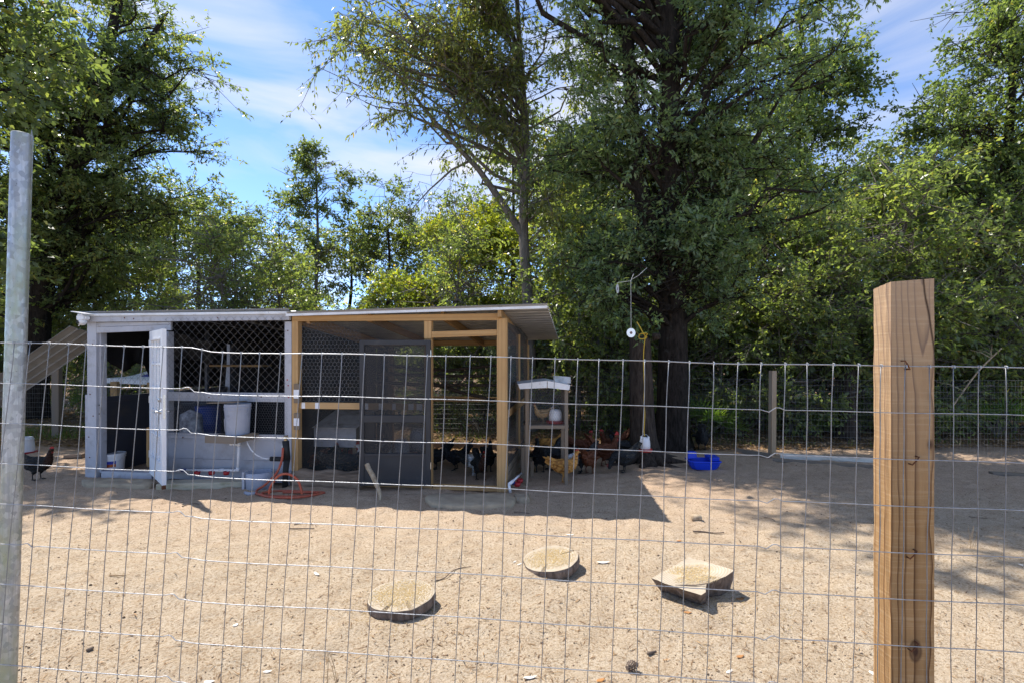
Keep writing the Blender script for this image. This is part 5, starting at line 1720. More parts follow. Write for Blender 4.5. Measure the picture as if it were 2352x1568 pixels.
# blue swash printed on the front slope
mb = MB(); vs = []
for i in range(9):
    u_ = 0.45 + 0.4 * i / 8
    e = c4[0].lerp(c4[1], u_)
    for s in (0.42, 0.42 + 0.34 * math.sin(math.pi * (i + 0.8) / 9.6)):
        q = e.lerp(apex, s); q.z -= 0.08 * math.sin(math.pi * s); q.y -= 0.012; q.z += 0.012; vs.append(q)
mb.add(vs, [(2 * i, 2 * i + 2, 2 * i + 3, 2 * i + 1) for i in range(8)])
mb.build('print', MAT['logo_blue'], ct)
for c in c4:
    MB().tube([(c.x, c.y, 0), (c.x, c.y, c.z)], 0.015, 6).build('leg', MAT['white_metal'], ct)

# ------------------------------------------------------------------ far fence
MAT['pale_board'] = M('pale_board_paint', (0.68, 0.65, 0.58), (0.54, 0.51, 0.44), 0.7, 6, (0.3, 1, 1), dirt=(0.28, 0.23, 0.17), dscale=6, damt=(0.5, 0.75))
far_line = [(-13.5, 10.6), (-8.9, 10.3), (-5.0, 10.2), (0.4, 9.9), (2.2, 9.6), (4.21, 8.35), (8.4, 8.0), (12.5, 7.8)]
ff = thing('wire_fence', 'fine welded-wire fence running along the edge of the wood', 'fence', (0, 10, 0))
mb = MB()
o_ = Vector((0, 10, 0))
for i in range(len(far_line) - 1):
    a = Vector((*far_line[i], 0)) - o_; b = Vector((*far_line[i + 1], 0)) - o_
    L_n = (b - a).length; n = int(L_n / 0.05)
    for k in range(n):
        p = a.lerp(b, k / n)
        mb.tube([p + Vector((0, 0, 0.01)), p + Vector((rnd.uniform(-.01, .01), 0, 1.22 + 0.01 * math.sin(k)))], 0.0011, 3, cap=False)
mb.build('vertical_wires', MAT['far_wire'], ff)
for j in range(14):
    pts = []
    for i in range(len(far_line) - 1):
        a = Vector((*far_line[i], 0)) - o_; b = Vector((*far_line[i + 1], 0)) - o_
        for k in range(8):
            p = a.lerp(b, k / 8); p.z = 0.02 + j * 0.0925 - 0.015 * math.sin(math.pi * k / 8); pts.append(p)
    MB().tube(pts, 0.0014, 4, cap=False).build('horizontal_wire', MAT['far_wire'], ff)


def fpost(label, X, Y, h, w=0.085, mat=None, tilt=0.0):
    t = tag(MB().box(-w / 2, w / 2, -w / 2, w / 2, -0.05, h).build('fence_post', mat or MAT['old_wood_z'], None, bev=0.004, loc=(X, Y, 0)), label, 'fence post')
    t.rotation_euler = (0, tilt, 0.2)
    return t


fpost('weathered square timber post of the far fence right of the big oak', 4.21, 8.29, 1.36, 0.085, MAT['fence_wood'], 0.01)
fpost('brown timber post between the leaning metal sheet and the coop', at(131, 900, 10.0).x, 10.0, at(131, 838, 10.0).z, 0.12, MAT['old_wood_z'])
fpost('timber post glimpsed through the coop doorway under the canopy', at(264, 900, 11.6).x, 11.6, at(264, 876, 11.6).z, 0.13, MAT['pine'])
fpost('timber post glimpsed beside the white door under the canopy', at(345, 900, 11.6).x, 11.6, at(345, 878, 11.6).z, 0.1, MAT['pine'])


def lying(name, label, p, q, w, h, mat, cat='board'):
    t = thing(name, label, cat, (p.x, p.y, 0))
    d = q - p; t.rotation_euler = (0, 0, math.atan2(d.y, d.x))
    MB().box(0, d.length, -w / 2, w / 2, -0.02, h).build('plank', mat, t, bev=0.004)
    return t


lying('white_board', 'white board lying along the far fence right of its post', gnd(1792, 1050), gnd(2012, 1064), 0.03, 0.07, MAT['pale_board'])
lying('grey_board', 'pale grey board on edge left of the far fence post', gnd(1692, 1038), gnd(1772, 1051), 0.03, 0.07, MAT['old_wood'])
lying('grey_board', 'long weathered board half buried below the white board', gnd(1775, 1056), gnd(2010, 1073), 0.04, 0.03, MAT['old_wood'])
lying('grey_board', 'weathered plank lying in the yard at the right edge', gnd(2275, 1086), gnd(2420, 1094), 0.10, 0.02, MAT['old_wood'])
lying('timber_block', 'dark timber lying on the soil left of the coop corner', gnd(150, 1052), gnd(192, 1050), 0.12, 0.06, MAT['log'], 'timber')
lying('fallen_branch', 'pale fallen branch propped beyond the far fence left of the coop', gnd(40, 985), gnd(120, 975), 0.05, 0.05, MAT['pale_stick'], 'branch')

# sawn snag with roots
Sg = gnd(1478, 1056)
sn = thing('tree_snag', 'sawn-off dead tree trunk with spreading roots next to the oak', 'snag', (Sg.x, Sg.y, 0))
mb = MB(); ns = 22
zs = [0, 0.04, 0.1, 0.2, 0.35, 0.6, 0.9, 1.2, 1.5, 1.75, 1.9, 1.93]
for z in zs:
    rr = 0.155 + 0.045 * max(0, 1 - z / 1.9)
    for j in range(ns):
        t = 2 * math.pi * j / ns
        lo = max(0, math.cos(2.5 * t + 0.6)) ** 2
        f = 1 + math.exp(-z / 0.16) * (0.35 + 1.3 * lo)
        r_ = rr * f * (1 + 0.04 * math.sin(4 * t + z * 2))
        mb.v.append((r_ * math.cos(t) - 0.03 * z, r_ * math.sin(t) * 0.95, z - 0.03 + (0.04 * math.sin(t * 2) if z > 1.8 else 0)))
for i in range(len(zs) - 1):
    for j in range(ns):
        j2 = (j + 1) % ns
        mb.f.append((i * ns + j, i * ns + j2, (i + 1) * ns + j2, (i + 1) * ns + j)); mb.m.append(0)
mb.f.append(tuple((len(zs) - 1) * ns + j for j in range(ns))); mb.m.append(0)
mb.build('trunk', MAT['bark_dead'], sn, smooth=True)
rr = random.Random(8)
for k, a in enumerate((-2.5, -1.75, -1.0, -0.35, 0.3, 2.9)):
    pts = []
    for i in range(9):
        r_ = 0.15 + i * 0.085
        aa = a + 0.12 * math.sin(i * 0.8 + k)
        pts.append((r_ * math.cos(aa), r_ * math.sin(aa), 0.12 * math.exp(-i / 2.2) - 0.008 * i + 0.012))
    MB().tube(pts, [0.085 - 0.0085 * i for i in range(9)], 9).build('root', MAT['bark_dead'], sn, smooth=True)
MB().tube([(0.12, -0.08, 1.88), (0.22, -0.12, 1.90)], [0.06, 0.05], 8).build('branch_stub', MAT['bark_dead'], sn, smooth=True)
# weathered stump beyond the fence
p = gnd(1990, 1018)
gs = thing('grey_stump', 'tall weathered grey stump standing behind the far fence', 'stump', (p.x, 9.9, 0))
mb = MB(); ns = 16; zs = [0, 0.1, 0.3, 0.7, 1.1, 1.4]
for i, z in enumerate(zs):
    for j in range(ns):
        t = 2 * math.pi * j / ns
        r_ = (0.17 - 0.05 * z + 0.07 * math.exp(-z / 0.12)) * (1 + 0.1 * math.sin(3 * t + 1))
        mb.v.append((r_ * math.cos(t) + 0.05 * z, r_ * math.sin(t), z + (0.2 * math.sin(2 * t + 0.5) if i == 5 else 0)))
for i in range(len(zs) - 1):
    for j in range(ns):
        j2 = (j + 1) % ns
        mb.f.append((i * ns + j, i * ns + j2, (i + 1) * ns + j2, (i + 1) * ns + j)); mb.m.append(0)
mb.f.append(tuple((len(zs) - 1) * ns + j for j in range(ns))); mb.m.append(0)
mb.build('stump', MAT['bark_dead'], gs, smooth=True)
# bare fallen branches on the right
for i, (a, b, Z, lb) in enumerate([((1800, 700), (1905, 640), 10.2, 'bare pale twig arching above the far fence in front of the wood'),
                                   ((1795, 640), (1990, 660), 10.4, 'long bare grey twig crossing in front of the slim tree'),
                                   ((2190, 930), (2300, 800), 9.2, 'bare dead branch leaning beside the big fence post'),
                                   ((1085, 965), (1105, 1010), 10.6, 'fallen pinkish branch seen through the run doorway')]):
    A_ = at(*a, Z); B_ = at(*b, Z)
    root = thing('bare_branch', lb, 'branch', (A_.x, A_.y, 0))
    A_ = A_ - Vector((A_.x, A_.y, 0)); B_ = Vector((B_.x, B_.y, B_.z)) - Vector((at(*a, Z).x, Z, 0))
    mid = A_.lerp(B_, 0.5) + Vector((0, 0, 0.08))
    MB().tube(spl([A_, mid, B_], 6), 0.012 if i > 1 else 0.007, 5).build('limb', MAT['pale_stick'], root)
    for k in range(7):
        mb = MB()
        s = A_.lerp(B_, rnd.uniform(0.2, 0.95)) + Vector((0, 0, 0.04))
        e = s + Vector((rnd.uniform(-0.35, 0.35), rnd.uniform(-0.2, 0.2), rnd.uniform(-0.12, 0.3)))
        mb.tube([s, s.lerp(e, 0.5) + Vector((0, 0, 0.03)), e], [0.005, 0.004, 0.002], 4)
        mb.build('twig', MAT['pale_stick'], root)


# ------------------------------------------------------------------ drinkers
def waterer(name, label, loc, r, h, base_r, red=True, group=None, cat='waterer', ears=True, pail=False):
    t = thing(name, label, cat, loc, 0, group)
    if pail:
        MB().lathe([(r, 0.03), (r * 0.97, h * 0.4), (r * 0.9, h * 0.86), (r * 0.94, h * 0.87), (r * 0.94, h * 0.9), (r * 0.86, h * 0.91), (r * 0.83, h), (r * 0.2, h * 1.01)], 26).build('jar', MAT['white_plastic'], t)
    if not pail: MB().lathe([(r * 1.0, 0.03), (r * 1.0, h * 0.45), (r * 0.95, h * 0.7), (r * 0.84, h * 0.86), (r * 0.62, h * 0.95), (r * 0.3, h * 0.97)], 24).build('jar', MAT['white_plastic'], t, smooth=True)
    jar = [c for c in bpy.data.objects if c.parent == t][0]
    MB().lathe([(base_r * 0.9, 0), (base_r * 0.98, 0.008), (base_r, 0.035), (base_r * 0.96, 0.035), (base_r * 0.92, 0.015), (r * 1.01, 0.012), (r * 1.01, 0.04)], 28).build('base_tray', MAT['red_plastic'] if red else MAT['white_plastic'], t, smooth=True)
    if ears:
        for s in (-1, 1):
            MB().box(s * r * 0.66 - 0.012, s * r * 0.66 + 0.012, -0.02, 0.02, h * 0.84, h * 1.02).build('lug', MAT['white_plastic'], jar, bev=0.004)
    pts = [(r * 0.66 * math.cos(math.pi * i / 10), 0, h * 0.97 + r * 0.5 * math.sin(math.pi * i / 10)) for i in range(11)]
    if not pail: MB().tube(pts, 0.003, 5).build('handle', MAT['steel'], jar)
    return t


Yw = 7.15
wp = at(1481, 1036, Yw)
hw_ = waterer('hanging_waterer', 'white waterer with red tray hanging from the yellow rope', wp, 0.075, 0.205, 0.105)
rope = thing('yellow_rope', 'knotted yellow rope hanging down the sawn-off snag', 'rope', at(1480, 768, Yw))
g2 = at(1480, 768, Yw)
q = []
for (px, py) in [(1482, 774), (1479, 800), (1478, 830), (1479, 860), (1480, 890), (1479, 920), (1481, 950), (1480, 975), (1479, 990), (1481, 1001)]:
    q.append(at(px, py, Yw) - g2)
MB().tube(spl(q, 4), 0.006, 6).build('strand', MAT['rope'], rope, smooth=True)
q = [at(px, py, Yw + dz) - g2 for (px, py, dz) in [(1463, 740, 0.1), (1470, 752, 0.05), (1480, 770, -0.0), (1486, 775, 0.1), (1478, 779, 0.02), (1468, 777, 0.05), (1470, 768, 0.0), (1482, 766, -0.02), (1487, 768, 0.1), (1480, 776, -0.02)]]
MB().tube(spl(q, 5), 0.007, 6).build('knot', MAT['rope'], rope, smooth=True)
# loop of rope over the stub
waterer('ground_waterer', 'white waterer with red tray on the ground behind the steel pole', gnd(52, 1042), 0.155, 0.27, 0.19, ears=False, pail=True)

# hanging discs
Yd = 6.7
for i, (px, py, turn, top, lb) in enumerate([(1449.5, 765, 0.15, 640, 'round pale compact disc hanging on a long string'), (1418.5, 664, 1.05, 648, 'tilted compact disc hanging higher up near the leaves')]):
    c = at(px, py, Yd)
    dsc = thing('hanging_disc', lb, 'disc', c, 0)
    m_ = Matrix.Rotation(turn, 4, 'Z') @ Matrix.Rotation(R(90), 4, 'X')
    n = 36; vs = []
    for (r_, z) in ((0.0085, -0.0006), (0.06, -0.0006), (0.06, 0.0006), (0.0085, 0.0006)):
        for k in range(n):
            a = 2 * math.pi * k / n; vs.append(m_ @ Vector((r_ * math.cos(a), r_ * math.sin(a), z)))
    fs = [((b_ % 4) * n + k, (b_ % 4) * n + (k + 1) % n, ((b_ + 1) % 4) * n + (k + 1) % n, ((b_ + 1) % 4) * n + k) for b_ in range(4) for k in range(n)]
    MB().add(vs, fs).build('disc', MAT['cd'], dsc)
    vs = []
    for r_ in (0.009, 0.0185):
        for k in range(n):
            a = 2 * math.pi * k / n; vs.append(m_ @ Vector((r_ * math.cos(a), r_ * math.sin(a), 0.0012)))
    MAT['cd_hub'] = MAT.get('cd_hub') or M('disc_hub', (0.25, 0.1, 0.12), None, 0.4, 10, bump=0)
    MB().add(vs, [(k, (k + 1) % n, n + (k + 1) % n, n + k) for k in range(n)]).build('hub_ring', MAT['cd_hub'], dsc)
    s = thing('string', 'thin white string the %s disc hangs on' % ('lower' if i == 0 else 'upper'), 'string', c)
    if i == 0:
        q = [Vector((0, 0, 0.05)), at(1449, 644, Yd) - c, at(1466, 634, Yd) - c, at(1486, 616, Yd + 0.2) - c]
    else:
        q = [Vector((0, 0, 0.05)), at(1418, 650, Yd) - c, at(1449, 646, Yd) - c, at(1455, 630, Yd + 0.1) - c]
    MB().tube(q, 0.0022, 5).build('cord', MAT['string'], s)

# blue tub
p = gnd(1622, 1079)
tb = thing('blue_tub', 'bright blue plastic tub lying by the oak roots', 'tub', (p.x, p.y + 0.12, 0), R(-6))
mb = MB()
def ring(w, dpt, z, c=0.05):
    return [(-w + c, -dpt, z), (w - c, -dpt, z), (w, -dpt + c, z), (w, dpt - c, z), (w - c, dpt, z), (-w + c, dpt, z), (-w, dpt - c, z), (-w, -dpt + c, z)]
rings = [ring(0.165, 0.12, 0.0), ring(0.20, 0.145, 0.06), ring(0.21, 0.155, 0.10), ring(0.225, 0.165, 0.105), ring(0.225, 0.165, 0.125), ring(0.205, 0.145, 0.125), ring(0.17, 0.12, 0.02)]
vs = sum(rings, []); fs = [tuple(range(8))[::-1]]
for k in range(len(rings) - 1):
    for j in range(8):
        j2 = (j + 1) % 8
        fs.append((k * 8 + j, k * 8 + j2, (k + 1) * 8 + j2, (k + 1) * 8 + j))
fs.append(tuple((len(rings) - 1) * 8 + j for j in range(8)))
mb.add(vs, fs).build('basin', MAT['blue_plastic'], tb, bev=0.006)
MB().hexa([(-0.205, 0.02, 0.126), (-0.075, 0.02, 0.126), (-0.075, 0.12, 0.126), (-0.205, 0.12, 0.126), (-0.20, 0.03, 0.225), (-0.08, 0.03, 0.225), (-0.08, 0.11, 0.225), (-0.20, 0.11, 0.225)]).build('seat_block', MAT['blue_plastic'], tb, bev=0.01)
MB().hexa([(0.06, -0.13, 0.126), (0.18, -0.13, 0.126), (0.18, 0.12, 0.126), (0.06, 0.12, 0.126), (0.045, -0.14, 0.18), (0.195, -0.14, 0.18), (0.195, 0.13, 0.18), (0.045, 0.13, 0.18)]).build('handle_block', MAT['blue_plastic'], tb, bev=0.008)

# ------------------------------------------------------------------ feeder house
fhp = gnd(1255, 1114)
fh = thing('feeder_house', 'little wire-fronted feeder hutch on stilts with a bent white tin roof', 'feeder hutch', (fhp.x, fhp.y, 0))
Yf = fhp.y
def FX(px): return (px - 1176) / FPX * Yf - fhp.x
def FZ(py, Y=None): return CAMZ + (817 - py) / FPX * (Y or Yf)
dpt = 0.52
ow = MAT['old_wood_z']
for (px0, px1, y0) in ((1206.7, 1214.5, 0.0), (1297, 1305, 0.0), (1206.7, 1214.5, dpt - 0.04), (1297, 1305, dpt - 0.04)):
    MB().box(FX(px0), FX(px1), y0, y0 + 0.04, -0.03, FZ(892) - 0.005).build('post', ow, fh, bev=0.003)
xa_, xb_ = FX(1214.7), FX(1296.8)
zs0, zs1 = FZ(984), FZ(976)
MB().box(FX(1204), FX(1307), 0.041, dpt - 0.041, zs0 + 0.01, zs1 - 0.006).build('floor_board', MAT['old_wood'], fh)
MB().box(xa_, xb_, -0.012, 0.035, zs0, zs1).build('front_rail', MAT['old_wood'], fh, bev=0.002)
for k, (za_, zb_) in enumerate(((zs1, FZ(950)), (FZ(949), FZ(922)), (FZ(921), FZ(894)))):
    MB().box(FX(1297.5), FX(1301), 0.042, dpt - 0.042, za_ + 0.002, zb_).build('side_board', MAT['old_wood'], fh)
MB().box(FX(1208), FX(1211), 0.042, dpt - 0.042, zs1, FZ(930)).build('side_board', MAT['old_wood'], fh)
hex_wire(xa_ - 0.03, xb_ + 0.03, zs1, FZ(893), -0.006, 0.03, 0.0009).build('chicken_wire', MAT['hex_wire'], fh)
hex_wire(xa_ - 0.03, xb_ + 0.03, zs1, FZ(893), dpt + 0.006, 0.04, 0.0009).build('chicken_wire', MAT['hex_wire'], fh)
pk_x = FX(1256)
zr = FZ(874)
for (px, zz, s) in ((1190, FZ(882), -1), (1308, FZ(884.5), 1)):
    xe = FX(px)
    MB().hexa([(pk_x, -0.07, zr - 0.014), (xe, -0.07, zz - 0.014), (xe, dpt + 0.1, zz - 0.014), (pk_x, dpt + 0.1, zr - 0.014),
               (pk_x, -0.07, zr), (xe, -0.07, zz), (xe, dpt + 0.1, zz), (pk_x, dpt + 0.1, zr)]).build('roof_panel', MAT['old_wood'], fh)
    MB().prism([(pk_x + s * 0.004, zr + 0.004), (xe, zz + 0.004), (xe - s * 0.012 if s > 0 else xe + 0.02, zz - 0.055), (pk_x + s * 0.004, zr - 0.082)], -0.078, -0.0715).build('fascia', MAT['white_metal'], fh)
    MB().hexa([(pk_x, -0.078, zr + 0.003), (xe + s * 0.01, -0.078, zz + 0.003), (xe + s * 0.01, dpt + 0.1, zz + 0.003), (pk_x, dpt + 0.1, zr + 0.003),
               (pk_x, -0.078, zr + 0.006), (xe + s * 0.01, -0.078, zz + 0.006), (xe + s * 0.01, dpt + 0.1, zz + 0.006), (pk_x, dpt + 0.1, zr + 0.006)]).build('roof_tin', MAT['white_metal'], fh)
MB().prism([(FX(1215), FZ(889)), (FX(1297), FZ(889)), (FX(1256), FZ(881))], -0.03, -0.01).build('gable_board', MAT['rail_wood'], fh)
rb = thing('roofing_scrap', 'scrap of speckled roofing lying on the hutch roof', 'scrap', (fhp.x + FX(1297), Yf + 0.3, FZ(883, Yf)))
MB().hexa([(-0.11, 0.0, 0.01), (0.11, 0.0, 0.0), (0.11, 0.05, 0.0), (-0.11, 0.05, 0.01), (-0.11, 0.02, 0.10), (0.11, 0.02, 0.08), (0.11, 0.07, 0.08), (-0.11, 0.07, 0.10)]).build('slab', MAT['tin_lid'], rb)
waterer('waterer', 'dusty white waterer inside the wire-fronted hutch', (fhp.x + FX(1279), Yf + 0.2, zs1 - 0.004), 0.085, 0.19, 0.12, ears=False)
# straw bedding on its floor
rg = np.random.default_rng(71)
n = 900
P = np.stack([fhp.x + rg.uniform(FX(1216), FX(1296), n), Yf + rg.uniform(0.02, dpt - 0.05, n), zs1 + rg.uniform(-0.004, 0.03, n)], 1)
D = rg.normal(size=(n, 3)); D[:, 2] *= 0.25
tag(link('straw', leaf_mesh('straw', P, D, np.tile([[0, 0, 1.0]], (n, 1)), rg.uniform(0.03, 0.08, n), rg.uniform(0.002, 0.004, n), np.clip(rg.normal(0.5, 0.25, n), 0, 0.95), MAT['litter'])),
    'loose straw bedding on the floor of the wire hutch', 'straw', None, 'stuff')
for (px, py0, py1, Y, lb) in ((1201, 1026, 1104, 6.5, 'short mossy stake beside the hutch'), (1222, 1058, 1100, 6.75, 'short stake stub under the hutch')):
    p = at(px, py1, Y)
    tag(MB().box(-0.022, 0.022, -0.02, 0.02, -0.03, at(px, py0, Y).z).build('stake', MAT['old_wood_z'], None, bev=0.003, loc=(p.x, Y, 0)), lb, 'stake')

# waterers, trough and buckets inside the run
def inrun(px, d, z=0.0):
    return to_world(fx(px, d), d, z)
bucket('white_pail', 'white tapered feeder pail behind the door screen', inrun(884, 1.1), 0.10, 0.34, MAT['white_plastic'], True, CA)
waterer('dome_waterer', 'dome-shaped white waterer behind the door screen', inrun(922, 1.3), 0.12, 0.40, 0.14, False, ears=False)
waterer('bell_waterer', 'wide white waterer with red tray behind the door screen', inrun(966, 1.7, 0.12), 0.17, 0.38, 0.2, ears=False)
tag(MB().box(-0.2, 0.2, -0.2, 0.2, 0, 0.119).build('block', MAT['old_wood'], None, loc=inrun(966, 1.7)), 'low block under the wide waterer in the run', 'block')
tr = thing('feed_trough', 'white feed trough with a red lid rim in the run', 'trough', inrun(760, 1.0), CA)
MB().hexa([(-0.28, -0.1, 0), (0.28, -0.1, 0), (0.28, 0.1, 0), (-0.28, 0.1, 0), (-0.34, -0.15, 0.2), (0.34, -0.15, 0.2), (0.34, 0.15, 0.2), (-0.34, 0.15, 0.2)]).build('pan', MAT['white_plastic'], tr, bev=0.01)
MB().hexa([(-0.35, -0.16, 0.2005), (0.35, -0.16, 0.2005), (0.35, 0.16, 0.2005), (-0.35, 0.16, 0.2005), (-0.30, -0.06, 0.27), (0.30, -0.06, 0.27), (0.30, 0.06, 0.27), (-0.30, 0.06, 0.27)]).build('lid', MAT['red_plastic'], tr, bev=0.006)
pe = thing('pipe_elbow', 'white plastic pipe elbow poking up behind the base log', 'pipe', inrun(692, 0.3), CA)
MB().tube([(-0.08, 0, fz(692, 1067, 0.3)), (0.0, 0, fz(692, 1067, 0.3)), (0.01, 0, fz(692, 1072, 0.3)), (-0.03, 0, 0.0)], 0.015, 8).build('pipe', W_, pe, smooth=True)


# ------------------------------------------------------------------ hens
def hen_mats():
    def fm(name, stops, scale=26, rough=0.6, spec=0.18, mask=None):
        m, nt, p = newmat(name)
        v = coords(nt, shift=False)
        vo = nt.nodes.new('ShaderNodeTexVoronoi'); vo.inputs['Scale'].default_value = scale * 1.6
        mp_ = nt.nodes.new('ShaderNodeMapping'); mp_.inputs['Scale'].default_value = (0.55, 1, 1)
        nt.links.new(v, mp_.inputs['Vector']); nt.links.new(mp_.outputs['Vector'], vo.inputs['Vector'])
        n = noise(nt, v, 14, 5)
        ad = nt.nodes.new('ShaderNodeMath'); ad.operation = 'MULTIPLY_ADD'
        nt.links.new(vo.outputs['Distance'], ad.inputs[0]); ad.inputs[1].default_value = 0.5
        nt.links.new(n, ad.inputs[2])
        r = ramp(nt, stops); nt.links.new(ad.outputs[0], r.inputs['Fac'])
        col = r.outputs['Color']
        if mask:
            sx = nt.nodes.new('ShaderNodeSeparateXYZ'); nt.links.new(v, sx.inputs[0])
            mr = nt.nodes.new('ShaderNodeMapRange')
            mr.inputs['From Min'].default_value = mask[1]; mr.inputs['From Max'].default_value = mask[2]
            nt.links.new(sx.outputs[mask[0]], mr.inputs['Value'])
            nn = nt.nodes.new('ShaderNodeMath'); nn.operation = 'MULTIPLY_ADD'
            nt.links.new(n, nn.inputs[0]); nn.inputs[1].default_value = 0.6; nt.links.new(mr.outputs['Result'], nn.inputs[2])
            col = mixc(nt, ramp_out(nt, nn.outputs[0], 0.6, 0.95), col, mask[3])
        nt.links.new(col, p.inputs['Base Color'])
        p.inputs['Roughness'].default_value = rough
        p.inputs['Specular IOR Level'].default_value = spec
        bumpn(nt, p, vo.outputs['Distance'], 0.9, 0.02)
        return m
    return {
        'black': fm('black_plumage', [(0.3, (0.012, 0.012, 0.014)), (0.8, (0.022, 0.024, 0.026))]),
        'copper': fm('black_copper_plumage', [(0.3, (0.012, 0.012, 0.013)), (0.8, (0.02, 0.02, 0.02))], mask=('X', 0.06, 0.16, (0.035, 0.015, 0.009))),
        'red': fm('mahogany_plumage', [(0.3, (0.075, 0.022, 0.012)), (0.8, (0.12, 0.042, 0.02))]),
        'gold': fm('buff_plumage', [(0.35, (0.48, 0.20, 0.045)), (0.7, (0.62, 0.31, 0.08)), (0.9, (0.36, 0.15, 0.04))]),
        'white': fm('white_plumage', [(0.3, (0.5, 0.5, 0.5)), (0.8, (0.66, 0.66, 0.64))], mask=('X', -0.04, -0.16, (0.02, 0.02, 0.02))),
        'whitehead': fm('pied_plumage', [(0.3, (0.02, 0.02, 0.022)), (0.8, (0.035, 0.035, 0.037))], mask=('X', 0.04, 0.12, (0.6, 0.6, 0.6))),
        'speckled': fm('speckled_plumage', [(0.5, (0.03, 0.025, 0.02)), (0.62, (0.25, 0.2, 0.15)), (0.7, (0.05, 0.04, 0.03))], 40),
        'straw': fm('straw_plumage', [(0.3, (0.35, 0.22, 0.10)), (0.8, (0.45, 0.3, 0.15))]),
    }


HM = hen_mats()
MAT['comb'] = M('red_comb', (0.42, 0.02, 0.015), (0.3, 0.015, 0.012), 0.5, 20, bump=0.2)
MAT['dullcomb'] = M('dull_comb', (0.16, 0.025, 0.02), (0.1, 0.015, 0.012), 0.5, 20, bump=0.2)
MAT['shank'] = M('hen_shank', (0.38, 0.30, 0.22), (0.3, 0.22, 0.16), 0.6, 40, bump=0.3)
MAT['shank_yellow'] = M('yellow_shank', (0.5, 0.30, 0.07), (0.4, 0.24, 0.06), 0.6, 40, bump=0.3)
MAT['beak'] = M('horn_beak', (0.4, 0.3, 0.16), (0.2, 0.14, 0.08), 0.45, 30, bump=0)
MAT['eye'] = M('hen_eye', (0.25, 0.08, 0.01), (0.02, 0.01, 0.01), 0.2, 90, bump=0)

HEN_CACHE = {}


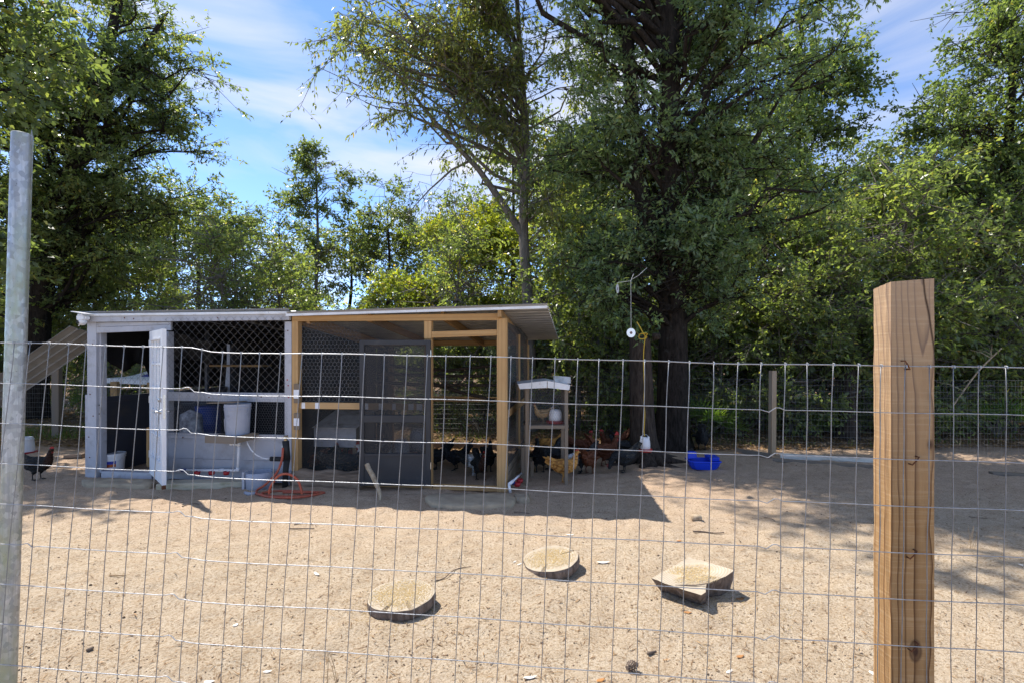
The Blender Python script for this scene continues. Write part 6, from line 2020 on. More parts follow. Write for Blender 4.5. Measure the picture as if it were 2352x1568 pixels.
def hen_body(pose, tail_up, stride):
    """one continuous skin: lofted spine from tail to beak root, with thighs and wings melted in by a voxel remesh"""
    key = (pose, tail_up, stride)
    if key in HEN_CACHE:
        return HEN_CACHE[key]
    # spine: x forward, z up; (x, z, half width, half height)
    tz = 0.10 * tail_up
    body = [(-0.235, 0.275 + tz, 0.010, 0.045), (-0.20, 0.262 + tz * 0.8, 0.020, 0.052), (-0.165, 0.245 + tz * 0.5, 0.034, 0.056), (-0.125, 0.225 + tz * 0.2, 0.058, 0.068),
            (-0.08, 0.208, 0.078, 0.084), (-0.03, 0.198, 0.088, 0.095), (0.02, 0.196, 0.089, 0.097), (0.065, 0.204, 0.080, 0.090), (0.10, 0.222, 0.062, 0.074)]
    if pose == 'up':
        neck = [(0.125, 0.252, 0.046, 0.054), (0.137, 0.285, 0.035, 0.04), (0.143, 0.318, 0.028, 0.031), (0.150, 0.346, 0.025, 0.027), (0.162, 0.366, 0.024, 0.026), (0.180, 0.370, 0.018, 0.019), (0.194, 0.366, 0.009, 0.009)]
    elif pose == 'low':
        neck = [(0.135, 0.232, 0.046, 0.052), (0.165, 0.236, 0.034, 0.038), (0.195, 0.236, 0.028, 0.03), (0.225, 0.232, 0.025, 0.027), (0.245, 0.226, 0.022, 0.023), (0.262, 0.215, 0.012, 0.013)]
    elif pose == 'peck':
        neck = [(0.135, 0.205, 0.046, 0.052), (0.165, 0.175, 0.034, 0.04), (0.185, 0.135, 0.028, 0.031), (0.198, 0.10, 0.025, 0.027), (0.205, 0.075, 0.022, 0.023), (0.208, 0.055, 0.012, 0.012)]
    else:
        neck = [(0.118, 0.256, 0.048, 0.056), (0.122, 0.29, 0.036, 0.042), (0.118, 0.325, 0.028, 0.031), (0.118, 0.352, 0.025, 0.027), (0.13, 0.37, 0.024, 0.026), (0.150, 0.372, 0.018, 0.019), (0.164, 0.366, 0.009, 0.009)]
    sp = body + neck
    mb = MB(); n = 16; k = len(sp)
    for i, (x, z, w, h) in enumerate(sp):
        a = sp[max(i - 1, 0)]; b = sp[min(i + 1, k - 1)]
        d = Vector((b[0] - a[0], 0, b[1] - a[1])).normalized()
        up = Vector((-d.z, 0, d.x))
        for j in range(n):
            t = 2 * math.pi * j / n
            mb.v.append(tuple(Vector((x, 0, z)) + Vector((0, 1, 0)) * (w * math.cos(t)) + up * (h * math.sin(t))))
    for i in range(k - 1):
        for j in range(n):
            j2 = (j + 1) % n
            mb.f.append((i * n + j, (i + 1) * n + j, (i + 1) * n + j2, i * n + j2)); mb.m.append(0)
    mb.f.append(tuple(range(n))); mb.m.append(0)
    mb.f.append(tuple((k - 1) * n + j for j in range(n))[::-1]); mb.m.append(0)
    # folded wings and thighs
    for s in (-1, 1):
        mb.tube([(0.075, s * 0.074, 0.215), (0.03, s * 0.087, 0.212), (-0.04, s * 0.084, 0.213), (-0.10, s * 0.062, 0.226), (-0.16, s * 0.036, 0.242)], [0.03, 0.05, 0.05, 0.036, 0.010], 10, sq=0.36)
        o_ = stride * s
        mb.tube([(0.0, s * 0.045, 0.16), (0.012 + o_ * 0.4, s * 0.046, 0.125), (-0.002 + o_, s * 0.044, 0.090), (-0.008 + o_, s * 0.043, 0.078)], [0.048, 0.036, 0.019, 0.010], 10)
    # tail sickles
    for s in (-1, 0, 1):
        mb.tube([(-0.17, s * 0.02, 0.25 + tz * 0.5), (-0.225, s * 0.026, 0.285 + tz), (-0.27, s * 0.02, 0.30 + tz * 1.35)], [0.035, 0.036, 0.016], 8, sq=0.3)
    me = mb.mesh('hen_skin', HM['black'], True)
    o = bpy.data.objects.new('tmp', me); COL.objects.link(o)
    r = o.modifiers.new('r', 'REMESH'); r.mode = 'VOXEL'; r.voxel_size = 0.0055; r.use_smooth_shade = True
    s_ = o.modifiers.new('s', 'SMOOTH'); s_.factor = 0.5; s_.iterations = 3
    dg = bpy.context.evaluated_depsgraph_get()
    ev = bpy.data.meshes.new_from_object(o.evaluated_get(dg))
    bpy.data.objects.remove(o)
    co = np.empty(len(ev.vertices) * 3); ev.vertices.foreach_get('co', co); co = co.reshape(-1, 3)
    # ruffled feather edges
    nrm = np.empty(len(ev.vertices) * 3); ev.vertices.foreach_get('normal', nrm); nrm = nrm.reshape(-1, 3)
    rg = np.random.default_rng(3)
    rough = 0.0035 * np.sin(co[:, 0] * 180 + 30 * np.sin(co[:, 2] * 40)) * np.sin(co[:, 2] * 150) * np.clip((0.34 - co[:, 2]) * 10, 0, 1)
    co += nrm * rough[:, None]
    ev.vertices.foreach_set('co', co.ravel()); ev.update()
    # shanks and toes, in the same mesh
    import bmesh
    lm = MB()
    for s in (-1, 1):
        o_ = stride * s
        foot = Vector((-0.002 + o_ * 1.5, s * 0.043, 0.007))
        lm.tube([(-0.006 + o_, s * 0.043, 0.09), (-0.012 + o_ * 1.15, s * 0.043, 0.06), tuple(foot + Vector((-0.006, 0, 0.012)))], [0.0075, 0.006, 0.006], 7)
        for a in (-0.55, 0.0, 0.55):
            lm.tube([foot + Vector((-0.006, 0, 0.006)), foot + Vector((0.022 * math.cos(a), 0.022 * math.sin(a), 0.004)), foot + Vector((0.046 * math.cos(a), 0.046 * math.sin(a), -0.002))], [0.006, 0.0046, 0.0022], 6)
        lm.tube([foot + Vector((-0.006, 0, 0.006)), foot + Vector((-0.026, 0, 0.002))], [0.005, 0.002], 6)
    legs = lm.mesh('legs', HM['black'], True)
    bm = bmesh.new(); bm.from_mesh(ev); nf = len(bm.faces)
    bm.from_mesh(legs)
    bm.faces.ensure_lookup_table()
    for i in range(nf): bm.faces[i].material_index = 0
    for i in range(nf, len(bm.faces)): bm.faces[i].material_index = 1; bm.faces[i].smooth = True
    bm.to_mesh(ev); bm.free()
    head = sp[-3]; tip = sp[-1]
    HEN_CACHE[key] = (ev, Vector((sp[-3][0], 0, sp[-3][1])), Vector((sp[-1][0], 0, sp[-1][1])), sp[-3][3])
    return HEN_CACHE[key]


def hen(label, px, py, Y, face, col, pose='up', tail=0.5, stride=0.0, size=1.0, shank='shank', comb='dullcomb', big=0.6, rooster=False, z=0.0, name='hen'):
    """face: degrees, 0 = facing right in the picture, 90 = away, 180 = left, 270 = towards the camera"""
    ev, hd, tip, hr = hen_body(pose, tail, stride)
    p = at(px, py, Y) if Y else gnd(px, py)
    root = thing(name, label, 'hen' if not rooster else 'rooster', (p.x, p.y, z + (gz(p.x, p.y) if z == 0 else 0)), R(face), 'hens of the yard')
    root.scale = (size, size, size)
    me = ev.copy(); me.materials.clear(); me.materials.append(HM[col]); me.materials.append(MAT[shank])
    link('body', me, root)
    d = (tip - hd).normalized(); up = Vector((-d.z, 0, d.x))
    MB().tube([tip - d * 0.012, tip + d * 0.008 - up * 0.001, tip + d * 0.02 - up * 0.006], [0.009, 0.0065, 0.001], 8).build('beak', MAT['beak'], root, smooth=True)
    cb = MB(); n = 9; vs = []
    H_ = 0.02 * (1 + big)
    for i in range(n):
        t = i / (n - 1)
        b_ = hd + up * (hr * 0.75) + d * (0.028 - 0.055 * t)
        hgt = H_ * math.sin(math.pi * min(1, t * 0.9 + 0.12)) * (0.62 + 0.38 * (i % 2))
        for s in (-1, 1):
            vs.append(b_ + Vector((0, s * 0.004, 0))); 
        for s in (-1, 1):
            vs.append(b_ + up * (hgt + 0.003) + Vector((0, s * 0.0022, 0)))
    fs = []
    for i in range(n - 1):
        a = i * 4; b_ = a + 4
        fs += [(a, b_, b_ + 2, a + 2), (a + 1, a + 3, b_ + 3, b_ + 1), (a + 2, b_ + 2, b_ + 3, a + 3)]
    fs += [(0, 2, 3, 1), ((n - 1) * 4, (n - 1) * 4 + 1, (n - 1) * 4 + 3, (n - 1) * 4 + 2)]
    cb.add(vs, fs).build('comb', MAT[comb], root)
    for s in (-1, 1):
        w = hd + d * 0.012 - up * hr * 0.7 + Vector((0, s * 0.008, 0))
        wl = 0.018 * (1 + big)
        MB().tube([w + up * 0.006, w - up * wl * 0.5, w - up * wl], [0.005, 0.008, 0.003], 7, sq=0.5).build('wattle', MAT[comb], root, smooth=True)
        e = hd + d * 0.004 + up * hr * 0.18 + Vector((0, s * (hr * 0.90), 0))
        MB().lathe([(0.0005, -0.003), (0.003, -0.002), (0.004, 0), (0.003, 0.002), (0.0005, 0.003)], 8, e).build('eye', MAT['eye'], root, smooth=True)
    return root


def ft(py, z=0.0): return (CAMZ - z) * FPX / (py - 817)


hen('black hen with a dark red face standing alone left of the coop', 86, 1102, None, 5, 'copper', 'up', 0.5, 0.01, 1.05, comb='comb', big=0.2)
hen('black hen with raised tail seen side-on in the run doorway', 1046, 1078, None, 175, 'black', 'up', 1.1, 0.005, 0.98)
hen('black hen walking towards the camera in the run doorway', 1103, 1101, None, 290, 'copper', 'up', 0.6, 0.02, 0.98, comb='comb', big=0.1)
hen('white hen with dark tail half hidden in the run doorway', 1088, 1088, None, 20, 'white', 'up', 0.3, 0.01, 0.98)
hen('black hen standing behind the white hen in the run doorway', 1120, 1083, None, 80, 'black', 'up', 0.6, 0.0, 1.05)
hen('black hen partly hidden by the edge of the screen door', 1001, 1076, None, 190, 'black', 'low', 1.0, 0.0, 1.0)
hen('speckled hen sitting low beside the feed trough in the run', 770, 1090, 6.9, 35, 'speckled', 'up', 0.2, 0.0, 1.0)
hen('black hen beside the trough in front of the speckled hen', 800, 1092, 6.7, 160, 'black', 'up', 0.5, 0.0, 1.1)
hen('brown hen behind the base log near the pipe elbow', 708, 1092, 6.85, 200, 'red', 'peck', 0.4, 0.0, 1.0)
hen('dark hen at the left end of the feed trough', 735, 1090, 7.1, 170, 'black', 'low', 0.5, 0.0, 1.0)
hen('pale-necked hen with red comb behind the door screen', 853, 1085, 6.9, 215, 'whitehead', 'up', 0.6, 0.0, 1.1, comb='comb', big=0.8)
hen('black hen behind the white pail in the run', 872, 1080, 7.4, 90, 'black', 'up', 0.7, 0.0, 1.1)
hen('golden buff hen walking under the wire hutch', 1296, 1106, None, 8, 'gold', 'up', 0.15, 0.018, 1.02, comb='comb', big=0.0)
hen('white-necked pied hen behind the golden hen', 1334, 1084, None, 200, 'whitehead', 'low', 1.0, 0.02, 1.0)
hen('mahogany hen with yellow legs standing between hutch and waterer', 1354, 1088, None, 60, 'red', 'low', 0.3, 0.0, 1.05, 'shank_yellow')
hen('dark red rooster with a bright comb near the hanging waterer', 1388, 1071, None, 10, 'red', 'up', 0.9, 0.03, 1.15, comb='comb', big=1.6, rooster=True, name='rooster')
hen('black hen bending left of the hanging waterer', 1432, 1084, None, 200, 'black', 'peck', 0.6, 0.012, 1.08)
hen('black hen in deep shade at the left post of the hutch', 1240, 1088, None, 100, 'black', 'up', 0.5, 0.0, 1.15)
hen('black hen huddled under the middle of the hutch', 1264, 1082, None, 230, 'black', 'low', 0.6, 0.0, 1.1)
hen('charcoal hen crouching behind the golden hen', 1284, 1080, None, 150, 'black', 'peck', 0.4, 0.0, 1.0)
hen('tan hen pecking in the shade behind the hutch', 1262, 1056, None, 180, 'gold', 'peck', 0.9, 0.0, 1.1)
hen('red hen walking behind the pied hen', 1330, 1056, None, 350, 'red', 'up', 0.6, 0.01, 1.1, comb='comb', big=0.4)
hen('red hen in the shade left of the snag', 1408, 1052, None, 190, 'red', 'up', 0.9, 0.01, 1.15, comb='comb', big=0.3)
hen('black hen in the shade at the foot of the snag', 1436, 1056, None, 20, 'black', 'up', 1.2, 0.0, 1.1)
hen('black hen with its back turned right of the big oak', 1612, 1034, None, 70, 'black', 'peck', 0.8, 0.0, 1.2)
hen('straw-coloured hen perched inside the wire hutch', 1246, 970, fhp.y + 0.24, 190, 'straw', 'up', 0.2, 0.0, 0.62, z=zs1 - 0.006)


# ------------------------------------------------------------------ wood slices with corn in the foreground
def corn_on(name, label, c, nrm, rad, n, seed, u=None):
    rg = np.random.default_rng(seed)
    nz = Vector(nrm).normalized(); ux = Vector((1, 0, 0)) - nz * nz.x; ux.normalize(); uy = nz.cross(ux)
    a = rg.uniform(0, 6.28, n); q = np.sqrt(rg.random(n)) * np.clip(rg.normal(0.92, 0.2, n), 0, 1.0)
    X = rad[0] * q * np.cos(a); Y = rad[1] * q * np.sin(a)
    P = np.array(c)[None] + np.outer(X, np.array(ux)) + np.outer(Y, np.array(uy)) + np.array(nz)[None] * rg.uniform(0.0015, 0.004, n)[:, None]
    sz = rg.uniform(0.0016, 0.0034, n)
    off = base[None] * sz[:, None, None] * rg.uniform(0.6, 1.3, (n, 6, 3))
    V = (P[:, None] + off).reshape(-1, 3)
    Fc = (np.arange(n)[:, None, None] * 6 + tri[None]).reshape(-1, 3)
    return tag(link(name, npmesh(name, V, Fc, MAT['corn_v'], np.repeat(np.clip(rg.normal(0.5, 0.25, n), 0, 0.95), 6))), label, 'corn', None, 'stuff')


MAT['corn_v'] = leafmat('cracked_corn_bits', (0.62, 0.42, 0.15), (0.70, 0.52, 0.24), (0.70, 0.57, 0.34), 0.0, 0.7, 0.3)


def slice_(label, px, py, r, h, tilt, seed, spin=0.0, oval=1.0):
    """tree slice lying on the sand, bark round the rim, radial cracks cut into the rim"""
    c = gnd(px, py, h)
    rg = random.Random(seed)
    root = thing('log_slice', label, 'log slice', (c.x, c.y, 0))
    nz = Vector(tilt).normalized()
    ux = Vector((1, 0, 0)) - nz * nz.x; ux.normalize(); uy = nz.cross(ux)
    n = 72
    prof = []
    cr_ = [(rg.uniform(0, 6.28), rg.uniform(0.1, 0.3)) for _ in range(3)]
    cr_[0] = (3.1, 0.34); cr_[1] = (-1.9, 0.16)
    lowest = 0
    def rim(a):
        q = r * (1 + 0.03 * math.sin(2 * a + seed) + 0.02 * math.sin(5 * a + 1) + 0.008 * math.sin(11 * a))
        return q
    def pt(a, rr, z): return ux * (rr * math.cos(a) * oval) + uy * (rr * math.sin(a)) + nz * z
    lift = h * 0.5 + r * math.hypot(nz.x, nz.y) * 0.35
    ctr = Vector((0, 0, lift))
    top = MB(); side = MB()
    vs = []
    rows = [(1.0, h / 2), (0.97, h / 2 + 0.001), (0.7, h / 2), (0.4, h / 2 + 0.001), (0.12, h / 2)]
    for (f, z) in rows:
        for j in range(n):
            a = 2 * math.pi * j / n
            zz = z
            rr = rim(a) * f
            for (ca, dp) in cr_:
                da = abs((a - ca + math.pi) % (2 * math.pi) - math.pi)
                if da < 0.05 and f > 1 - dp * 2:
                    zz -= 0.03 * (1 - da / 0.05)
            vs.append(ctr + pt(a, rr, zz))
    vs.append(ctr + nz * (h / 2))
    fs = []
    for k in range(len(rows) - 1):
        for j in range(n):
            j2 = (j + 1) % n
            fs.append((k * n + j, k * n + j2, (k + 1) * n + j2, (k + 1) * n + j))
    for j in range(n):
        fs.append(((len(rows) - 1) * n + j, (len(rows) - 1) * n + (j + 1) % n, len(rows) * n))
    top.add(vs, fs).build('sawn_face', MAT['cut_wood'], root)
    vs = []
    zz = [h / 2 - 0.001, h / 4, 0, -h / 4, -h / 2]
    for i, z in enumerate(zz):
        for j in range(n):
            a = 2 * math.pi * j / n
            bul = 1.0 + (0.015 + 0.02 * rg.random() if 0 < i < 4 else 0.004)
            vs.append(ctr + pt(a, rim(a) * bul, z))
    vs.append(ctr - nz * (h / 2))
    fs = []
    for k in range(4):
        for j in range(n):
            j2 = (j + 1) % n
            fs.append((k * n + j, (k + 1) * n + j, (k + 1) * n + j2, k * n + j2))
    for j in range(n):
        fs.append((4 * n + (j + 1) % n, 4 * n + j, 5 * n))
    side.add(vs, fs).build('bark', MAT['bark_slice'], root)
    top_c = Vector((c.x, c.y, 0)) + ctr + nz * (h / 2)
    return top_c, nz


tc1, n1_ = slice_('round log slice topped with cracked corn nearest the camera', 922, 1366, 0.205, 0.062, (-0.04, -0.06, 1), 2)
corn_on('cracked_corn', 'cracked corn spread on the nearest round log slice', tc1, n1_, (0.205, 0.19), 3600, 5)
tc2, n2_ = slice_('tilted round log slice topped with cracked corn farther back', 1266, 1284, 0.212, 0.062, (-0.13, -0.05, 1), 4)
corn_on('cracked_corn', 'cracked corn spread on the tilted round log slice', tc2, n2_, (0.205, 0.18), 3200, 6)
# corn spilled in the sand around them
rg = np.random.default_rng(91)
n = 1500
cx_ = np.concatenate([rg.normal(tc1.x, 0.28, 800), rg.normal(at(1600, 1380, 3.4).x, 0.3, 700)]); cy_ = np.concatenate([rg.normal(tc1.y - 0.05, 0.18, 800), rg.normal(3.3, 0.2, 700)])
sz = rg.uniform(0.002, 0.004, n)
V = (np.stack([cx_, cy_, ground_z(cx_, cy_) + 0.003], 1)[:, None] + base[None] * sz[:, None, None] * rg.uniform(0.6, 1.3, (n, 6, 3))).reshape(-1, 3)
tag(link('spilled_corn', npmesh('spilled_corn', V, (np.arange(n)[:, None, None] * 6 + tri[None]).reshape(-1, 3), MAT['corn_v'], np.repeat(rg.random(n) * 0.95, 6))), 'spilled cracked corn in the sand round the slices', 'corn', None, 'stuff')

# squared block with a split corner
pb = [(1496, 1328), (1582, 1279), (1688, 1307), (1618, 1366)]
hgt = 0.135
sq = thing('timber_block', 'split square wooden block topped with cracked corn on the right', 'wood block', (at(1600, 1340, 3.55).x, 3.55, 0))
o0 = Vector((sq.location.x, sq.location.y, 0))
T0 = [gnd(1496, 1328, 0.10) - o0, gnd(1582, 1279, 0.12) - o0, gnd(1687, 1308, 0.155) - o0, gnd(1610, 1367, 0.095) - o0]
mb = MB()
outl = []
for k in range(4):
    a = T0[k]; b = T0[(k + 1) % 4]
    for i in range(7):
        t = i / 7
        q = a.lerp(b, t)
        if k == 2 and i in (3, 4, 5):     # bite out of the right front edge
            q = q + Vector((-0.03, 0.035, -0.015)) * (1.4 if i == 4 else 0.8)
        outl.append(q + Vector((rnd.uniform(-.004, .004), rnd.uniform(-.004, .004), rnd.uniform(-.002, .002))))
cen = sum(outl, Vector()) / len(outl)
m = len(outl)
vs = outl + [cen.lerp(q, 0.5) for q in outl] + [cen]
fs = [(i, (i + 1) % m, m + (i + 1) % m, m + i) for i in range(m)] + [(m + i, m + (i + 1) % m, 2 * m) for i in range(m)]
mb.add(vs, fs).build('sawn_face', MAT['cut_wood'], sq)
mb = MB()
low = []
for i, q in enumerate(outl):
    f = 0.80 if i < 21 else 0.72
    b_ = cen.lerp(q, f); low.append(Vector((b_.x + 0.03, b_.y + 0.03, -0.02)))
mid = [q.lerp(l, 0.45) + Vector((rnd.uniform(-.012, .012), rnd.uniform(-.012, .012), 0)) for q, l in zip(outl, low)]
rim0 = [q - Vector((0, 0, 0.001)) for q in outl]
vs = rim0 + mid + low
fs = [(i, m + i, m + (i + 1) % m, (i + 1) % m) for i in range(m)] + [(m + i, 2 * m + i, 2 * m + (i + 1) % m, m + (i + 1) % m) for i in range(m)]
mb.add(vs, fs).build('split_sides', MAT['bark_slice'], sq)
# splinter along the crack
a = T0[0].lerp(T0[3], 0.45); b_ = T0[3].lerp(T0[2], 0.45)
MB().tube([a + Vector((0.02, 0.01, 0.001)), a.lerp(b_, 0.5) + Vector((0, -0.01, 0.001)), b_ + Vector((-0.02, 0.01, 0.0))], [0.002, 0.004, 0.003], 4).build('crack', MAT['twig'], sq)
nrm = (T0[2] - T0[0]).cross(T0[1] - T0[3]).normalized()
if nrm.z < 0: nrm = -nrm
corn_on('cracked_corn', 'cracked corn spread on the square wooden block', o0 + cen + nrm * 0.001, nrm, (0.2, 0.15), 2600, 8)


MAT['litter_flat'] = M('dry_leaf', (0.45, 0.2, 0.06), (0.3, 0.15, 0.06), 0.8, 30, bump=0.2)
# ------------------------------------------------------------------ odds and ends on the sand
def twig(label, pts, r, mat='twig', cat='twig', name='twig', wob=0.006):
    g0 = gnd(*pts[0])
    root_z = gz(g0.x, g0.y)
    q = []
    for i, (px, py) in enumerate(pts):
        p = gnd(px, py); q.append(Vector((p.x - g0.x, p.y - g0.y, gz(p.x, p.y) + r * 0.9 + rnd.uniform(0, wob))))
    o = MB().tube(spl(q, 4), [r * (1 - 0.4 * i / (4 * len(q))) for i in range(4 * (len(q) - 1) + 1)], 6).build(name, MAT[mat], None, smooth=True, loc=(g0.x, g0.y, 0))
    return tag(o, label, cat)


def flake(label, px, py, l, w, ang, mat='paper', cat='feather', name='feather', curl=0.3):
    g0 = gnd(px, py); z = gz(g0.x, g0.y)
    vs = []
    for i in range(7):
        t = i / 6; ww = w * math.sin(math.pi * min(1, 0.12 + 0.85 * t)) * 0.5
        for s in (-1, 0, 1):
            vs.append((l * (t - 0.5), s * ww, 0.004 + curl * l * (t - 0.5) ** 2 + (0.0 if s else -0.15 * ww)))
    fs = [(3 * i + j, 3 * i + j + 1, 3 * i + j + 4, 3 * i + j + 3) for i in range(6) for j in range(2)]
    o = MB().add(vs, fs).build(name, MAT[mat], None, smooth=True, loc=(g0.x, g0.y, z))
    o.rotation_euler = (0.1, 0, ang)
    so = o.modifiers.new('t', 'SOLIDIFY'); so.thickness = 0.001
    return tag(o, label, cat)


twig('thin dark twig beside the nearest log slice', [(999, 1336), (1020, 1324), (1045, 1310), (1082, 1302)], 0.004)
twig('dark stick on the sand above the middle of the yard', [(664, 1216), (690, 1217), (722, 1217)], 0.006)
twig('short dark stick just behind the other stick', [(676, 1206), (697, 1201)], 0.006)
twig('dark stick on the soil in front of the mossy plank', [(418, 1165), (440, 1163), (458, 1163)], 0.006)
twig('bent stick in the shadow edge right of the hutch', [(1592, 1219), (1612, 1218), (1640, 1221), (1663, 1222)], 0.007)
twig('dark stick low in the foreground below the block', [(1488, 1500), (1506, 1490)], 0.009)
twig('thin forked twig in the shade near the shadow edge', [(1756, 1191), (1772, 1197), (1780, 1204)], 0.004)
twig('crooked dark twig in the shade by the right edge', [(2225, 1186), (2250, 1188), (2268, 1190)], 0.004)
twig('dark twig in the left shade before the run step', [(1180, 1177), (1200, 1178), (1215, 1181)], 0.006)
twig('dark chip on the sand low left', [(200, 1494), (214, 1487)], 0.010)
twig('pale grey twig on the left sand', [(250, 1330), (290, 1325)], 0.004, 'straw')
p = gnd(1600, 1196)
tag(MB().lathe([(0.02, 0), (0.032, 0.004), (0.034, 0.05), (0.03, 0.09), (0.012, 0.1)], 10, wob=0.06).xf(Matrix.Rotation(R(90), 4, 'Y')).build('wood_chunk', MAT['pale_stick'], None, smooth=True, loc=(p.x - 0.05, p.y, 0.03)), 'pale round wood chunk at the edge of the shadow', 'wood chunk')
for i, (px, py, l, w, a, lb) in enumerate([(1386, 1294, 0.10, 0.03, 0.1, 'long pale feather between the slice and the block'), (728, 1322, 0.075, 0.022, -0.7, 'white feather on the sand left of the nearest slice'),
                                           (541, 1437, 0.035, 0.025, 1.2, 'small white scrap on the lower left sand'), (615, 1541, 0.04, 0.02, 0.3, 'white scrap near the bottom edge'),
                                           (481, 1562, 0.05, 0.025, 0.2, 'pale scrap at the bottom edge left of centre'), (1310, 1227, 0.07, 0.025, 0.0, 'pale flat feather behind the tilted slice'),
                                           (2012, 1548, 0.06, 0.03, -0.8, 'white scrap at the foot of the big post'), (1675, 1541, 0.05, 0.02, 0.6, 'white feather low in the yard'),
                                           (1193, 1304, 0.05, 0.015, 0.8, 'tiny pale feather right of the nearest slice'), (2345, 1304, 0.03, 0.03, 0.0, 'white pebble at the right edge'),
                                           (1218, 1555, 0.07, 0.02, 0.2, 'pale feather on the bottom sand in the middle'), (1182, 1295, 0.045, 0.014, 0.9, 'white feather by the thin twig')]):
    flake(lb, px, py, l, w, a)
for i, (px, py, l, a, lb) in enumerate([(1700, 1372, 0.06, 0.2, 'orange dead leaf right of the block'), (1580, 1404, 0.05, 0.0, 'small tan leaf below the block'), (1700, 1503, 0.05, 0.4, 'orange leaf low on the sand right of centre'),
                                        (1612, 1383, 0.05, -0.2, 'orange leaf left of the block shadow'), (1380, 1563, 0.05, 0.5, 'orange scrap of leaf at the bottom edge'), (1560, 1240, 0.05, 0.2, 'brown leaf on the sand near the shadow'),
                                        (1478, 1238, 0.05, 0.1, 'tan leaf behind the block')]):
    flake(lb, px, py, l, l * 0.45, a, 'litter_flat', 'leaf', 'dead_leaf')

# pine cone in the foreground
p = gnd(1450, 1540)
pc = thing('pine_cone', 'small dark pine cone near the bottom of the yard', 'pine cone', (p.x, p.y, 0.0), 0.5)
mb = MB(); mb.tube([(-0.03, 0, 0.022), (0.035, 0, 0.022)], [0.010, 0.006], 8); mb.build('core', MAT['twig'], pc)
mb = MB()
for i in range(70):
    t = i / 69; a = i * 2.4; rr_ = 0.024 * math.sin(math.pi * (0.15 + 0.8 * t)) + 0.004
    x = -0.032 + 0.066 * t
    b = Vector((x, 0.5 * rr_ * math.cos(a), 0.024 + 0.5 * rr_ * math.sin(a))); tip = Vector((x + 0.006, rr_ * math.cos(a), 0.024 + rr_ * math.sin(a)))
    s = Vector((0, -math.sin(a), math.cos(a))) * 0.004
    mb.add([b - s * 0.5, b + s * 0.5, tip + s, tip - s, b + Vector((0.003, 0, 0)), tip + Vector((0.003, 0, 0))], [(0, 1, 2, 3), (0, 3, 5, 4), (1, 4, 5, 2), (3, 2, 5), (0, 4, 1)])
mb.build('scales', MAT['bark_slice'], pc)
# pine needle bundles standing up in the sand
for i, (pts, lb) in enumerate([([(762, 1566, 0), (735, 1500, 0.0)], 'upright brown pine needles near the bottom edge left of centre'), ([(2228, 1262, 0), (2236, 1150, 0)], 'sprig of reddish pine needles standing right of the big post')]):
    g0 = gnd(pts[0][0], pts[0][1])
    t = thing('pine_needles', lb, 'pine needles', (g0.x, g0.y, 0))
    top = at(pts[1][0], pts[1][1], g0.y) - Vector((g0.x, g0.y, 0))
    top.z = max(0.06, top.z) if i == 0 else 0.20
    if i == 0: top = Vector((-0.06, 0.03, 0.14))
    for k in range(5):
        e = top + Vector((rnd.uniform(-.05, .05), rnd.uniform(-.04, .04), rnd.uniform(-.03, .02)))
        b = Vector((rnd.uniform(-.03, .03), rnd.uniform(-.02, .02), -0.01))
        MB().tube([b, b.lerp(e, 0.5) + Vector((0.006, 0, 0)), e], [0.0013, 0.0012, 0.0007], 4).build('needle', MAT['needle'] if 'needle' in MAT else MAT['straw'], t)

# ------------------------------------------------------------------ near fence
def fence_pt(s):           # s = picture fraction from the left edge (-) to the right along the fence, in metres from its left end
    return Vector((-1.62 + s * 0.9965, 1.327 - s * 0.0837, 0))


S0, S1 = 0.0, 3.0


def s_of(px):              # distance along the fence where a sight line at px crosses it
    k = (px - 1176) / FPX
    return (k * 1.327 + 1.62) / (0.9965 + 0.0837 * k)


def lean(s):               # sideways run of a stay wire per metre of drop
    return -0.105 + 0.095 * min(1.0, max(0.0, (s - 0.35) / 2.1)) ** 0.9


def top_z(s):
    z = 1.628 - 0.0205 * s
    kx = s_of(440); k2 = s_of(492)
    if s < kx: z += 0.010
    elif s < k2: z += 0.010 * (1 - (s - kx) / (k2 - kx)) - 0.0
    z += 0.0015 * math.sin(s * 5.3) + 0.0008 * math.sin(s * 17)
    return z


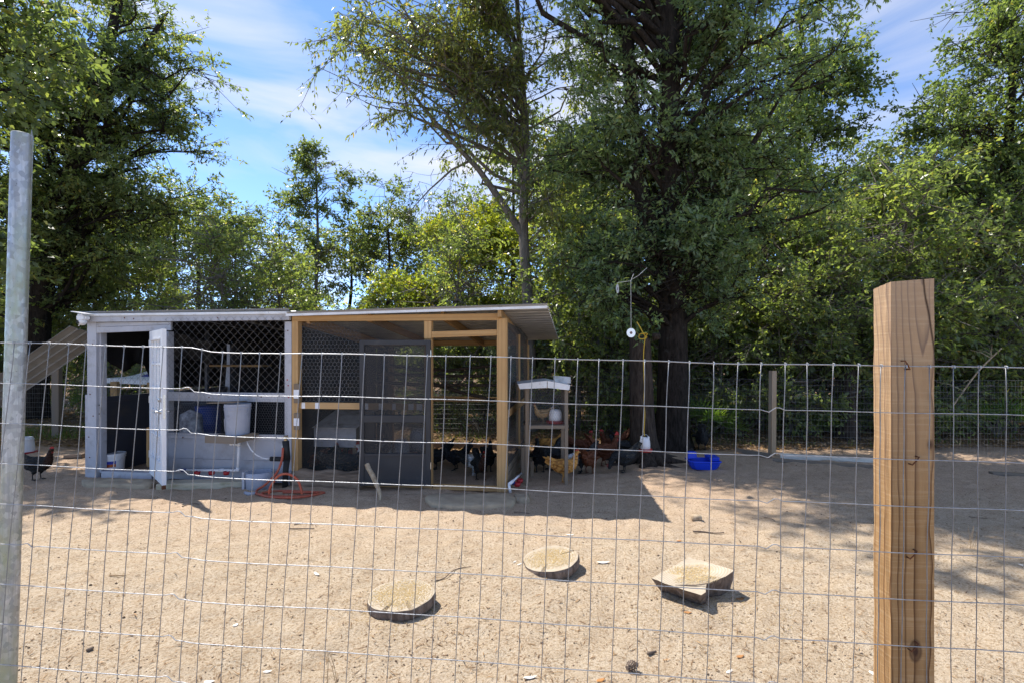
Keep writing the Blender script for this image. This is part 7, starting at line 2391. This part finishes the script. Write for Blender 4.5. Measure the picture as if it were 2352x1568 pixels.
fence = thing('woven_wire_fence', 'near galvanised wire fence crossing the whole foreground', 'fence', (0, 1.25, 0))
O3 = Vector((0, 1.25, 0))
PIT = 0.0508
crimps = [(s_of(425), s_of(470), 'N'), (s_of(1748), s_of(1805), 'V'), (s_of(92), s_of(130), 'N')]
for j in range(16):
    rg = random.Random(300 + j)
    pts = []
    s = S0
    ph = rg.uniform(0, 6)
    drop = j * 0.1016
    while s <= S1 + 1e-6:
        shift = lean(s) * drop
        p = fence_pt(s) - O3
        z = top_z(s - shift) - drop + 0.0005 * math.sin(s * 9 + ph) + rg.uniform(-0.0003, 0.0003)
        pts.append((s, Vector((p.x, p.y - 0.002, z))))
        s += PIT / 2
    # crimps
    out = []
    for (s_, p) in pts:
        dz = 0
        for ci, (a, b, kind) in enumerate(crimps):
            if ci == 2 and j < 5: continue
            if kind == 'N' and j == 0: continue
            if kind == 'V' and j == 0: continue
            sh = lean((a + b) / 2) * drop
            t = (s_ - (a + sh)) / (b - a)
            if -0.3 < t < 1.3:
                dz = 0
        out.append((s_, p + Vector((0, 0, dz))))
    fin = []
    extra = []
    for ci, (a, b, kind) in enumerate(crimps):
        if j == 0 or (ci == 2 and j != 5): continue
        sh = lean((a + b) / 2) * drop
        a2, b2 = a + sh, b + sh
        extra.append((a2, b2, kind))
    for (s_, p) in out:
        if any(a2 < s_ < b2 for a2, b2, _ in extra): continue
        fin.append((s_, p))
    for (a2, b2, kind) in extra:
        sh = lean((a2 + b2) / 2) * drop
        for t, dz in ((0.02, 0.001), (0.28, 0.0048), (0.42, 0.0048), (0.66, -0.0035), (0.98, -0.001)) if kind == 'N' else ((0.02, 0.0), (0.34, -0.005), (0.62, 0.005), (0.76, 0.005), (0.98, 0.0)):
            ss = a2 + (b2 - a2) * t
            p = fence_pt(ss) - O3
            z = top_z(ss - sh) - drop + 0.0005 * math.sin(ss * 9 + ph) + dz
            fin.append((ss, Vector((p.x, p.y - 0.002, z))))
    fin.sort(key=lambda q: q[0])
    MB().tube([q[1] for q in fin], 0.00105 if j else 0.0012, 6).build('line_wire', MAT['wire'], fence, smooth=True)
ns = int((S1 - S0) / PIT)
for k in range(ns + 1):
    rg = random.Random(600 + k)
    s = S0 + k * PIT + rg.uniform(-0.003, 0.003)
    L = lean(s) * rg.uniform(0.93, 1.07)
    pts = []
    a1, a2 = rg.uniform(0, 6), rg.uniform(0, 6)
    for i in range(40):
        drop = 1.55 * i / 39
        kink = 0.0010 * math.sin(drop * 13 + a1) + 0.0016 * math.sin(drop * 4 + a2)
        if s > 1.9: kink += 0.0008 * math.sin(drop * 31 + a1)
        ss = s + L * drop + kink
        p = fence_pt(ss) - O3
        wv = 0.0013 if (i % 2) else -0.0004
        pts.append(Vector((p.x, p.y + 0.0008 + 0.003 * math.sin(drop * 5 + a2) * 0.5, top_z(s) - drop + 0.001)))
    sw = MB().tube(pts, 0.0010, 5).build('stay_wire', MAT['stay'], fence, smooth=True)
    top = pts[0]
    # wrap of the stay over the top line wire
    MB().tube([top + Vector((0, 0.003, -0.004)), top + Vector((0, 0.002, 0.0022)), top + Vector((0, -0.004, 0.0014)), top + Vector((0, -0.0045, -0.004))], 0.0010, 5).build('wrap', MAT['wire'], sw)

# round steel pole on the left
Yp = 1.36
bt = at(14, 1568, Yp); tt = at(51, 309, Yp)
dirp = (tt - bt).normalized()
foot = bt - dirp * (bt.z / dirp.z)
pole = thing('steel_pole', 'round galvanised steel pole leaning at the left edge', 'fence pole', (foot.x, foot.y, 0))
pr = 0.0222
lenp = (tt - foot).length
rot = Vector((0, 0, 1)).rotation_difference(dirp).to_matrix().to_4x4()
MB().lathe([(pr, -0.05), (pr, 0.5), (pr, 1.0), (pr, lenp - 0.004), (pr - 0.0006, lenp), (pr - 0.0024, lenp), (pr - 0.0026, lenp - 0.1)], 40).xf(rot).build('tube', MAT['galv'], pole, smooth=True)
tw = dirp * lenp
MB().tube([tw + Vector((0.0225, 0, -0.02)), tw + Vector((0.0245, 0, 0.006)), tw + Vector((0.0235, 0.002, 0.012)), tw + Vector((0.025, 0.004, -0.012))], 0.0007, 4).build('tie_wire', MAT['wire'], pole)

# big square timber post on the right
post = thing('timber_post', 'thick sawn pine post carrying the near fence on the right', 'fence post', (0, 0, 0))
Yq = 1.131
a = at(2046, 817, Yq); b = at(2146, 817, Yq - 0.006)
post.location = (a.x, a.y, 0)
dirf = Vector((b.x - a.x, b.y - a.y, 0)); fw = dirf.length
post.rotation_euler = (0, 0, math.atan2(dirf.y, dirf.x))
zt = at(2046, 648, Yq).z; zt2 = at(2146, 641, Yq).z
# section: front right square, left face sawn, back left corner waney
wq = fw; dq = 0.092
sec = [(0.0, 0.0), (wq, 0.0), (wq, dq), (0.05, dq), (0.024, dq * 0.92), (0.008, dq * 0.78), (0.001, dq * 0.6), (-0.0005, dq * 0.3)]
fine = []
for i in range(len(sec)):
    p0 = sec[i]; p1 = sec[(i + 1) % len(sec)]
    k = max(1, int(math.hypot(p1[0] - p0[0], p1[1] - p0[1]) / 0.006))
    for j in range(k):
        fine.append((p0[0] + (p1[0] - p0[0]) * j / k, p0[1] + (p1[1] - p0[1]) * j / k))
m = len(fine); nz = 130
vs = []
rg = np.random.default_rng(17)
gl = rg.normal(size=m) * 0.0009
for iz in range(nz):
    t = iz / (nz - 1)
    for j, (x, y) in enumerate(fine):
        ztop = zt + (zt2 - zt) * x / wq - 0.012 * (y / dq)
        z = -0.05 + (ztop + 0.05) * t
        saw = 0.0005 * math.sin(z * 420 + x * 30) + 0.0004 * math.sin(z * 61)
        nx = -1 if x < 0.03 and y > 0.002 else 0
        ny = -1 if y < 1e-6 else 0
        gr = gl[j] * (1.6 if nx else 0.5)
        lean_ = 0.0
        vs.append((x + nx * (saw * 1.2 + gr) + lean_, y + ny * (saw * 0.7 + gr * 0.4), z))
fs = [(i * m + j, i * m + (j + 1) % m, (i + 1) * m + (j + 1) % m, (i + 1) * m + j) for i in range(nz - 1) for j in range(m)]
fs.append(tuple((nz - 1) * m + j for j in range(m)))


def postmat():
    m, nt, p = newmat('fence_post_timber')
    t = nt.nodes.new('ShaderNodeTexCoord')
    v = t.outputs['Object']
    sp = nt.nodes.new('ShaderNodeSeparateXYZ'); nt.links.new(v, sp.inputs[0])
    def mth(op, a, b=None, c=None):
        n = nt.nodes.new('ShaderNodeMath'); n.operation = op
        for k, q in enumerate((a, b, c)):
            if q is None: continue
            if hasattr(q, 'is_output'): nt.links.new(q, n.inputs[k])
            else: n.inputs[k].default_value = q
        return n.outputs[0]
    mpw = nt.nodes.new('ShaderNodeMapping'); mpw.inputs['Scale'].default_value = (3, 3, 1); nt.links.new(v, mpw.inputs['Vector'])
    wob = noise(nt, mpw.outputs['Vector'], 3.2, 3, 0.5)
    dep = mth('MINIMUM', mth('MULTIPLY_ADD', mth('SUBTRACT', 1.80, sp.outputs['Z']), 0.085, 0.004), 0.028)
    xx = mth('ADD', mth('SUBTRACT', sp.outputs['X'], 0.066), mth('MULTIPLY', mth('SUBTRACT', wob, 0.5), 0.034))
    yy = mth('ADD', sp.outputs['Y'], dep)
    rad = mth('SQRT', mth('ADD', mth('MULTIPLY', xx, xx), mth('MULTIPLY', yy, yy)))
    ph = mth('FRACT', mth('ADD', mth('DIVIDE', rad, 0.0125), mth('MULTIPLY', wob, 0.7)))
    r = ramp(nt, [(0.0, 0.0), (0.62, 0.06), (0.82, 0.5), (0.93, 1.0), (1.0, 0.0)])
    nt.links.new(ph, r.inputs['Fac'])
    mp2 = nt.nodes.new('ShaderNodeMapping'); mp2.inputs['Scale'].default_value = (1, 1, 0.03); nt.links.new(v, mp2.inputs['Vector'])
    fib = noise(nt, mp2.outputs['Vector'], 420, 4, 0.7)
    big = noise(nt, v, 5, 4)
    mp3 = nt.nodes.new('ShaderNodeMapping'); mp3.inputs['Scale'].default_value = (0.05, 0.05, 1); nt.links.new(v, mp3.inputs['Vector'])
    sawn = noise(nt, mp3.outputs['Vector'], 160, 3, 0.6)
    col = mixc(nt, ramp_out(nt, big, 0.35, 0.7), (0.40, 0.245, 0.115), (0.32, 0.185, 0.08))
    col = mixc(nt, ramp_out(nt, fib, 0.35, 0.75), col, (0.34, 0.195, 0.085))
    col = mixc(nt, ramp_out(nt, sawn, 0.5, 0.8), col, (0.48, 0.33, 0.185))
    col = mixc(nt, r.outputs['Color'], col, (0.085, 0.034, 0.014))
    # greyer, sun-faded head of the post
    sx = nt.nodes.new('ShaderNodeSeparateXYZ'); nt.links.new(v, sx.inputs[0])
    mr = nt.nodes.new('ShaderNodeMapRange'); mr.inputs['From Min'].default_value = 1.25; mr.inputs['From Max'].default_value = 1.75
    nt.links.new(sx.outputs['Z'], mr.inputs['Value'])
    col = mixc(nt, mr.outputs['Result'], col, mixc(nt, 0.4, col, (0.52, 0.40, 0.30)))
    # a drying check running down from the head
    ck = mth('ABSOLUTE', mth('SUBTRACT', mth('ADD', sp.outputs['X'], mth('MULTIPLY', mth('SUBTRACT', wob, 0.5), 0.03)), mth('MULTIPLY_ADD', mth('SUBTRACT', 1.78, sp.outputs['Z']), 0.14, 0.066)))
    rk = ramp(nt, [(0.0009, 1.0), (0.0022, 0.0)]); nt.links.new(ck, rk.inputs['Fac'])
    zk_ = nt.nodes.new('ShaderNodeMapRange'); zk_.inputs['From Min'].default_value = 1.55; zk_.inputs['From Max'].default_value = 1.62
    nt.links.new(sp.outputs['Z'], zk_.inputs['Value'])
    col = mixc(nt, mth('MULTIPLY', rk.outputs['Color'], zk_.outputs['Result']), col, (0.03, 0.015, 0.01))
    # knots
    for (kx, kz, kr) in ((0.052, 0.95, 0.011), (0.083, 1.405, 0.006), (0.02, 0.30, 0.01)):
        vm = nt.nodes.new('ShaderNodeVectorMath'); vm.operation = 'SUBTRACT'; vm.inputs[1].default_value = (kx, 0.0, kz)
        nt.links.new(v, vm.inputs[0])
        sc = nt.nodes.new('ShaderNodeVectorMath'); sc.operation = 'MULTIPLY'; sc.inputs[1].default_value = (1, 1, 0.55)
        nt.links.new(vm.outputs[0], sc.inputs[0])
        ln = nt.nodes.new('ShaderNodeVectorMath'); ln.operation = 'LENGTH'; nt.links.new(sc.outputs[0], ln.inputs[0])
        rr = ramp(nt, [(kr * 0.55, 1.0), (kr * 0.8, 0.35), (kr, 0.9), (kr * 1.35, 0.0)])
        nt.links.new(ln.outputs['Value'], rr.inputs['Fac'])
        col = mixc(nt, rr.outputs['Color'], col, (0.06, 0.03, 0.02))
    nt.links.new(col, p.inputs['Base Color'])
    p.inputs['Roughness'].default_value = 0.85
    p.inputs['Specular IOR Level'].default_value = 0.2
    ad = nt.nodes.new('ShaderNodeMath'); ad.operation = 'MULTIPLY_ADD'; nt.links.new(sawn, ad.inputs[0]); ad.inputs[1].default_value = 0.6; nt.links.new(fib, ad.inputs[2])
    bumpn(nt, p, ad.outputs[0], 0.6, 0.0025)
    return m


MB().add(vs, fs).build('timber', postmat(), post)
# fence staples
for (px, py) in ((2077, 838), (2096, 1056), (2091, 1270), (2094, 1481)):
    q = at(px, py, Yq - 0.004) - post.location
    q = Matrix.Rotation(-post.rotation_euler.z, 3, 'Z') @ q
    d1 = Vector((0.007, 0, -0.013)) if py < 900 else Vector((-0.010, 0, -0.012))
    MB().tube([q - d1 * 0.7 + Vector((0, 0.006, 0)), q - d1 * 0.7 + Vector((0, -0.010, 0)), q + Vector((0, -0.0115, 0)), q + d1 * 0.7 + Vector((0, -0.010, 0)), q + d1 * 0.7 + Vector((0, 0.006, 0))], 0.0016, 6).build('staple', MAT['rust'], post, smooth=True)
